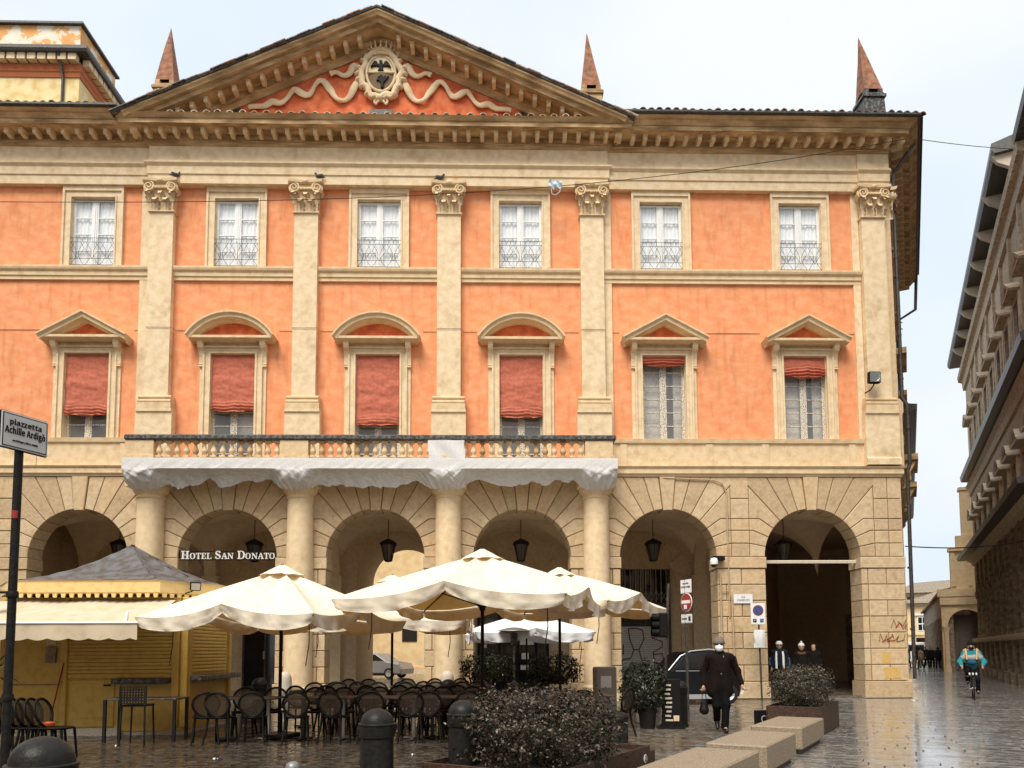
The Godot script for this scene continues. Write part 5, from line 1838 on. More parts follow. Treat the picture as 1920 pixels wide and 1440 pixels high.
	mb.ext(P2([[-0.4, 7.6], [5.2, 7.6], [5.2, 9.6]]), Vector3(0, 0, -6.4), Vector3.RIGHT, Vector3.UP, Vector3(0, 0, 7.0))
	mb.ext(P2([[-1.6, 7.42], [5.2, 7.42], [5.2, 7.7], [-0.6, 7.9]]), Vector3(0, 0, -6.4), Vector3.RIGHT, Vector3.UP, Vector3(0, 0, 7.1))
	obj("roof", mb, M.tile[2], hs)
	mb = MB.new()
	mb.bb(0.6, 2.2, 0.0, 3.0, -5.0, -4.8)
	obj("archway", mb, M.wallback, hs)
	var h2 := thing("distant_house", "pale house with a low attic rising above the far orange house", "building", Vector3(70.5, 0, -95.0), -0.5)
	mb = MB.new()
	mb.bb(-3.0, 8.0, 0.0, 10.4, -6.0, 0.0)
	obj("wall", mb, M.cream2, h2)
	mb = MB.new()
	mb.ext(P2([[-3.8, 10.35], [8.4, 10.35], [5.0, 12.2], [-0.5, 11.9]]), Vector3(0, 0, -6.5), Vector3.RIGHT, Vector3.UP, Vector3(0, 0, 7.2))
	obj("roof", mb, M.tile[2], h2)
	mb = MB.new()
	for xx in [-1.5, 1.0]:
		mb.bb(xx, xx + 1.0, 8.6, 9.8, 0.0, 0.05)
	obj("window", mb, M.darkglass, h2)
	# lower house after the palazzo, same side of the street
	var D := Vector3(0.479, 0, -0.878)
	var lh := thing("corner_house", "lower house beyond the palazzo on the same side of the street", "building", Vector3(17.0, 0, 0) + D * 12.05, TURN)
	mb = MB.new()
	mb.bb(0.0, 34.0, 0.0, 12.6, -5.0, -0.1)
	obj("wall", mb, M.wallback, lh)
	mb = MB.new()
	mb.mould(0.0, 34.0, [[-0.2, 12.6], [0.5, 12.6], [0.75, 12.75], [0.8, 12.95], [-5.0, 14.2], [-5.0, 12.6]])
	obj("roof", mb, M.gutter, lh)
	# yellow tower behind the palazzo
	var tw := thing("yellow_tower", "yellow building with a bracketed cornice and peeling parapet behind the palazzo", "building", Vector3(-15.35, 2.4, -9.6))
	mb = MB.new()
	mb.bb(-10.0, 0.0, 18.0, 26.4, -3.4, 0.0)
	obj("wall", mb, M.yellowwall, tw)
	mb = MB.new()
	sweep(mb, [[-0.4, 25.6], [0.05, 25.6], [0.08, 25.8], [0.12, 25.85], [0.12, 26.2], [-0.4, 26.2]], [Vector3(0, 0, -3.4), Vector3(0, 0, 0), Vector3(-10, 0, 0)], Vector3.UP)
	obj("frieze", mb, flat(Color(0.45, 0.14, 0.05), 0.9), tw)
	mb = MB.new()
	sweep(mb, [[-0.4, 26.5], [0.55, 26.5], [0.6, 26.6], [0.6, 26.75], [-0.4, 26.85]], [Vector3(0, 0, -3.4), Vector3(0, 0, 0), Vector3(-10, 0, 0)], Vector3.UP)
	sweep(mb, [[-0.5, 28.2], [0.12, 28.2], [0.12, 28.3], [-0.5, 28.3]], [Vector3(0, 0, -3.4), Vector3(0, 0, 0), Vector3(-10, 0, 0)], Vector3.UP)
	obj("cornice", mb, M.gutter, tw)
	mb = MB.new()
	mb.bb(-0.18, 0.18, 26.2, 26.5, 0.12, 0.42)
	var mm := mb.mesh()
	for k in 9:
		obj("bracket", mm, M.cream, tw, Vector3(-0.15 - k * 0.46, 0, 0))
		if k < 8:
			var o := obj("bracket", mm, M.cream, tw, Vector3(0, 0, -0.2 - k * 0.44))
			o.rotation.y = PI / 2
	mb = MB.new()
	mb.bb(-10.0, -0.05, 26.8, 28.2, -3.3, -0.05)
	obj("parapet", mb, M.peel, tw)
	mb = MB.new()
	mb.tube([Vector3(-0.75, 26.6, 0.5), Vector3(-0.72, 26.2, 0.3), Vector3(-0.7, 25.5, 0.08), Vector3(-0.7, 18.0, 0.08)], 0.06, 8)
	obj("downpipe", mb, M.gutter, tw)
	mb = MB.new()
	mb.bb(-4.9, -3.75, 22.0, 24.75, -0.02, 0.02)
	obj("window", mb, M.whitepaint, tw)
	# unseen palaces, added to close off low sky; they stand in the windows' reflections
	for q in [["added_opposite_palace", "unseen ochre palace added to close off low sky opposite the pedimented palazzo", Vector3(4, 0, 52), PI, 44.0, 16.0], ["added_side_palace", "unseen ochre palace added to close off low sky on the kiosk's side", Vector3(-23, 0, 26), PI / 2, 44.0, 16.0], ["added_flank_palace", "unseen ochre palace added to close off low sky on the street's side", Vector3(33, 0, 34), -PI / 2, 34.0, 17.0]]:
		var op := thing(q[0], q[1], "building", q[2], q[3])
		mb = MB.new()
		mb.bb(-q[4] * 0.5, q[4] * 0.5, 0.0, q[5], -6.0, 0.0)
		obj("wall", mb, M.wallback, op)
		mb = MB.new()
		mb.mould(-q[4] * 0.5 - 0.5, q[4] * 0.5 + 0.5, [[-6.5, q[5]], [0.8, q[5]], [0.85, q[5] + 0.3], [-2.5, q[5] + 2.0], [-6.5, q[5] + 0.3]])
		obj("roof", mb, M.tile[0], op)
		for i in 9:
			for y in [2.0, 7.0, 11.5]:
				mb = MB.new()
				var x2: float = -q[4] * 0.5 + q[4] * (i + 0.5) / 9.0
				mb.bb(x2 - 0.6, x2 + 0.6, y, y + 2.4, 0.0, 0.06)
				obj("window", mb, M.darkglass, op)
	# building behind the passage, with the parked cars in front of it
	var bk := thing("back_street_house", "beige house seen through the passage behind the parked cars", "building", Vector3(0, 0, -28.0))
	mb = MB.new()
	mb.bb(-14.0, 16.0, 0.0, 14.0, -3.0, 0.0)
	obj("wall", mb, M.wallback, bk)
	mb = MB.new()
	mb.bb(-14.0, 16.0, 5.6, 6.1, 0.0, 0.2)
	mb.bb(-14.0, 16.0, 0.0, 0.5, 0.0, 0.1)
	for k in 7:
		mb.bb(-0.2 + 0.0, 1.1, 0.5 + k * 0.75, 1.2 + k * 0.75, 0.0, 0.12)
	obj("rustication", mb, M.cream2, bk)
	for q in [[-2.0, 2.2, 1.0, 2.2], [2.6, 0.4, 1.6, 3.4], [-0.4, 7.0, 1.2, 2.2], [3.0, 7.0, 1.2, 2.2]]:
		mb = MB.new()
		mb.bb(q[0] - q[2] * 0.5, q[0] + q[2] * 0.5, q[1], q[1] + q[3], 0.0, 0.05)
		obj("window", mb, M.darkglass, bk)
	mb = MB.new()
	mb.quad(Vector3(-16, 0.012, -9.4), Vector3(18, 0.012, -9.4), Vector3(18, 0.012, -28), Vector3(-16, 0.012, -28))
	tag(obj("back_street", mb, M.flag[0]), "pale paved street behind the palazzo", "", "", "structure")

# ---------------------------------------------------------------- square furniture
func ring_pts(c: Vector3, a: Vector3, b: Vector3, k := 24) -> Array:
	var l := []
	for i in k:
		l.append(c + a * cos(TAU * i / k) + b * sin(TAU * i / k))
	return l

func build_kiosk() -> void:
	var k := thing("kiosk", "yellow newsstand kiosk with closed roller shutters and a dark tent roof", "kiosk", Vector3(-3.85, 0, 8.35))
	var mb := MB.new()     # local: x -1.75..1.75, z -1.25..1.25
	mb.bb(-1.70, 1.70, 0.08, 2.62, -1.2, 1.19)
	obj("wall", mb, M.yellow, k)
	mb = MB.new()
	mb.bb(-1.68, 1.68, 0.0, 0.1, -1.18, 1.16)
	mb.bb(-0.55, 0.52, 0.0, 0.14, 1.16, 1.26)
	obj("plinth", mb, M.limestone, k)
	for x in [[-1.76, -1.66], [-0.62, -0.5], [1.46, 1.60], [1.64, 1.76]]:
		mb = MB.new()
		mb.cbox(Vector3((x[0] + x[1]) * 0.5, 1.38, 1.20), Vector3(x[1] - x[0], 2.46, 0.12), 0.012)
		obj("post", mb, M.yellow, k)
	mb = MB.new()
	mb.cbox(Vector3(1.72, 1.38, -1.12), Vector3(0.1, 2.46, 0.12), 0.012)
	obj("post", mb, M.yellow, k)
	mb = MB.new()
	mb.cbox(Vector3(1.72, 1.38, 1.08), Vector3(0.1, 2.46, 0.14), 0.012)
	obj("post", mb, M.yellow, k)
	var fs := part("roller_shutter", k, Vector3(0.48, 1.08, 1.19))
	var sl := MB.new()
	sl.mould(-0.97, 0.97, [[0.0, 0.0], [0.03, 0.006], [0.034, 0.03], [0.026, 0.064], [0.0, 0.067]])
	var sm := sl.mesh()
	for i in 21:
		obj("slat", sm, M.yellow, fs, Vector3(0, 0.08 + i * 0.07, 0))
	mb = MB.new()
	mb.cbox(Vector3(0, 0.035, 0.02), Vector3(1.94, 0.08, 0.05), 0.01)
	obj("bottom_rail", mb, M.yellow, fs)
	var ss := part("roller_shutter", k, Vector3(1.70, 1.08, 0.02), PI / 2)
	sl = MB.new()
	sl.mould(-0.98, 0.98, [[0.0, 0.0], [0.03, 0.006], [0.034, 0.03], [0.026, 0.064], [0.0, 0.067]])
	sm = sl.mesh()
	for i in 20:
		obj("slat", sm, M.yellow, ss, Vector3(0, 0.08 + i * 0.07, 0))
	for q in [[Vector3(0.95, 1.02, 1.34), Vector3(1.0, 0.1, 0.3)], [Vector3(1.85, 1.06, 0.0), Vector3(0.3, 0.1, 2.25)]]:
		mb = MB.new()
		mb.cbox(q[0], q[1], 0.012)
		obj("counter", mb, M.lead, k)
	var dr := part("door", k, Vector3(-0.03, 0.16, 1.2))
	mb = MB.new()
	mb.cbox(Vector3(0, 0.44, 0.0), Vector3(0.84, 0.88, 0.05), 0.01)
	mb.bb(-0.38, 0.38, 0.17, 0.18, 0.02, 0.035)
	obj("leaf", mb, M.yellow, dr)
	mb = MB.new()
	mb.cbox(Vector3(0.3, 0.78, 0.05), Vector3(0.14, 0.03, 0.03), 0.008)
	obj("handle", mb, M.black, dr)
	for q in [[-1.4, 0.95], [-1.4, 0.25]]:
		mb = MB.new()
		mb.bb(-1.66, -0.64, q[1], q[1] + 0.012, 1.19, 1.205)
		obj("joint_strip", mb, M.gutter, k)
	mb = MB.new()
	mb.cbox(Vector3(-0.82, 1.52, 1.225), Vector3(0.2, 0.3, 0.04), 0.008)
	obj("letter_box", mb, M.brown, k)
	mb = MB.new()
	mb.bb(-0.92, -0.74, 1.70, 1.86, 1.2, 1.21)
	obj("notice", mb, M.cream, k)
	# fascia, tabs, tent roof (octagon)
	var oc := [[-1.45, 1.55], [1.33, 1.55], [2.09, 0.55], [2.09, -1.3], [1.33, -2.3], [-1.45, -2.3], [-2.2, -1.3], [-2.2, 0.55]]
	mb = MB.new()
	var path := []
	for i in oc.size() + 1:
		path.append(Vector3(oc[(oc.size() - i) % oc.size()][0], 0, oc[(oc.size() - i) % oc.size()][1]))
	sweep(mb, [[-0.08, 2.66], [0.0, 2.66], [0.02, 2.68], [0.02, 2.88], [0.04, 2.90], [-0.08, 2.91]], path, Vector3.UP)
	obj("fascia", mb, M.fascia, k)
	mb = MB.new()
	mb.ext(P2(oc.map(func(q): return [q[0] * 0.97, q[1] * 0.97])), Vector3(0, 2.64, 0), Vector3.RIGHT, Vector3(0, 0, 1), Vector3(0, 0.03, 0))
	obj("soffit", mb, M.darkwood, k)
	var tb := MB.new()
	tb.ext(P2([[-0.045, 0.0], [-0.03, -0.075], [0.03, -0.075], [0.045, 0.0]]), Vector3(0, 0, -0.02), Vector3.RIGHT, Vector3.UP, Vector3(0, 0, 0.03))
	var tm := tb.mesh()
	for i in 18:
		obj("tab", tm, M.fascia, k, Vector3(-1.38 + i * 0.155, 2.66, 1.55))
	for i in 8:
		var o := obj("tab", tm, M.fascia, k, Vector3(1.40 + i * 0.09, 2.66, 1.50 - i * 0.118))
		o.rotation.y = 0.92
	mb = MB.new()
	var apx := Vector3(-0.1, 3.84, -0.35)
	for i in 8:
		var a := Vector3(oc[i][0] * 0.99, 2.90, oc[i][1] * 0.99)
		var b := Vector3(oc[(i + 1) % 8][0] * 0.99, 2.90, oc[(i + 1) % 8][1] * 0.99)
		mb.grid(func(u: float, v: float) -> Vector3:
			var e := b.lerp(a, u)
			var p := e.lerp(apx, v)
			return p + Vector3(0, -0.13 * sin(v * PI) - 0.05 * sin(u * PI) * sin(v * PI) + 0.008 * sin(v * 30.0 + u * 3.0), 0), 8, 14)
	obj("tent_roof", mb, M.tarp, k)
	# awning over the front
	var aw := thing("awning", "grey beige awning with scalloped valance unrolled over the kiosk front", "awning", Vector3(-3.85, 0, 8.35))
	mb = MB.new()
	mb.grid(func(u: float, v: float) -> Vector3:
		var x := lerpf(-2.6, 1.56, u)
		return Vector3(x, lerpf(2.54, 2.07, v) - 0.05 * sin(v * PI) + 0.012 * sin(u * 22.0 + v * 3.0), lerpf(1.38, 2.90, v)), 60, 10)
	obj("fabric", mb, M.awning, aw)
	mb = MB.new()
	mb.grid(func(u: float, v: float) -> Vector3:
		var x := lerpf(-2.6, 1.56, u)
		var sc := 0.035 * absf(sin((x + 2.6) / 0.17 * PI * 0.5 + 0.4))
		return Vector3(x, lerpf(2.05, 1.80 - sc, v), 2.92 + 0.012 * sin(u * 31.0) * v), 240, 3)
	obj("valance", mb, M.awning, aw)
	mb = MB.new()
	mb.tube([Vector3(-2.6, 2.06, 2.92), Vector3(1.58, 2.06, 2.92)], 0.022, 8)
	obj("front_bar", mb, M.whitepaint, aw)
	mb = MB.new()
	for x in [-2.0, 1.35]:
		mb.tube([Vector3(x, 2.45, 1.28), Vector3(x - 0.35, 2.28, 2.1), Vector3(x, 2.06, 2.9)], 0.025, 6)
	obj("folding_arm", mb, M.whitepaint, aw)
	# small floodlight and bulbs
	var fl := thing("spotlight", "small black work lamp clamped to the kiosk fascia", "lamp", Vector3(-2.05, 2.72, 9.45), 0.5)
	mb = MB.new()
	mb.cbox(Vector3(0, 0.1, 0.1), Vector3(0.2, 0.17, 0.06), 0.015, Basis(Vector3.RIGHT, 0.3))
	mb.tube([Vector3(-0.2, -0.05, -0.05), Vector3(-0.06, 0.0, 0.06), Vector3(0.0, 0.06, 0.08)], 0.012, 5)
	obj("housing", mb, M.black, fl)
	mb = MB.new()
	mb.box(Vector3(0, 0.09, 0.137), Vector3(0.16, 0.13, 0.01), Basis(Vector3.RIGHT, 0.3))
	obj("lens", mb, M.steel, fl)
	mb = MB.new()
	mb.tube([Vector3(0, 0.0, 0), Vector3(0.15, 1.15, -0.14)], 0.013, 6)
	tag(obj("broom_stick", mb, M.red, self, Vector3(-4.55, 0.22, 9.75)), "red broom handle leaning against the kiosk", "broom")

func canopy(called: String, label: String, at: Vector3, turn: float, s: float, yc: float, ym: float, ya: float, m: Material, pole_r := 0.032) -> Node3D:
	var t := thing(called, label, "umbrella", at, turn, "café umbrellas" if m == M.canvas else "")
	var h := s * 0.5
	var nz := noise(int(at.x * 37.0) + 200, 1.1, 3)
	var rib := []
	for q in [[-1, 1], [0, 1], [1, 1], [1, 0], [1, -1], [0, -1], [-1, -1], [-1, 0]]:
		rib.append(Vector3(q[0] * h, yc if absf(q[0] * q[1]) > 0.5 else ym, q[1] * h))
	var top := Vector3(0, ya - 0.10, 0)
	var rim := func(i: int, u: float) -> Vector3:
		var a: Vector3 = rib[i]
		var b: Vector3 = rib[(i + 1) % 8]
		var sag := sin(u * PI)
		var p := a.lerp(b, u)
		return p + Vector3(-p.x * 0.035 * sag, -0.085 * pow(sag, 0.8), -p.z * 0.035 * sag)
	var mb := MB.new()
	for i in 8:
		mb.grid(func(u: float, v: float) -> Vector3:
			var e: Vector3 = rim.call(i, u)
			var p: Vector3 = top.lerp(e, v)
			p.y -= 0.09 * sin(v * PI) * sin(u * PI)
			p.y += 0.02 * sin(v * PI) + 0.012 * nz.get_noise_2d(u * 3.0 + i * 7.0, v * 3.0) * sin(u * PI)
			return p, 10, 12)
	obj("canopy", mb, m, t)
	mb = MB.new()
	for i in 8:
		mb.grid(func(u: float, v: float) -> Vector3:
			var e: Vector3 = rim.call(i, u)
			var out := Vector3(e.x, 0, e.z).normalized()
			var sag := pow(sin(u * PI), 0.6)
			var w := 0.035 * sin(u * 21.0 + i * 2.3) * v + 0.04 * nz.get_noise_2d(u * 4.0 + i * 5.0, v * 1.5) * v
			var pull := (1.0 - sag) * v * 0.05
			return e + Vector3(0, -v * (0.15 + 0.10 * sag), 0) + out * (0.02 + w - pull - 0.03 * v), 22, 6)
	obj("valance", mb, m, t)
	mb = MB.new()
	mb.grid(func(u: float, v: float) -> Vector3:
		var a := u * TAU
		var r := lerpf(0.02, 0.40, v) * (1.0 + 0.06 * sin(a * 8.0) * v)
		return Vector3(sin(a) * r, ya - 0.01 - 0.19 * v - 0.02 * v * absf(sin(a * 4.0 + 1.0)) + 0.015 * nz.get_noise_2d(a * 2.0, v * 3.0), cos(a) * r), 56, 6)
	obj("vent_cap", mb, m, t)
	mb = MB.new()
	for i in 8:
		mb.tube([top + Vector3(0, -0.05, 0), rib[i] + Vector3(0, -0.035, 0)], 0.013, 5)
		mb.tube([Vector3(0, yc - 0.06, 0), top.lerp(rib[i], 0.55) + Vector3(0, -0.06, 0)], 0.011, 5)
	obj("rib", mb, M.black, t)
	mb = MB.new()
	mb.tube([Vector3(0, 0.06, 0), Vector3(0, ya, 0)], pole_r, 10)
	mb.lathe([[0.05, yc - 0.14], [0.06, yc - 0.08], [0.13, yc - 0.03], [0.13, yc]], Vector3.ZERO, 12)
	obj("pole", mb, M.black, t)
	mb = MB.new()
	mb.cbox(Vector3(0, 0.045, 0), Vector3(0.55, 0.09, 0.55), 0.015)
	obj("base", mb, M.castiron, t)
	for q in [[0, -0.1], [2, 0.12]]:
		mb = MB.new()
		var p: Vector3 = rib[q[0]] * Vector3(0.72, 1, 0.72) + Vector3(q[1], 0.02, 0.0)
		mb.tube([p + Vector3(0, 0.05, 0), p + Vector3(0.03, -0.5, 0.05), p + Vector3(-0.02, -0.85, 0.06)], 0.009, 4)
		obj("strap", mb, M.black, t)
	return t

func build_umbrellas() -> void:
	canopy("cafe_umbrella", "cream square café umbrella with a pole among the front chairs, widest in view", Vector3(3.52, 0, 10.5), -0.3, 3.9, 2.42, 2.66, 3.42, M.canvas)
	canopy("cafe_umbrella", "cream square café umbrella whose corner meets the kiosk awning", Vector3(-0.17, 0, 10.2), -0.32, 3.4, 2.16, 2.34, 3.17, M.canvas)
	canopy("cafe_umbrella", "cream square café umbrella reaching towards the no entry sign", Vector3(5.2, 0, 7.2), -0.52, 3.8, 2.52, 2.78, 3.44, M.canvas)
	canopy("cafe_umbrella", "cream café umbrella standing closest to the open passage arch", Vector3(1.2, 0, 5.2), -0.02, 3.9, 2.25, 2.42, 3.48, M.canvas)
	canopy("white_umbrella", "white market umbrella in front of the bar windows", Vector3(4.65, 0, 2.6), 0.12, 3.2, 2.06, 2.16, 2.72, M.cloth_white, 0.025)

func make_chair() -> Node3D:
	var t := thing("bistro_chair", "black plastic bistro chair with oval woven back at a café table", "chair", Vector3.ZERO, 0.0, "oval backed bistro chairs")
	var mb := MB.new()      # faces +z
	mb.lathe([[0.0, 0.425], [0.19, 0.425], [0.215, 0.435], [0.22, 0.45], [0.205, 0.458], [0.0, 0.448]], Vector3.ZERO, 16)
	obj("seat", mb, M.plastic, t)
	for s in [-1.0, 1.0]:
		mb = MB.new()
		mb.tube([Vector3(s * 0.17, 0.43, 0.15), Vector3(s * 0.19, 0.0, 0.19)], [0.021, 0.016], 7)
		obj("leg", mb, M.plastic, t)
		mb = MB.new()
		mb.tube([Vector3(s * 0.22, 0.0, -0.27), Vector3(s * 0.185, 0.25, -0.20), Vector3(s * 0.175, 0.43, -0.175), Vector3(s * 0.165, 0.58, -0.195)], [0.016, 0.02, 0.021, 0.018], 7)
		obj("leg", mb, M.plastic, t)
	mb = MB.new()
	var c := Vector3(0, 0.67, -0.225)
	var up := Vector3(0, 0.205, -0.055)
	var l := []
	for i in 28:
		var a := TAU * i / 28.0
		var w := 0.215 * (1.0 - 0.12 * maxf(0.0, -sin(a)))
		l.append(c + Vector3(w * cos(a), 0, 0) + up * sin(a))
	mb.tube(l, 0.021, 7, true)
	obj("back_ring", mb, M.plastic, t)
	mb = MB.new()
	mb.grid(func(u: float, v: float) -> Vector3:
		var y := (v - 0.5) * 1.9
		var w := 0.205 * sqrt(maxf(0.0, 1.0 - y * y)) * (1.0 - 0.12 * maxf(0.0, -y))
		return c + Vector3((u * 2.0 - 1.0) * w, 0, 0) + up * y, 8, 10)
	obj("back_panel", mb, M.weave, t)
	return t

func make_table() -> Node3D:
	var t := thing("cafe_table", "dark rectangular café table on grey metal foot", "table", Vector3.ZERO, 0.0, "café tables")
	var mb := MB.new()
	mb.cbox(Vector3(0, 0.735, 0), Vector3(1.15, 0.03, 0.68), 0.008)
	obj("top", mb, M.darkwood, t)
	for x in [-0.36, 0.36]:
		mb = MB.new()
		mb.cbox(Vector3(x, 0.37, 0), Vector3(0.06, 0.70, 0.06), 0.008)
		mb.cbox(Vector3(x, 0.02, 0), Vector3(0.07, 0.03, 0.6), 0.01)
		mb.cbox(Vector3(x, 0.02, 0), Vector3(0.36, 0.028, 0.07), 0.01)
		obj("leg", mb, M.steel if x > 0 else M.castiron, t)
	return t

func build_cafe() -> void:
	var chair := make_chair()
	var table := make_table()
	var used := [false, false]
	var put_chair := func(p: Vector2, turn: float, label := "") -> void:
		if not used[0]:
			chair.position = Vector3(p.x, 0, p.y)
			chair.rotation.y = turn
			used[0] = true
			chair.set_meta("label", label)
		else:
			again(chair, "bistro_chair", Vector3(p.x, 0, p.y), turn, label)
	# near chairs show their backs (facing -z), far chairs face the viewer
	var rows := [[10.4, [-0.7, 0.62, 1.95, 3.0], "table row next to the bollards"], [8.1, [0.1, 1.5, 2.75], "middle table row"], [6.1, [0.4, 1.9, 3.1], "table row closest to the columns"]]
	for r in rows:
		for x in r[1]:
			var tx: float = x + rnd(-0.05, 0.05)
			if not used[1]:
				table.position = Vector3(tx, 0, r[0])
				used[1] = true
				table.set_meta("label", "dark café table in the " + r[2])
			else:
				again(table, "cafe_table", Vector3(tx, 0, r[0]), rnd(-0.04, 0.04), "dark café table in the " + r[2])
			for s in [-1.0, 1.0]:
				put_chair.call(Vector2(tx + s * 0.30 + rnd(-0.05, 0.05), r[0] + 0.50 + rnd(-0.04, 0.1)), PI + rnd(-0.25, 0.25), "oval backed chair facing the portico, in the " + r[2])
				put_chair.call(Vector2(tx + s * 0.30 + rnd(-0.05, 0.05), r[0] - 0.52 + rnd(-0.08, 0.04)), rnd(-0.25, 0.25), "oval backed chair facing away from the portico, in the " + r[2])
	put_chair.call(Vector2(-1.22, 10.95), PI + 0.35, "black oval backed chair turned aside at the table end towards the kiosk")
	put_chair.call(Vector2(5.35, 10.9), PI - 0.3, "black oval backed chair facing the portico behind the large dark shrub")
	put_chair.call(Vector2(5.95, 10.4), PI + 0.9, "black oval backed chair turned sideways beside the potted shrub")
	put_chair.call(Vector2(4.6, 9.2), 0.2, "black oval backed chair facing the large dark shrub")
	put_chair.call(Vector2(4.2, 4.95), 0.1, "black oval backed chair in front of the patio heater between two shrub troughs")
	again(table, "cafe_table", Vector3(5.3, 0, 10.2), 0.1, "dark café table behind the large dark shrub")
	# bar table and woven chair by the kiosk
	var bt := thing("bar_table", "tall black metal table standing by the kiosk counter", "table", Vector3(-2.45, 0, 10.45))
	var mb := MB.new()
	mb.cbox(Vector3(0, 0.74, 0), Vector3(1.26, 0.03, 0.6), 0.006)
	obj("top", mb, M.lead, bt)
	for q in [[-0.6, 0.27], [0.6, 0.27], [-0.6, -0.27], [0.6, -0.27]]:
		mb = MB.new()
		mb.bb(q[0] - 0.025, q[0] + 0.025, 0.0, 0.725, q[1] - 0.025, q[1] + 0.025)
		obj("leg", mb, M.iron, bt)
	var gc := thing("grid_back_chair", "black metal chair with a square grid back at the tall table", "chair", Vector3(-2.35, 0, 11.0), PI)
	mb = MB.new()
	mb.cbox(Vector3(0, 0.66, 0), Vector3(0.40, 0.03, 0.38), 0.008)
	obj("seat", mb, M.iron, gc)
	for q in [[-0.18, 0.16], [0.18, 0.16], [-0.19, -0.18], [0.19, -0.18]]:
		mb = MB.new()
		mb.tube([Vector3(q[0], 0.65, q[1]), Vector3(q[0] * 1.12, 0.0, q[1] * 1.15)], 0.016, 6)
		obj("leg", mb, M.iron, gc)
	mb = MB.new()
	for i in 9:
		mb.bb(-0.19 + i * 0.0475 - 0.010, -0.19 + i * 0.0475 + 0.010, 0.70, 0.98, -0.215, -0.20)
	for i in 7:
		mb.bb(-0.21, 0.21, 0.70 + i * 0.046 - 0.010, 0.70 + i * 0.046 + 0.010, -0.218, -0.199)
	mb.bb(-0.225, -0.2, 0.66, 1.0, -0.225, -0.195)
	mb.bb(0.2, 0.225, 0.66, 1.0, -0.225, -0.195)
	obj("backrest", mb, M.iron, gc)
	# stacked chairs at the kiosk's far end
	for i in 6:
		var o := again(chair, "bistro_chair", Vector3(-3.55 + i * 0.155, 0.0, 12.55 + 0.02 * i), PI / 2 + rnd(-0.06, 0.06), "black bistro chair pushed into a close row below the street name pole")
		o.set_meta("group", "bistro chairs stored in a close row")
	mb = MB.new()
	mb.lathe([[0.0, 0.0], [0.10, 0.0], [0.12, 0.03], [0.115, 0.06], [0.0, 0.075]], Vector3(-2.98, 0.46, 12.6), 16)
	tag(obj("orange_cushion", mb, flat(Color(0.62, 0.12, 0.03), 0.6)), "round orange cushion on the stored chairs", "cushion")
	# palm in a pot at the kiosk's corner
	var pm := thing("palm_plant", "dark spiky palm in a black pot beside the stored chairs", "plant", Vector3(-4.35, 0, 11.9))
	mb = MB.new()
	mb.lathe([[0.16, 0.0], [0.2, 0.4], [0.22, 0.42], [0.2, 0.42], [0.0, 0.38]], Vector3.ZERO, 14)
	obj("pot", mb, M.black, pm)
	mb = MB.new()
	mb.tube([Vector3(0, 0.38, 0), Vector3(0.02, 1.25, 0)], [0.05, 0.035], 7)
	obj("trunk", mb, M.darkwood, pm)
	mb = MB.new()
	for i in 26:
		var a := rnd(0, TAU)
		var el := rnd(-0.4, 1.1)
		var d := Vector3(cos(a) * cos(el), sin(el), sin(a) * cos(el))
		var len := rnd(0.5, 0.8)
		var sd := d.cross(Vector3.UP).normalized() * 0.028
		var p0 := Vector3(0.02, 1.25, 0)
		var p1 := p0 + d * len * 0.55
		var p2 := p0 + d * len + Vector3(0, -0.16, 0)
		mb.quad(p0 - sd * 0.3, p0 + sd * 0.3, p1 + sd, p1 - sd)
		mb.tri(p1 - sd, p1 + sd, p2)
	obj("foliage", mb, flat(Color(0.02, 0.028, 0.014), 0.5), pm)

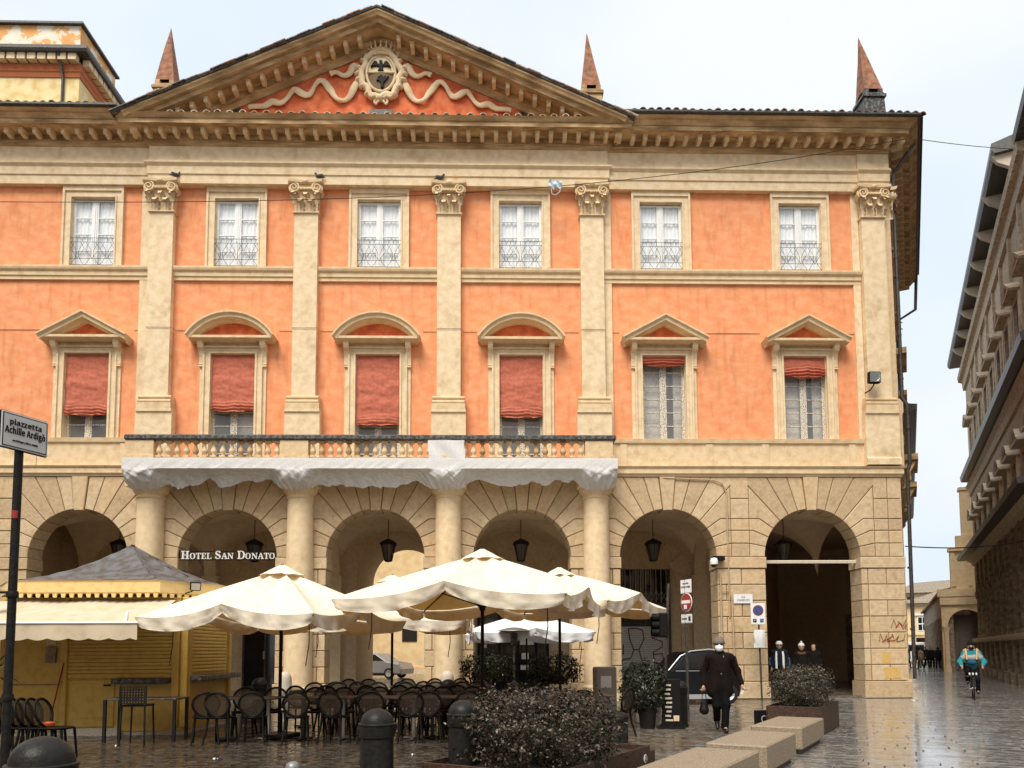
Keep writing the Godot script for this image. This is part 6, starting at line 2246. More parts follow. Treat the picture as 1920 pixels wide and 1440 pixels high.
func build_bollards() -> void:
	var t := thing("bollard", "black domed bollard under the piazzetta name pole", "bollard", Vector3(1.21, 0, 19.99), 0.0, "black domed bollards")
	var mb := MB.new()
	mb.lathe([[0.185, 0.0], [0.185, 0.06], [0.168, 0.08], [0.163, 0.80]], Vector3.ZERO, 32)
	obj("shaft", mb, M.castiron, t)
	mb = MB.new()
	mb.lathe([[0.163, 0.80], [0.178, 0.81], [0.180, 0.925], [0.186, 0.93], [0.188, 0.94], [0.183, 0.947], [0.165, 0.948]], Vector3.ZERO, 32)
	obj("collar", mb, M.castiron, t)
	mb = MB.new()
	var p := [[0.168, 0.948]]
	for i in 9:
		var a := (i + 1) / 9.0 * PI / 2
		p.append([0.166 * cos(a) if i < 8 else 0.0, 0.950 + 0.145 * sin(a)])
	mb.lathe(p, Vector3.ZERO, 32)
	obj("cap", mb, M.castiron, t)
	for q in [[2.62, 17.0, 0.93, "black domed bollard standing free in front of the chairs"], [3.40, 16.15, 0.95, "black domed bollard half hidden by the large dark shrub"], [-1.5, 7.0, 0.9, "black domed bollard in front of the hotel door"], [2.72, 7.35, 0.86, "black domed bollard among the chairs before the limestone guard post"], [7.52, 8.62, 0.85, "black domed bollard right behind the menu stand"], [5.78, 11.6, 0.5, "low black bollard between the large shrub and the potted shrub"]]:
		var o := again(t, "bollard", Vector3(q[0], 0, q[1]), 0.0, q[3])
		o.scale = Vector3(0.95, q[2], 0.95)
	mb = MB.new()
	mb.lathe([[0.09, 0.0], [0.09, 0.2], [0.075, 0.25], [0.04, 0.275], [0.0, 0.28]], Vector3.ZERO, 18)
	tag(obj("kerb_stud", mb, flat(Color(0.22, 0.22, 0.23), 0.45, 0.4), self, Vector3(1.37, 0, 15.2)), "short grey metal stud with a rounded top in the paving", "bollard")
	for q in [[-2.52, "weathered limestone guard post at the column near the hotel door"], [2.32, "weathered limestone guard post at the column beside the open passage"]]:
		mb = MB.new()
		var pf := [[0.24, 0.0], [0.215, 0.08], [0.205, 0.7]]
		for i in 6:
			var a := (i + 1) / 6.0 * PI / 2
			pf.append([0.2 * cos(a) if i < 5 else 0.0, 0.75 + 0.22 * sin(a)])
		mb.lathe(pf, Vector3.ZERO, 20)
		tag(obj("guard_post", mb, M.limestone, self, Vector3(q[0], 0, 1.15)), q[1], "guard post", "limestone guard posts")

func leaves(mb: MB, f: Callable, count: int, size: float, up := 0.3) -> void:
	for i in count:
		var q: Array = f.call()
		var c: Vector3 = q[0]
		var n: Vector3 = (q[1] + Vector3(rnd(-0.9, 0.9), rnd(-0.6, 0.9) + up, rnd(-0.9, 0.9))).normalized()
		var t := n.cross(Vector3(rnd(-1, 1), rnd(-1, 1), rnd(-1, 1))).normalized()
		var b := n.cross(t)
		var s := size * rnd(0.6, 1.3)
		mb.tint = q[2]
		var w := b * s * 0.42
		var m := c + n * s * 0.12
		mb.tri(c - t * s, m - w, m + w)
		mb.tri(m - w, c + t * s - n * s * 0.15, m + w)

func leaf_mat() -> StandardMaterial3D:
	var m := flat(Color(1, 1, 1), 0.26)
	m.vertex_color_use_as_albedo = true
	m.metallic_specular = 0.36
	m.backlight_enabled = true
	m.backlight = Color(0.25, 0.25, 0.2)
	return m

func hedge(parent: Node, c: Vector3, ax: Vector3, turn: float, count: int, size: float, seed_: int, cols: Array) -> void:
	var nz := noise(seed_, 1.6, 3)
	var b := Basis(Vector3.UP, turn)
	var mb := MB.new()
	mb.colored = true
	var f := func() -> Array:
		var d := Vector3(rnd(-1, 1), rnd(-0.9, 1), rnd(-1, 1))
		while d.length() > 1.0 or d.length() < 0.05:
			d = Vector3(rnd(-1, 1), rnd(-0.9, 1), rnd(-1, 1))
		var n := d.normalized()
		# rounded box, lumpy
		var e := pow(pow(absf(n.x), 3.2) + pow(absf(n.y), 3.2) + pow(absf(n.z), 3.2), -1.0 / 3.2)
		var lump := 1.0 + 0.36 * nz.get_noise_3dv(n * 2.2) + 0.16 * nz.get_noise_3dv(n * 6.0)
		var r := pow(d.length(), 0.35) * e * lump
		if rng.randf() < 0.11:
			r *= rnd(1.0, 1.2)
		var ci := int((nz.get_noise_3dv(n * 3.0 + d) * 0.9 + 0.5 + rnd(-0.35, 0.35)) * cols.size())
		return [c + b * (n * r * ax), b * n, cols[clampi(ci, 0, cols.size() - 1)]]
	leaves(mb, f, count, size)
	obj("foliage", mb, leaf_mat(), parent)
	var tw := MB.new()
	for i in 90:
		var q: Array = f.call()
		var p0 := c + Vector3(rnd(-0.3, 0.3) * ax.x, -ax.y, rnd(-0.3, 0.3) * ax.z)
		var mid: Vector3 = p0.lerp(q[0], 0.55) + Vector3(rnd(-0.05, 0.05), 0.06, rnd(-0.05, 0.05))
		tw.tube([p0, mid, q[0] + q[1] * 0.03], [0.012, 0.006, 0.003], 4)
	obj("branches", tw, flat(Color(0.085, 0.06, 0.042), 0.8), parent)

func build_planters() -> void:
	var ang := 1.0035
	var dark := [Color(0.011, 0.014, 0.005), Color(0.017, 0.016, 0.007), Color(0.032, 0.021, 0.011), Color(0.055, 0.038, 0.027), Color(0.02, 0.017, 0.010), Color(0.014, 0.016, 0.008), Color(0.13, 0.10, 0.075)]  # the palest leaf tone paints in the glints
	var dry := [Color(0.035, 0.036, 0.02), Color(0.05, 0.044, 0.028), Color(0.075, 0.06, 0.042), Color(0.03, 0.03, 0.018)]
	var pl := thing("planter", "rusty steel planter with a large dark clipped shrub and a round white sticker", "planter", Vector3(4.28, 0, 15.85), ang)
	steel_box(pl, 2.45, 1.5, 0.44)
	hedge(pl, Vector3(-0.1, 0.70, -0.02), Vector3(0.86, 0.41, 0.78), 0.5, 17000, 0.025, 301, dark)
	var mb := MB.new()
	mb.lathe([[0.05, 0.0], [0.05, 0.004], [0.0, 0.005]], Vector3(1.07, 0.30, 0.752), 20, Basis(Vector3.RIGHT, PI / 2))
	obj("sticker", mb, M.whitepaint, pl)
	mb = MB.new()
	mb.tube([Vector3(1.05, 0.28, 0.76), Vector3(1.085, 0.31, 0.76), Vector3(1.06, 0.33, 0.76), Vector3(1.09, 0.335, 0.76)], 0.006, 4)
	mb.tube([Vector3(1.07, 0.26, 0.76), Vector3(1.07, 0.29, 0.76)], 0.006, 4)
	obj("sticker_mark", mb, M.black, pl)
	mb = MB.new()
	mb.cbox(Vector3(1.45, 0.17, 0.2), Vector3(0.42, 0.34, 0.9), 0.01)
	obj("side_ledge", mb, M.corten, pl)
	var p2 := thing("planter", "dark rusty planter with a smaller rounded shrub behind the granite benches", "planter", Vector3(9.75, 0, 9.45), ang)
	steel_box(p2, 2.1, 0.95, 0.52)
	hedge(p2, Vector3(-0.15, 0.86, 0.0), Vector3(0.86, 0.36, 0.5), 0.0, 7000, 0.026, 302, dry)
	var lb := thing("low_board", "low black board chalked with the letters CPM beside the rusty planter", "board", Vector3(8.86, 0, 9.62), 0.12)
	mb = MB.new()
	mb.cbox(Vector3(0.17, 0.20, 0), Vector3(0.62, 0.40, 0.10), 0.01)
	obj("panel", mb, M.black, lb)
	lettering("chalk_letters", "CPM", 0.17, flat(Color(0.5, 0.5, 0.48), 0.9), lb, Vector3(0.13, 0.24, 0.053), Basis(Vector3(0, 0, 1), 0.06), "Droid Sans", 0.004)
	# granite bench blocks in a row along the street
	var spots := [[8.49, 11.95, 1.9, "pale granite bench block touching the planter with the rounded shrub"], [7.16, 14.15, 1.75, "pale granite bench block between two others in the row"], [5.95, 16.1, 1.9, "pale granite bench block at the row's end by the large shrub planter"]]
	for s in spots:
		mb = MB.new()
		mb.cbox(Vector3(0, 0.235, 0), Vector3(s[2], 0.33, 0.75), 0.018)
		var o := obj("granite_bench", mb, M.granite, self, Vector3(s[0], 0, s[1]))
		o.rotation.y = 1.0035
		tag(o, s[3], "bench", "granite bench blocks")
		mb = MB.new()
		mb.bb(-s[2] * 0.5 + 0.06, s[2] * 0.5 - 0.06, 0.0, 0.075, -0.31, 0.31)
		obj("foot", mb, M.gutter, o)
	# café shrubs and pots
	for q in [[Vector3(6.72, 0, 8.9), 0.42, 0.36, 1600, "leafy shrub in a dark pot beside the menu stand", 311], [Vector3(3.55, 0, 5.0), 0.45, 0.62, 1500, "dark shrub trough beside the bar windows near the patio heater", 312], [Vector3(5.25, 0, 4.9), 0.40, 0.62, 1500, "dark shrub trough before the smooth column by the grey cabinet", 313]]:
		var sp := thing("potted_shrub", q[4], "plant", q[0])
		mb = MB.new()
		if q[5] == 311:
			mb.lathe([[0.15, 0.0], [0.19, 0.42], [0.2, 0.45], [0.17, 0.45], [0.0, 0.4]], Vector3(0.08, 0, 0), 16)
		else:
			mb.cbox(Vector3(0, 0.28, 0), Vector3(1.0, 0.56, 0.42), 0.02)
		obj("pot", mb, M.castiron, sp)
		hedge(sp, Vector3(0.0, q[2] + 0.48, 0.0), Vector3(q[1] if q[5] == 311 else 0.62, 0.36 if q[5] != 311 else 0.46, 0.32), 0.0, q[3], 0.05, q[5], [Color(0.014, 0.02, 0.01), Color(0.02, 0.026, 0.013), Color(0.03, 0.034, 0.018)])

func steel_box(pl: Node, l: float, w: float, h: float) -> void:
	for s in [-1.0, 1.0]:
		var mb := MB.new()
		mb.cbox(Vector3(0, h * 0.5, s * (w * 0.5 - 0.01)), Vector3(l, h, 0.02), 0.004)
		obj("side_panel", mb, M.corten, pl)
		mb = MB.new()
		mb.cbox(Vector3(s * (l * 0.5 - 0.01), h * 0.5, 0), Vector3(0.02, h, w - 0.045), 0.004)
		obj("side_panel", mb, M.corten, pl)
	var e := MB.new()
	e.grid(func(u: float, v: float) -> Vector3: return Vector3((u - 0.5) * (l - 0.06), h - 0.06 + 0.02 * sin(u * 23.0) * sin(v * 17.0), (0.5 - v) * (w - 0.06)), 16, 10)
	obj("soil", e, M.mud, pl)

func plate(parent: Node, called: String, c: Vector3, w: float, h: float, m: Material, yaw: float, border: Material = null) -> Basis:
	var b := Basis(Vector3.UP, yaw)
	var mb := MB.new()
	if border:
		mb.cbox(c, Vector3(w, h, 0.012), 0.003, b)
		obj(called, mb, border, parent)
		mb = MB.new()
		mb.cbox(c + b * Vector3(0, 0, 0.006), Vector3(w - 0.025, h - 0.025, 0.008), 0.003, b)
		obj("face", mb, m, parent)
	else:
		mb.cbox(c, Vector3(w, h, 0.014), 0.004, b)
		obj(called, mb, m, parent)
	return b

func build_signs() -> void:
	var grey := flat(Color(0.60, 0.59, 0.57), 0.5)
	var s1 := thing("street_name_sign", "grey piazzetta name plate on a tall black pole", "sign", Vector3(0.05, 0, 18.45))
	var mb := MB.new()
	mb.tube([Vector3(0, 0, 0), Vector3(0, 3.34, 0)], 0.031, 12)
	mb.lathe([[0.04, 1.98], [0.045, 2.0], [0.04, 2.03]], Vector3.ZERO, 10)
	mb.lathe([[0.04, 1.2], [0.045, 1.22], [0.04, 1.25]], Vector3.ZERO, 10)
	mb.tube([Vector3(0.0, 2.02, 0.02), Vector3(-0.30, 2.02, 0.10)], 0.012, 6)
	obj("pole", mb, M.castiron, s1)
	var b := Basis(Vector3.UP, 1.16)
	mb = MB.new()
	mb.cbox(Vector3(0, 3.25, 0) + b * Vector3(0, 0, 0.045), Vector3(0.39, 0.29, 0.03), 0.012, b)
	obj("plate", mb, M.black, s1)
	mb = MB.new()
	mb.cbox(Vector3(0, 3.25, 0) + b * Vector3(0, 0, 0.058), Vector3(0.375, 0.275, 0.008), 0.003, b)
	obj("face", mb, grey, s1)
	mb = MB.new()
	for q in [[0.355, 0.255, 0.063], [0.342, 0.242, 0.0634]]:
		mb = MB.new()
		mb.cbox(Vector3(0, 3.25, 0) + b * Vector3(0, 0, q[2]), Vector3(q[0], q[1], 0.003), 0.001, b)
		obj("border", mb, M.black if q[0] > 0.35 else grey, s1)
	for l in [["piazzetta", 0.06, 0.065], ["Achille Ardigò", 0.072, 0.0], ["sociologo (1921-2008)", 0.02, -0.075]]:
		var o := lettering("lettering", l[0], l[1], M.black, s1, Vector3.ZERO, b, "Droid Sans", 0.004, 0.4)
		var bx: AABB = o.mesh.get_aabb()
		var sc := minf(1.0, 0.32 / bx.size.x)
		o.transform = Transform3D(b.scaled_local(Vector3(sc, 1.0, 1.0)), Vector3(0, 3.25, 0) + b * Vector3(0, l[2], 0.067))
	var mk := MB.new()
	mk.lathe([[0.034, -0.03], [0.034, 0.03]], Vector3(0, 2.62, 0), 12, Basis(), -0.6, 0.9)
	obj("sticker", mk, M.red, s1)
	# no entry post
	var s2 := thing("no_entry_sign", "no entry sign with small white plates on a grey post", "sign", Vector3(7.95, 0, 7.6))
	mb = MB.new()
	mb.tube([Vector3(0, 0, 0), Vector3(0, 3.12, 0)], 0.03, 10)
	obj("post", mb, M.gutter, s2)
	var yaw := -1.2
	b = plate(s2, "name_plate", Vector3(0, 2.95, 0.05), 0.40, 0.30, M.whitepaint, yaw, grey)
	for l in [["piazzetta", 0.055, 0.07], ["Achille Ardigò", 0.06, -0.01]]:
		var o := lettering("lettering", l[0], l[1], M.black, s2, Vector3(0, 2.95 + l[2], 0.05) + b * Vector3(0, 0, 0.013), b, "Droid Sans", 0.003)
		var sc2 := minf(1.0, 0.34 / o.mesh.get_aabb().size.x)
		o.basis = b.scaled_local(Vector3(sc2, 1, 1))
	var br := b * Basis(Vector3.RIGHT, PI / 2)
	mb = MB.new()
	mb.lathe([[0.205, -0.01], [0.21, 0.0], [0.205, 0.006], [0.0, 0.0065]], Vector3(0, 2.60, 0.05), 28, br)
	obj("rim", mb, M.whitepaint, s2)
	mb = MB.new()
	mb.lathe([[0.193, 0.006], [0.193, 0.011], [0.0, 0.012]], Vector3(0, 2.60, 0.05), 28, br)
	obj("disc", mb, M.red, s2)
	mb = MB.new()
	mb.box(Vector3(0, 2.61, 0.05) + b * Vector3(0, 0, 0.014), Vector3(0.31, 0.07, 0.006), b)
	mb.box(Vector3(0, 2.50, 0.05) + b * Vector3(-0.02, 0, 0.014), Vector3(0.10, 0.09, 0.006), b)
	obj("bar", mb, M.whitepaint, s2)
	b = plate(s2, "time_plate", Vector3(0, 2.24, 0.05), 0.40, 0.20, M.whitepaint, yaw, grey)
	mb = MB.new()
	mb.box(Vector3(0, 2.24, 0.05) + b * Vector3(-0.07, 0.0, 0.012), Vector3(0.18, 0.03, 0.003), b)
	mb.box(Vector3(0, 2.24, 0.05) + b * Vector3(0.12, 0.0, 0.012), Vector3(0.08, 0.1, 0.003), b)
	obj("print", mb, M.gutter, s2)
	var tl := thing("traffic_light", "black traffic light seen from behind beside the no entry post", "traffic light", Vector3(7.62, 0, 7.2))
	mb = MB.new()
	mb.tube([Vector3(-0.12, 0, 0), Vector3(0.05, 3.05, 0)], 0.028, 8)
	obj("post", mb, M.gutter, tl)
	mb = MB.new()
	mb.cbox(Vector3(-0.1, 2.12, 0.0), Vector3(0.2, 0.55, 0.16), 0.03)
	for y in [1.95, 2.12, 2.29]:
		mb.lathe([[0.09, 0.0], [0.09, 0.16]], Vector3(-0.2, y, 0.0), 12, Basis(Vector3(0, 0, 1), PI / 2))
	obj("housing", mb, M.black, tl)
	# via Zamboni plate on the pier and the no parking post
	var s3 := thing("wall_sign", "small white via Zamboni name plate on the pier", "sign", Vector3(11.7, 3.18, 0.03))
	plate(s3, "plate", Vector3.ZERO, 0.62, 0.30, M.whitepaint, 0.0, grey)
	for l in [["VIA", 0.075, 0.055], ["ZAMBONI", 0.085, -0.04]]:
		lettering("lettering", l[0], l[1], M.gutter, s3, Vector3(0, l[2], 0.013), Basis(), "Droid Serif", 0.003)
	var s4 := thing("no_parking_sign", "white no parking panel with blue disabled badges on a thin post", "sign", Vector3(11.92, 0, 0.75))
	mb = MB.new()
	mb.tube([Vector3(0.04, 0, 0), Vector3(0.0, 2.98, 0)], 0.03, 8)
	obj("post", mb, M.gutter, s4)
	plate(s4, "panel", Vector3(-0.02, 2.66, 0.045), 0.46, 0.66, M.whitepaint, 0.0, grey)
	var bz := Basis(Vector3.RIGHT, PI / 2)
	for q in [[0.165, 0.058, M.red], [0.135, 0.060, M.blue]]:
		mb = MB.new()
		mb.lathe([[q[0], -0.006], [q[0], 0.0], [0.0, 0.0005]], Vector3(-0.02, 2.77, q[1] + 0.004), 24, bz)
		obj("disc", mb, q[2], s4)
	mb = MB.new()
	mb.box(Vector3(-0.02, 2.77, 0.068), Vector3(0.27, 0.028, 0.004), Basis(Vector3(0, 0, 1), -0.75))
	obj("slash", mb, M.red, s4)
	for q in [[-0.13, "P"], [0.09, "&"]]:
		mb = MB.new()
		mb.bb(q[0] - 0.055, q[0] + 0.055, 2.40, 2.51, 0.055, 0.062)
		obj("badge", mb, M.blue if q[1] == "&" else M.black, s4)
		if q[1] == "P":
			lettering("lettering", "P", 0.09, M.whitepaint, s4, Vector3(q[0], 2.455, 0.064), Basis(), "Droid Sans", 0.003)
		else:
			mb = MB.new()
			mb.tube([Vector3(q[0] - 0.01, 2.5, 0.065), Vector3(q[0] - 0.005, 2.46, 0.065), Vector3(q[0] + 0.025, 2.455, 0.065), Vector3(q[0] + 0.035, 2.42, 0.065)], 0.007, 4)
			obj("symbol", mb, M.whitepaint, s4)
	mb = MB.new()
	mb.grid(func(u: float, v: float) -> Vector3:
		var a := u * TAU
		return Vector3(sin(a) * (0.18 + 0.015 * sin(v * 9.0 + a * 3.0)), 1.5 + v * 0.55, 0.05 + cos(a) * (0.05 + 0.03 * sin(v * 3.0) + 0.01 * sin(a * 5.0))), 24, 10)
	tag(obj("plastic_bag", mb, M.sheet, self, Vector3(11.92, 0.12, 0.78)), "white plastic bag wrapped round the no parking post", "bag")
	# menu stand
	var ms := thing("menu_stand", "black menu stand with a column of wooden food tags", "stand", Vector3(7.28, 0, 8.95), -0.25)
	mb = MB.new()
	mb.ext(P2([[-0.26, 0.0], [0.24, 0.0], [0.2, 0.12], [0.17, 0.98], [-0.17, 0.98], [-0.20, 0.12]]), Vector3(0, 0, -0.06), Vector3.RIGHT, Vector3.UP, Vector3(0, 0, 0.08), true, 0.01)
	mb.bb(-0.28, 0.26, 0.0, 0.04, -0.22, 0.16)
	obj("board", mb, M.black, ms)
	for i in 9:
		mb = MB.new()
		mb.cbox(Vector3(rnd(-0.08, -0.04), 0.16 + i * 0.087, 0.03), Vector3(rnd(0.10, 0.15), 0.038, 0.012), 0.003, Basis(Vector3(0, 0, 1), rnd(-0.08, 0.08)))
		obj("food_tag", mb, M.limestone, ms)
	mb = MB.new()
	mb.cbox(Vector3(0.09, 0.2, 0.03), Vector3(0.11, 0.11, 0.012), 0.003)
	obj("food_tag", mb, M.cream, ms)
	# grey cabinets
	var gc := thing("service_cabinet", "grey plastic service cabinet with a white notice beside the smooth column", "cabinet", Vector3(6.42, 0, 5.6), 0.1)
	mb = MB.new()
	mb.cbox(Vector3(0, 0.58, 0), Vector3(0.52, 1.16, 0.36), 0.03)
	mb.bb(-0.22, 0.22, 0.1, 1.04, 0.18, 0.19)
	obj("body", mb, flat(Color(0.30, 0.285, 0.26), 0.55), gc)
	mb = MB.new()
	mb.bb(-0.14, 0.12, 0.66, 0.94, 0.19, 0.196)
	obj("notice", mb, M.whitepaint, gc)
	mb = MB.new()
	mb.cbox(Vector3(0, 0.5, 0), Vector3(0.42, 1.0, 0.3), 0.02)
	tag(obj("utility_box", mb, flat(Color(0.36, 0.35, 0.33), 0.5), self, Vector3(6.98, 0, 7.7)), "plain pale grey utility box behind the menu stand", "box")
	# patio heater
	var ph := thing("patio_heater", "slim patio heater with a flat round reflector before the bar", "heater", Vector3(4.25, 0, 4.3))
	mb = MB.new()
	mb.lathe([[0.22, 0.0], [0.22, 0.1], [0.16, 0.7], [0.06, 0.74], [0.03, 0.8], [0.03, 1.7], [0.09, 1.72], [0.10, 2.0], [0.07, 2.02]], Vector3.ZERO, 14)
	obj("stand", mb, M.lead, ph)
	mb = MB.new()
	mb.lathe([[0.42, 2.07], [0.40, 2.1], [0.15, 2.16], [0.0, 2.17]], Vector3.ZERO, 20)
	obj("reflector", mb, M.steel, ph)

# ---------------------------------------------------------------- bodies
# bones [a, b, ra, rb]: tapered capsules joined by a smooth minimum and meshed as surface nets
func sdf(mb: MB, bones: Array, cell: float, k: float, wr := 0.0) -> void:
	var lo := Vector3(1e9, 1e9, 1e9)
	var hi := -lo
	for b in bones:
		for e in [[b[0], b[2]], [b[1], b[3]]]:
			lo = lo.min(e[0] - Vector3.ONE * e[1])
			hi = hi.max(e[0] + Vector3.ONE * e[1])
	var pad := 3.0 * cell + k * 0.5 + wr
	lo -= Vector3.ONE * pad
	hi += Vector3.ONE * pad
	var nx := int((hi.x - lo.x) / cell) + 2
	var ny := int((hi.y - lo.y) / cell) + 2
	var nz := int((hi.z - lo.z) / cell) + 2
	var f := PackedFloat32Array()
	f.resize(nx * ny * nz)
	f.fill(1.0)
	for b in bones:
		var a: Vector3 = b[0]
		var d: Vector3 = b[1] - a
		var dd := maxf(d.length_squared(), 1e-9)
		var ra: float = b[2]
		var dr: float = b[3] - ra
		var m := maxf(ra, ra + dr) + pad
		var l0 := ((a.min(b[1]) - Vector3.ONE * m - lo) / cell).floor()
		var l1 := ((a.max(b[1]) + Vector3.ONE * m - lo) / cell).ceil()
		for ix in range(maxi(int(l0.x), 0), mini(int(l1.x), nx - 1) + 1):
			for iy in range(maxi(int(l0.y), 0), mini(int(l1.y), ny - 1) + 1):
				var base := (ix * ny + iy) * nz
				for iz in range(maxi(int(l0.z), 0), mini(int(l1.z), nz - 1) + 1):
					var p := lo + Vector3(ix, iy, iz) * cell - a
					var t := clampf(p.dot(d) / dd, 0.0, 1.0)
					var s := (p - d * t).length() - ra - dr * t
					var g := f[base + iz]
					var h := maxf(k - absf(g - s), 0.0) / k
					f[base + iz] = minf(g, s) - h * h * k * 0.25
	if wr > 0.0:
		var w := noise(9, 1.0, 3)
		for ix in nx:
			for iy in ny:
				for iz in nz:
					var i := (ix * ny + iy) * nz + iz
					if absf(f[i]) < 3.0 * cell:
						var p := lo + Vector3(ix, iy, iz) * cell
						f[i] += wr * w.get_noise_3d(p.x * 7.0, p.y * 4.0 + p.x * 3.0, p.z * 7.0)
	var at := {}
	var vs := PackedVector3Array()
	var ns := PackedVector3Array()
	var off := [0, 1, nz, nz + 1, ny * nz, ny * nz + 1, ny * nz + nz, ny * nz + nz + 1]
	for ix in nx - 1:
		for iy in ny - 1:
			for iz in nz - 1:
				var i := (ix * ny + iy) * nz + iz
				var c0 := f[i]
				if c0 > 2.5 * cell:
					continue
				var neg := 0
				var sum := Vector3.ZERO
				var wsum := 0.0
				for q in 8:
					if f[i + off[q]] < 0.0:
						neg += 1
				if neg == 0 or neg == 8:
					continue
				for e in [[0, 1], [2, 3], [4, 5], [6, 7], [0, 2], [1, 3], [4, 6], [5, 7], [0, 4], [1, 5], [2, 6], [3, 7]]:
					var a := f[i + off[e[0]]]
					var b := f[i + off[e[1]]]
					if (a < 0.0) != (b < 0.0):
						var t := a / (a - b)
						var pa := Vector3(e[0] >> 2, (e[0] >> 1) & 1, e[0] & 1)
						var pb := Vector3(e[1] >> 2, (e[1] >> 1) & 1, e[1] & 1)
						sum += pa.lerp(pb, t)
						wsum += 1.0
				at[i] = vs.size()
				vs.append(lo + (Vector3(ix, iy, iz) + sum / wsum) * cell)
				var g := Vector3(f[i + off[4]] + f[i + off[5]] + f[i + off[6]] + f[i + off[7]] - f[i] - f[i + 1] - f[i + off[2]] - f[i + off[3]], f[i + off[2]] + f[i + off[3]] + f[i + off[6]] + f[i + off[7]] - f[i] - f[i + 1] - f[i + off[4]] - f[i + off[5]], f[i + 1] + f[i + off[3]] + f[i + off[5]] + f[i + off[7]] - f[i] - f[i + off[2]] - f[i + off[4]] - f[i + off[6]])
				ns.append(g.normalized() if g.length() > 1e-9 else Vector3.UP)
	for i in at:
		for e in [[ny * nz, nz, 1], [nz, 1, ny * nz], [1, ny * nz, nz]]:
			var g: float = f[i]
			var h: float = f[i + e[0]]
			if (g < 0.0) == (h < 0.0):
				continue
			var q := [i, i - e[1], i - e[1] - e[2], i - e[2]]
			if not (at.has(q[1]) and at.has(q[2]) and at.has(q[3])):
				continue
			if g > 0.0:
				q.reverse()
			var v0: int = at[q[0]]
			var v1: int = at[q[1]]
			var v2: int = at[q[2]]
			var v3: int = at[q[3]]
			mb.tris(vs[v0], vs[v1], vs[v2], ns[v0], ns[v1], ns[v2])
			mb.tris(vs[v0], vs[v2], vs[v3], ns[v0], ns[v2], ns[v3])

func hand_bones(w: Vector3, dir: Vector3, side: Vector3, curl: float) -> Array:
	var n := dir.cross(side).normalized()
	var l := [[w, w + dir * 0.085, 0.026, 0.034], [w + dir * 0.03 + side * 0.02, w + dir * 0.085 + side * 0.032, 0.018, 0.016], [w + dir * 0.03 - side * 0.02, w + dir * 0.08 - side * 0.03, 0.018, 0.016]]
	var len := [0.07, 0.08, 0.075, 0.058]
	for i in 4:
		var o: float = 0.032 - i * 0.021
		var p := w + dir * 0.088 + side * o
		var d1 := (dir * cos(curl * 0.6) + n * sin(curl * 0.6)).normalized()
		var d2 := (dir * cos(curl * 1.5) + n * sin(curl * 1.5)).normalized()
		var m: Vector3 = p + d1 * len[i] * 0.5
		l.append([p, m, 0.0095, 0.009])
		l.append([m, m + d2 * len[i] * 0.5, 0.009, 0.0075])
	var t0 := w + dir * 0.03 + side * 0.03
	var t1 := t0 + dir * 0.035 + side * 0.03 + n * 0.015
	l.append([t0, t1, 0.013, 0.011])
	l.append([t1, t1 + dir * 0.03 + n * 0.02, 0.011, 0.009])
	return l

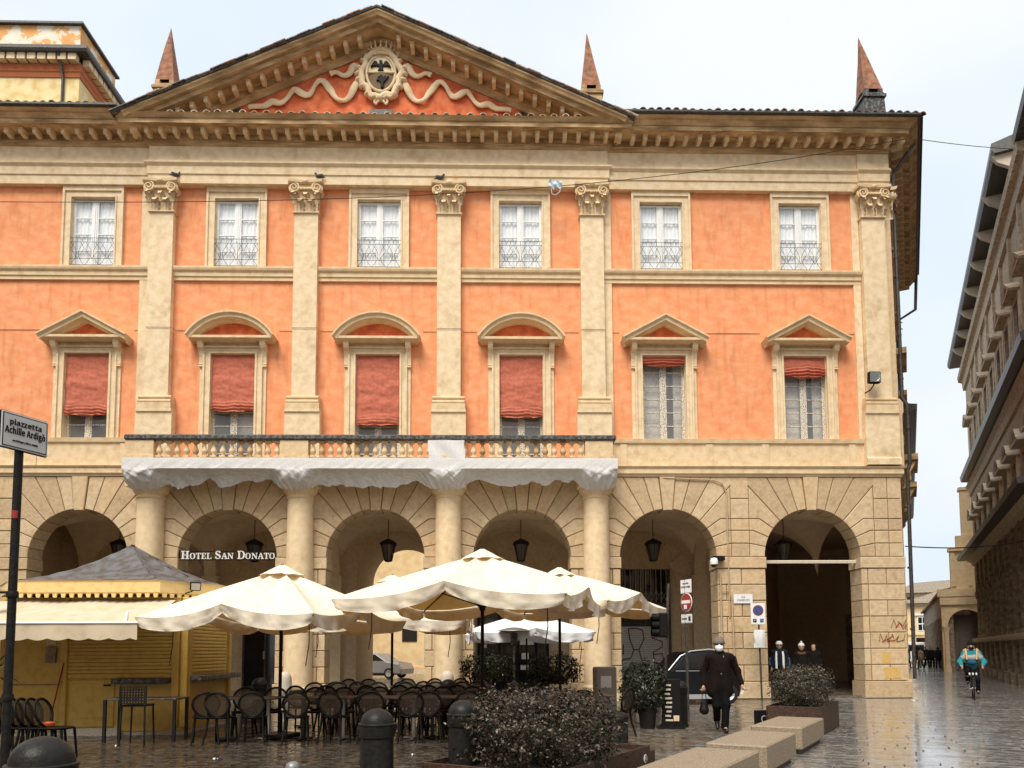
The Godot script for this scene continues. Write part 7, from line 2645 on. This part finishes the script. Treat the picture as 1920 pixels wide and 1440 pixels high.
# j: joints that differ from standing still; look: colours and garments
func person(label: String, at: Vector3, yaw: float, j: Dictionary, look: Dictionary, cell := 0.03, group := "", h := 1.75) -> Node3D:
	var t := thing("person", label, "person", at, yaw, group)
	t.scale = Vector3.ONE * h / 1.75
	var J := {"hip": Vector3(0, 0.94, 0), "chest": Vector3(0, 1.33, 0), "head": Vector3(0, 1.62, 0.02),
		"kneeL": Vector3(0.10, 0.50, 0.02), "ankleL": Vector3(0.10, 0.09, -0.02), "kneeR": Vector3(-0.10, 0.50, 0.02), "ankleR": Vector3(-0.10, 0.09, -0.02),
		"elbowL": Vector3(0.25, 1.13, -0.02), "wristL": Vector3(0.26, 0.89, 0.05), "elbowR": Vector3(-0.25, 1.13, -0.02), "wristR": Vector3(-0.26, 0.89, 0.05)}
	J.merge(j, true)
	var hip: Vector3 = J.hip
	var ch: Vector3 = J.chest
	var hd: Vector3 = J.head
	var up := (ch - hip).normalized()
	var sh := {"L": ch + up * 0.07 + Vector3(0.185, 0, 0), "R": ch + up * 0.07 + Vector3(-0.185, 0, 0)}
	var fine: bool = cell < 0.025
	var body := []
	var coat := []
	var trou := []
	var shoe := []
	var e: float = look.get("bulk", 0.03)
	body += [[hip, hip.lerp(ch, 0.5), 0.125, 0.115], [hip.lerp(ch, 0.5), ch, 0.115, 0.125], [ch + Vector3(-0.11, 0.04, 0), ch + Vector3(0.11, 0.04, 0), 0.09, 0.09], [ch + up * 0.12, hd - up * 0.06, 0.055, 0.052]]
	coat += [[hip, hip.lerp(ch, 0.5), 0.12 + e, 0.115 + e], [hip.lerp(ch, 0.5), ch, 0.115 + e, 0.12 + e], [sh.L * 0.75 + sh.R * 0.25 + up * -0.02, sh.R * 0.75 + sh.L * 0.25 + up * -0.02, 0.085 + e, 0.085 + e], [sh.L + up * -0.01, sh.R + up * -0.01, 0.062 + e, 0.062 + e], [ch + up * 0.12, ch + up * 0.17, 0.075 + e * 0.4, 0.068 + e * 0.3]]
	for s in ["L", "R"]:
		var hj: Vector3 = hip + Vector3(0.09 if s == "L" else -0.09, -0.02, 0)
		var kn: Vector3 = J["knee" + s]
		var an: Vector3 = J["ankle" + s]
		var toe: Vector3 = J.get("toe" + s, an + Vector3(0.015 if s == "L" else -0.015, -0.05, 0.15))
		body += [[hj, kn, 0.08, 0.052], [kn, kn.lerp(an, 0.35), 0.052, 0.055], [kn.lerp(an, 0.35), an, 0.055, 0.036], [an, toe, 0.036, 0.03]]
		trou += [[hip + up * 0.06, hj, 0.12, 0.105], [hj, kn, 0.098, 0.074], [kn, an + Vector3(0, 0.02, 0), 0.072, 0.068]]
		shoe += [[an + Vector3(0, -0.02, -0.025), an + Vector3(0, -0.045, -0.03), 0.046, 0.042], [an + Vector3(0, -0.03, 0.02), toe, 0.046, 0.036]]
		var el: Vector3 = J["elbow" + s]
		var wr: Vector3 = J["wrist" + s]
		body += [[sh[s], el, 0.05, 0.038], [el, wr, 0.038, 0.026]]
		coat += [[sh[s], el, 0.06 + e * 0.5, 0.056 + e * 0.5], [el, wr - (wr - el).normalized() * 0.02, 0.054 + e * 0.5, 0.046 + e * 0.4]]
		var hdir := (wr - el).normalized()
		var sd := Vector3(0, 0, 1)
		sd = (sd - hdir * sd.dot(hdir)).normalized()
		if not fine:
			body += [[wr, wr + hdir * 0.10, 0.034, 0.036], [wr + hdir * 0.1, wr + hdir * 0.15, 0.03, 0.02]]
	var len: float = look.get("coat", 0.86)
	if len < 0.9 and not look.get("seated", false):
		for x in [-0.07, 0.07]:
			coat.append([hip + Vector3(x, 0.0, 0), Vector3(hip.x + x * 1.6, len + 0.1, hip.z), 0.115 + e, 0.118 + e])
			coat.append([ch + Vector3(x * 0.9, -0.06, 0), Vector3(hip.x + x * 1.3, len + 0.2, hip.z), 0.112 + e, 0.122 + e])
	var face := [[hd + Vector3(0, -0.02, -0.012), hd + Vector3(0, 0.045, -0.012), 0.082, 0.086], [hd + Vector3(0, -0.06, 0.022), hd + Vector3(0, -0.085, 0.032), 0.05, 0.036], [hd + Vector3(0, 0.01, 0.06), hd + Vector3(0, 0.03, 0.05), 0.03, 0.03]]
	if fine:
		face += [[hd + Vector3(0, 0.015, 0.088), hd + Vector3(0, -0.025, 0.106), 0.009, 0.014], [hd + Vector3(-0.083, 0.0, -0.01), hd + Vector3(-0.083, -0.03, -0.01), 0.018, 0.013], [hd + Vector3(0.083, 0.0, -0.01), hd + Vector3(0.083, -0.03, -0.01), 0.018, 0.013]]
	var mb := MB.new()
	if fine:
		sdf(mb, body, cell, 0.05)
		sdf(mb, face, 0.008, 0.03)
		for s in ["L", "R"]:
			var el: Vector3 = J["elbow" + s]
			var wr: Vector3 = J["wrist" + s]
			var hdir := (wr - el).normalized()
			var sd := Vector3(0, 0, 1)
			sd = (sd - hdir * sd.dot(hdir)).normalized()
			sdf(mb, hand_bones(wr, hdir, sd * (1.0 if s == "L" else 1.0), J.get("curl" + s, 0.6) * (1.0 if s == "R" else -1.0)), 0.005, 0.012)
	else:
		sdf(mb, body + face, cell, 0.05)
	obj("body", mb, M.skin, t)
	mb = MB.new()
	sdf(mb, coat, cell, 0.06, 0.010)
	obj("coat", mb, cloth(look.get("coat_c", Color(0.012, 0.010, 0.010))), t)
	mb = MB.new()
	sdf(mb, trou, cell, 0.05, 0.008)
	obj("trousers", mb, cloth(look.get("trou_c", Color(0.010, 0.010, 0.013))), t)
	mb = MB.new()
	sdf(mb, shoe, cell * 0.7, 0.03)
	obj("shoes", mb, flat(look.get("shoe_c", Color(0.012, 0.010, 0.009)), 0.45), t)
	mb = MB.new()
	var hat: String = look.get("hat", "hair")
	if hat == "beanie":
		mb.lathe([[0.100, 0.028], [0.112, 0.03], [0.115, 0.055], [0.108, 0.07], [0.102, 0.11], [0.07, 0.15], [0.03, 0.165], [0.0, 0.168]], hd + Vector3(0, 0.0, -0.012), 20, Basis(Vector3.RIGHT, -0.1))
		if look.get("pompom", false):
			mb.blob(hd + Vector3(0, 0.19, -0.02), Vector3(0.04, 0.04, 0.04), Basis(), 8, 6)
	else:
		mb.lathe([[0.092, -0.03], [0.102, 0.03], [0.098, 0.085], [0.06, 0.13], [0.0, 0.145]], hd + Vector3(0, -0.005, -0.028), 16, Basis(Vector3.RIGHT, -0.25))
	obj("hat" if hat == "beanie" else "hair", mb, cloth(look.get("hat_c", Color(0.03, 0.02, 0.015))), t)
	if look.get("mask", false):
		mb = MB.new()
		mb.grid(func(u: float, v: float) -> Vector3:
			var a := (u - 0.5) * 2.0
			var b := (v - 0.5) * 2.0
			var r := 1.0 - 0.5 * (a * a + b * b)
			return hd + Vector3(a * 0.072 * (1.0 - 0.25 * b * b), -0.045 + b * 0.062, 0.075 + 0.055 * r - 0.03 * a * a), 14, 12)
		obj("face_mask", mb, M.whitepaint, t)
	if look.get("glasses", false):
		mb = MB.new()
		for s in [-1.0, 1.0]:
			mb.blob(hd + Vector3(s * 0.035, 0.022, 0.094), Vector3(0.028, 0.017, 0.006), Basis(Vector3.UP, s * 0.25), 10, 6)
			mb.tube([hd + Vector3(s * 0.06, 0.026, 0.088), hd + Vector3(s * 0.09, 0.02, 0.0)], 0.004, 4)
		mb.tube([hd + Vector3(-0.012, 0.026, 0.097), hd + Vector3(0.012, 0.026, 0.097)], 0.004, 4)
		obj("glasses", mb, M.black, t)
	return t

func cloth(c: Color) -> StandardMaterial3D:
	var key := "cloth%s" % c
	if not M.has(key):
		var m := flat(c, 0.85)
		m.metallic_specular = 0.2
		M[key] = m
	return M[key]

func build_people() -> void:
	var man := person("person in a long dark coat, grey beanie and white mask walking with a bag", Vector3(8.04, 0, 9.7), -0.22,
		{"hip": Vector3(0, 0.95, 0), "chest": Vector3(0.01, 1.34, 0.03), "head": Vector3(0.0, 1.63, 0.07),
		"kneeL": Vector3(0.10, 0.52, 0.10), "ankleL": Vector3(0.07, 0.09, 0.12), "toeL": Vector3(0.09, 0.045, 0.27), "kneeR": Vector3(-0.07, 0.50, 0.06), "ankleR": Vector3(-0.05, 0.20, -0.26), "toeR": Vector3(-0.05, 0.06, -0.17),
		"elbowL": Vector3(0.33, 1.15, -0.04), "wristL": Vector3(0.40, 0.90, 0.04), "elbowR": Vector3(-0.29, 1.14, -0.06), "wristR": Vector3(-0.30, 0.88, 0.02), "curlR": 1.4, "curlL": 1.0},
		{"coat": 0.66, "bulk": 0.012, "coat_c": Color(0.012, 0.008, 0.007), "trou_c": Color(0.006, 0.006, 0.007), "hat": "beanie", "hat_c": Color(0.17, 0.14, 0.12), "mask": true, "glasses": true}, 0.018, "", 1.76)
	var mb := MB.new()
	sdf(mb, [[Vector3(0, 1.49, 0.04), Vector3(0, 1.52, 0.05), 0.085, 0.08]], 0.012, 0.02)
	obj("scarf", mb, M.black, man)
	mb = MB.new()
	mb.blob(Vector3(0.02, 1.10, 0.215), Vector3(0.012, 0.012, 0.006), Basis(), 8, 6)
	mb.blob(Vector3(0.07, 1.42, 0.19), Vector3(0.01, 0.02, 0.006), Basis(), 8, 6)
	obj("button", mb, M.steel, man)
	var bag := thing("handbag", "black tote bag hanging from the walking person's hand", "bag", man.position + Basis(Vector3.UP, -0.22) * Vector3(-0.30, 0.33, 0.05), -0.3)
	mb = MB.new()
	sdf(mb, [[Vector3(0, 0.09, 0), Vector3(0, 0.22, 0), 0.085, 0.065], [Vector3(0, 0.08, -0.06), Vector3(0, 0.08, 0.06), 0.07, 0.07]], 0.014, 0.05, 0.008)
	obj("body", mb, M.black, bag)
	mb = MB.new()
	mb.tube([Vector3(-0.04, 0.27, 0), Vector3(-0.03, 0.40, 0), Vector3(0.0, 0.46, 0), Vector3(0.03, 0.40, 0), Vector3(0.04, 0.27, 0)], 0.008, 6)
	obj("handle", mb, M.black, bag)
	mb = MB.new()
	mb.box(Vector3.ZERO, Vector3(0.05, 0.13, 0.01), Basis(Vector3(0, 0, 1), -0.3))
	mb.box(Vector3(0.02, 0.02, 0.01), Vector3(0.05, 0.09, 0.01), Basis(Vector3(0, 0, 1), 0.2))
	tag(obj("folded_paper", mb, M.white, self, man.position + Basis(Vector3.UP, -0.22) * Vector3(0.41, 0.79, 0.08)), "folded white paper held in the walking person's hand", "paper")
	# two people under the dark arch, a third half hidden behind them
	var w := person("person in a black jacket with wide white lapel stripes and a white knit hat", Vector3(13.42, 0.08, -1.6), -0.3, {"elbowL": Vector3(0.27, 1.13, -0.03), "wristL": Vector3(0.26, 0.9, 0.06)}, {"hat": "beanie", "hat_c": Color(0.7, 0.68, 0.64), "coat": 0.8, "glasses": true, "coat_c": Color(0.014, 0.018, 0.024)}, 0.022, "", 1.74)
	mb = MB.new()
	for s in [-1.0, 1.0]:
		mb.tube([Vector3(s * 0.10, 1.42, 0.10), Vector3(s * 0.115, 1.25, 0.155), Vector3(s * 0.115, 0.85, 0.16)], [0.035, 0.04, 0.04], 6)
	obj("lapel", mb, M.whitepaint, w)
	mb = MB.new()
	for s in [-1.0, 1.0]:
		mb.tube([Vector3(s * 0.30, 1.22, 0.02), Vector3(s * 0.32, 1.05, 0.03), Vector3(s * 0.31, 0.95, 0.06)], 0.03, 6)
	obj("sleeve_stripe", mb, flat(Color(0.02, 0.11, 0.18), 0.7), w)
	w = person("person in a dark coat with a brown fur collar and white pompom hat", Vector3(14.3, 0.08, -1.9), -0.3, {}, {"hat": "beanie", "hat_c": Color(0.72, 0.7, 0.66), "pompom": true, "coat": 0.7}, 0.024, "", 1.68)
	mb = MB.new()
	sdf(mb, [[Vector3(-0.14, 1.42, 0.02), Vector3(-0.04, 1.38, 0.12), 0.07, 0.06], [Vector3(0.14, 1.42, 0.02), Vector3(0.04, 1.38, 0.12), 0.07, 0.06]], 0.014, 0.03, 0.014)
	obj("fur_collar", mb, cloth(Color(0.10, 0.06, 0.035)), w)
	person("person in black half hidden behind the fur collared coat under the dark arch", Vector3(14.85, 0.08, -2.2), -0.5, {}, {"coat": 0.75, "hat_c": Color(0.01, 0.01, 0.01)}, 0.03, "", 1.66)
	# passers-by far down the street
	var far := [[36.75, -34.6, 3.6, Color(0.34, 0.27, 0.19), 1.62, "passer-by in a beige padded jacket at the far end of the street", Color(0.05, 0.04, 0.035)], [37.05, -35.6, 3.3, Color(0.03, 0.028, 0.028), 1.72, "passer-by in dark jacket and pale trousers beside the beige padded jacket", Color(0.30, 0.27, 0.25)], [37.35, -34.9, 0.2, Color(0.02, 0.02, 0.024), 1.74, "passer-by in black with a small blue patch far down the street", Color(0.016, 0.015, 0.02)], [37.75, -34.0, 3.0, Color(0.016, 0.015, 0.015), 1.68, "passer-by in a short black coat with pale hem far down the street", Color(0.02, 0.02, 0.02)], [38.1, -35.4, -0.5, Color(0.014, 0.013, 0.013), 1.7, "passer-by in black walking close to the portico wall", Color(0.014, 0.014, 0.016)], [38.2, -33.4, 2.9, Color(0.018, 0.017, 0.018), 1.72, "passer-by in black with a white hat near the portico", Color(0.02, 0.02, 0.022)], [37.55, -38.0, 0.4, Color(0.05, 0.03, 0.025), 1.7, "passer-by in dark brown furthest along the street", Color(0.02, 0.02, 0.02)], [38.55, -31.8, 2.8, Color(0.20, 0.17, 0.15), 1.66, "passer-by in a pale grey coat by the round arch", Color(0.03, 0.03, 0.03)]]
	for i in far.size():
		var q: Array = far[i]
		var st := rnd(0.1, 0.22)
		person(q[5], Vector3(q[0], 0, q[1]), q[2], {"kneeL": Vector3(0.1, 0.5, st * 0.7), "ankleL": Vector3(0.1, 0.09, st), "kneeR": Vector3(-0.1, 0.5, 0.0), "ankleR": Vector3(-0.1, 0.12, -st), "wristL": Vector3(0.26, 0.92, -st * 0.6), "wristR": Vector3(-0.26, 0.92, st)}, {"coat_c": q[3], "trou_c": q[6], "coat": 0.74, "bulk": 0.05, "hat": "beanie" if i in [0, 5] else "hair", "hat_c": Color(0.7, 0.68, 0.66) if i == 5 else Color(0.03, 0.02, 0.015)}, 0.045, "passers-by far down the street", q[4])
	build_cyclist()

func wheel(parent: Node, called: String, c: Vector3, r: float, spokes: int, axis := Vector3.RIGHT) -> void:
	var w := part(called, parent, c)
	var b := Basis(Vector3(0, 0, 1), PI / 2) if axis == Vector3.RIGHT else Basis(Vector3.RIGHT, PI / 2)
	var mb := MB.new()
	mb.tube(ring_pts(Vector3.ZERO, b * Vector3(r, 0, 0), b * Vector3(0, 0, r), 32), 0.022, 8, true)
	obj("tyre", mb, M.rubber, w)
	mb = MB.new()
	mb.tube(ring_pts(Vector3.ZERO, b * Vector3(r - 0.03, 0, 0), b * Vector3(0, 0, r - 0.03), 32), 0.01, 6, true)
	for i in spokes:
		var a := TAU * i / spokes
		mb.tube([Vector3.ZERO, b * Vector3(cos(a) * (r - 0.03), 0.0, sin(a) * (r - 0.03))], 0.003, 4)
	mb.tube([b * Vector3(0, -0.05, 0), b * Vector3(0, 0.05, 0)], 0.02, 8)
	obj("rim", mb, M.steel, w)

func build_cyclist() -> void:
	var at := Vector3(18.75, 0, 0.45)
	var yaw := -0.53
	var bi := thing("bicycle", "black city bicycle ridden towards the square", "bicycle", at, yaw)
	wheel(bi, "wheel", Vector3(0, 0.35, 0.56), 0.33, 14)
	wheel(bi, "wheel", Vector3(0, 0.35, -0.5), 0.33, 14)
	var mb := MB.new()
	mb.tube([Vector3(0, 0.30, 0.0), Vector3(0, 0.78, -0.16)], 0.017, 7)
	mb.tube([Vector3(0, 0.30, 0.0), Vector3(0, 0.78, 0.40)], 0.019, 7)
	mb.tube([Vector3(0, 0.72, -0.14), Vector3(0, 0.82, 0.39)], 0.017, 7)
	mb.tube([Vector3(0, 0.72, 0.41), Vector3(0, 0.95, 0.36)], 0.02, 7)
	for s in [-1.0, 1.0]:
		mb.tube([Vector3(0, 0.72, 0.42), Vector3(s * 0.06, 0.66, 0.44), Vector3(s * 0.055, 0.35, 0.56)], 0.013, 6)
		mb.tube([Vector3(s * 0.02, 0.30, 0.0), Vector3(s * 0.05, 0.35, -0.5)], 0.011, 6)
		mb.tube([Vector3(s * 0.02, 0.74, -0.15), Vector3(s * 0.05, 0.35, -0.5)], 0.010, 6)
	obj("frame", mb, M.black, bi)
	mb = MB.new()
	mb.tube([Vector3(-0.30, 1.0, 0.26), Vector3(-0.18, 1.03, 0.36), Vector3(0, 1.0, 0.38), Vector3(0.18, 1.03, 0.36), Vector3(0.30, 1.0, 0.26)], 0.014, 7)
	obj("handlebar", mb, M.black, bi)
	mb = MB.new()
	mb.blob(Vector3(0, 0.86, -0.2), Vector3(0.09, 0.04, 0.14), Basis(), 10, 6)
	obj("saddle", mb, M.black, bi)
	mb = MB.new()
	mb.tube([Vector3(0.09, 0.30, 0.0), Vector3(0.1, 0.14, 0.05), Vector3(0.18, 0.14, 0.05)], 0.012, 6)
	mb.tube([Vector3(-0.09, 0.30, 0.0), Vector3(-0.1, 0.46, -0.05), Vector3(-0.18, 0.46, -0.05)], 0.012, 6)
	mb.tube([Vector3(-0.09, 0.3, 0), Vector3(0.09, 0.3, 0)], 0.02, 6)
	obj("crank", mb, M.steel, bi)
	mb = MB.new()
	for x in [-0.09, 0.0, 0.09]:
		mb.blob(Vector3(x, 0.78, 0.50), Vector3(0.026, 0.045, 0.02), Basis(), 8, 6)
	obj("lamp", mb, M.whitepaint, bi)
	var r := person("cyclist in a turquoise and grey jacket with black cap and face covering", at, yaw,
		{"hip": Vector3(0, 0.96, -0.20), "chest": Vector3(0, 1.36, -0.06), "head": Vector3(0, 1.66, 0.03),
		"kneeL": Vector3(0.13, 0.62, 0.18), "ankleL": Vector3(0.13, 0.24, 0.0), "toeL": Vector3(0.14, 0.17, 0.14), "kneeR": Vector3(-0.13, 0.86, 0.22), "ankleR": Vector3(-0.13, 0.55, -0.06), "toeR": Vector3(-0.14, 0.48, 0.06),
		"elbowL": Vector3(0.34, 1.16, 0.05), "wristL": Vector3(0.29, 1.05, 0.22), "elbowR": Vector3(-0.34, 1.16, 0.05), "wristR": Vector3(-0.29, 1.05, 0.22)},
		{"seated": true, "coat": 0.95, "coat_c": Color(0.03, 0.21, 0.26), "hat": "beanie", "hat_c": Color(0.01, 0.01, 0.01), "bulk": 0.04}, 0.022, "", 1.72)
	mb = MB.new()
	sdf(mb, [[Vector3(-0.15, 1.41, -0.03), Vector3(0.15, 1.41, -0.03), 0.115, 0.115], [Vector3(-0.17, 1.38, -0.03), Vector3(-0.24, 1.30, 0.0), 0.10, 0.095], [Vector3(0.17, 1.38, -0.03), Vector3(0.24, 1.30, 0.0), 0.10, 0.095], [Vector3(-0.05, 1.30, 0.04), Vector3(0.05, 1.30, 0.04), 0.10, 0.10]], 0.02, 0.05)
	obj("yoke", mb, cloth(Color(0.34, 0.33, 0.32)), r)
	mb = MB.new()
	mb.blob(Vector3(0, 1.15, 0.09), Vector3(0.14, 0.09, 0.09), Basis(), 12, 8)
	obj("pouch", mb, cloth(Color(0.02, 0.09, 0.16)), r)
	mb = MB.new()
	mb.blob(Vector3(0, 1.61, 0.09), Vector3(0.07, 0.06, 0.06), Basis(), 12, 8)
	obj("face_covering", mb, M.black, r)
	var bp := thing("backpack", "yellow delivery backpack on the cyclist's back", "backpack", at, yaw)
	mb = MB.new()
	mb.cbox(Vector3(0, 1.33, -0.36), Vector3(0.46, 0.44, 0.34), 0.04)
	obj("box", mb, flat(Color(0.62, 0.34, 0.08), 0.6), bp)
	mb = MB.new()
	for s in [-1.0, 1.0]:
		mb.tube([Vector3(s * 0.12, 1.5, -0.2), Vector3(s * 0.15, 1.56, -0.06), Vector3(s * 0.15, 1.46, 0.10), Vector3(s * 0.13, 1.22, 0.12)], 0.026, 6, false, 0.6)
	obj("strap", mb, flat(Color(0.55, 0.38, 0.17), 0.7), bp)

# ---------------------------------------------------------------- vehicles
func car(called: String, label: String, at: Vector3, yaw: float, paint: Material, low: Material, prof: Array, win: Array, wd: float, wheels: Array, wr: float) -> void:
	var t := thing(called, label, "car", at, yaw)
	var mb := MB.new()
	var p := P2(prof)
	# body in three slices so that the flanks lean in above the waist
	for s in [-1.0, 1.0]:
		mb.ext(p, Vector3(0, 0, 0), Vector3.RIGHT, Vector3.UP, Vector3(0, 0, s * wd * 0.5), true, 0.07)
	obj("body", mb, paint, t)
	for w in win:
		for s in [-1.0, 1.0]:
			mb = MB.new()
			mb.ext(P2(w), Vector3(0, 0, s * (wd * 0.5 - 0.01)), Vector3.RIGHT, Vector3.UP, Vector3(0, 0, s * 0.016), true, 0.004)
			obj("window", mb, M.darkglass, t)
	for x in wheels:
		for s in [-1.0, 1.0]:
			var w := part("wheel", t, Vector3(x, wr, s * (wd * 0.5 - 0.09)))
			mb = MB.new()
			mb.lathe([[wr * 0.62, -0.095], [wr * 0.95, -0.09], [wr, -0.06], [wr, 0.06], [wr * 0.95, 0.09], [wr * 0.62, 0.095]], Vector3.ZERO, 24, Basis(Vector3.RIGHT, PI / 2 * s))
			obj("tyre", mb, M.rubber, w)
			mb = MB.new()
			mb.lathe([[wr * 0.62, 0.085], [wr * 0.55, 0.06], [wr * 0.2, 0.05], [0.0, 0.06]], Vector3.ZERO, 20, Basis(Vector3.RIGHT, PI / 2 * s))
			for i in 5:
				var a := TAU * i / 5.0
				mb.box(Vector3(cos(a) * wr * 0.36, sin(a) * wr * 0.36, s * 0.075), Vector3(wr * 0.5, 0.05, 0.03), Basis(Vector3(0, 0, 1), a))
			obj("rim", mb, M.carwhite, w)
	for s in [-1.0, 1.0]:
		mb = MB.new()
		mb.bb(wheels[0] + wr + 0.02, wheels[1] - wr - 0.02, 0.17, 0.30, minf(s * wd * 0.5, s * (wd * 0.5 - 0.1)), maxf(s * wd * 0.5 + 0.01, s * (wd * 0.5 - 0.1)))
		obj("sill", mb, low, t)
	mb = MB.new()
	for s in [-1.0, 1.0]:
		mb.blob(Vector3(prof[1][0] + 0.12, 0.66, s * (wd * 0.5 - 0.2)), Vector3(0.1, 0.08, 0.12), Basis(), 10, 6)
	obj("headlight", mb, M.chrome, t)

func build_vehicles() -> void:
	# two-seat city car nosing towards the bar; front towards -x
	var prof := [[-1.30, 0.22], [-1.34, 0.5], [-1.28, 0.78], [-1.0, 0.95], [-0.78, 1.0], [-0.42, 1.38], [-0.15, 1.50], [0.4, 1.56], [1.0, 1.48], [1.22, 1.36], [1.32, 0.95], [1.34, 0.45], [1.28, 0.22]]
	car("city_car", "small black and silver two seat car parked by the pier", Vector3(9.42, 0, 1.75), 0.10, M.carblack, M.silver, prof, [[[-0.62, 1.02], [-0.32, 1.34], [-0.05, 1.44], [0.42, 1.46], [0.46, 1.02]]], 1.52, [-0.92, 0.93], 0.30)
	var c: Node3D = get_node("city_car")
	var mb := MB.new()
	for s in [1.0]:
		var z: float = s * 0.745
		mb.tube([Vector3(-0.82, 0.98, z), Vector3(-0.46, 1.38, z * 0.97), Vector3(-0.15, 1.52, z * 0.95), Vector3(0.4, 1.57, z * 0.95), Vector3(0.85, 1.52, z * 0.95)], 0.026, 8)
	obj("silver_arch", mb, M.silver, c)
	mb = MB.new()
	for s in [-1.0, 1.0]:
		mb.bb(-0.62, 0.5, 0.95, 0.98, s * 0.76 - 0.01, s * 0.76 + 0.01)
	obj("door_line", mb, M.chrome, c)
	# cars in the back street
	var hb := [[-2.0, 0.25], [-2.05, 0.55], [-1.9, 0.85], [-1.1, 0.98], [-0.4, 1.42], [0.8, 1.48], [1.6, 1.35], [1.95, 0.95], [2.0, 0.3]]
	var hw := [[[-0.95, 1.0], [-0.38, 1.36], [0.25, 1.38], [0.25, 1.0]], [[0.35, 1.0], [0.35, 1.38], [1.3, 1.32], [1.6, 1.0]]]
	car("parked_car", "silver hatchback parked behind the passage wall", Vector3(-3.1, 0.012, -20.5), PI - 0.35, M.silver, M.rubber, hb, hw, 1.7, [-1.25, 1.25], 0.31)
	car("parked_car", "white car parked in the dark gateway beyond the barrier", Vector3(1.35, 0.012, -26.0), PI / 2 + 0.1, M.carwhite, M.rubber, hb, hw, 1.7, [-1.25, 1.25], 0.31)
	car("parked_car", "silver car parked nose out behind the bar windows", Vector3(4.6, 0.012, -19.0), 0.1, M.silver, M.rubber, hb, hw, 1.7, [-1.25, 1.25], 0.31)
	mb = MB.new()
	mb.bb(-1.2, 1.6, 0.93, 1.03, -0.04, 0.04)
	mb.bb(1.5, 1.7, 0.0, 1.05, -0.1, 0.1)
	tag(obj("barrier_arm", mb, M.whitepaint, self, Vector3(0.2, 0.012, -23.5)), "white lowered barrier arm in the back street", "barrier")
	var v := thing("white_van", "white van parked far down the street behind the passers-by", "van", Vector3(44.6, 0, -49.5), -0.5)
	mb = MB.new()
	mb.ext(P2([[-0.95, 0.3], [0.95, 0.3], [0.95, 1.3], [0.8, 2.2], [-0.8, 2.2], [-0.95, 1.3]]), Vector3(0, 0, -4.0), Vector3.RIGHT, Vector3.UP, Vector3(0, 0, 4.0), true, 0.06)
	obj("body", mb, M.carwhite, v)
	mb = MB.new()
	mb.bb(-0.75, 0.75, 1.35, 1.95, 0.0, 0.01)
	obj("windscreen", mb, M.darkglass, v)
	for x in [-0.8, 0.8]:
		mb = MB.new()
		mb.lathe([[0.0, -0.1], [0.33, -0.1], [0.33, 0.1], [0.0, 0.1]], Vector3(x, 0.33, -0.7), 16, Basis(Vector3(0, 0, 1), PI / 2))
		obj("wheel", mb, M.rubber, v)

func _ready() -> void:
	rng.seed = 20240117
	build_view()
	make_materials()
	build_ground()
	build_palazzo()
	build_street()
	facade_things()
	build_kiosk()
	build_umbrellas()
	build_cafe()
	build_bollards()
	build_planters()
	build_signs()
	build_vehicles()
	build_people()
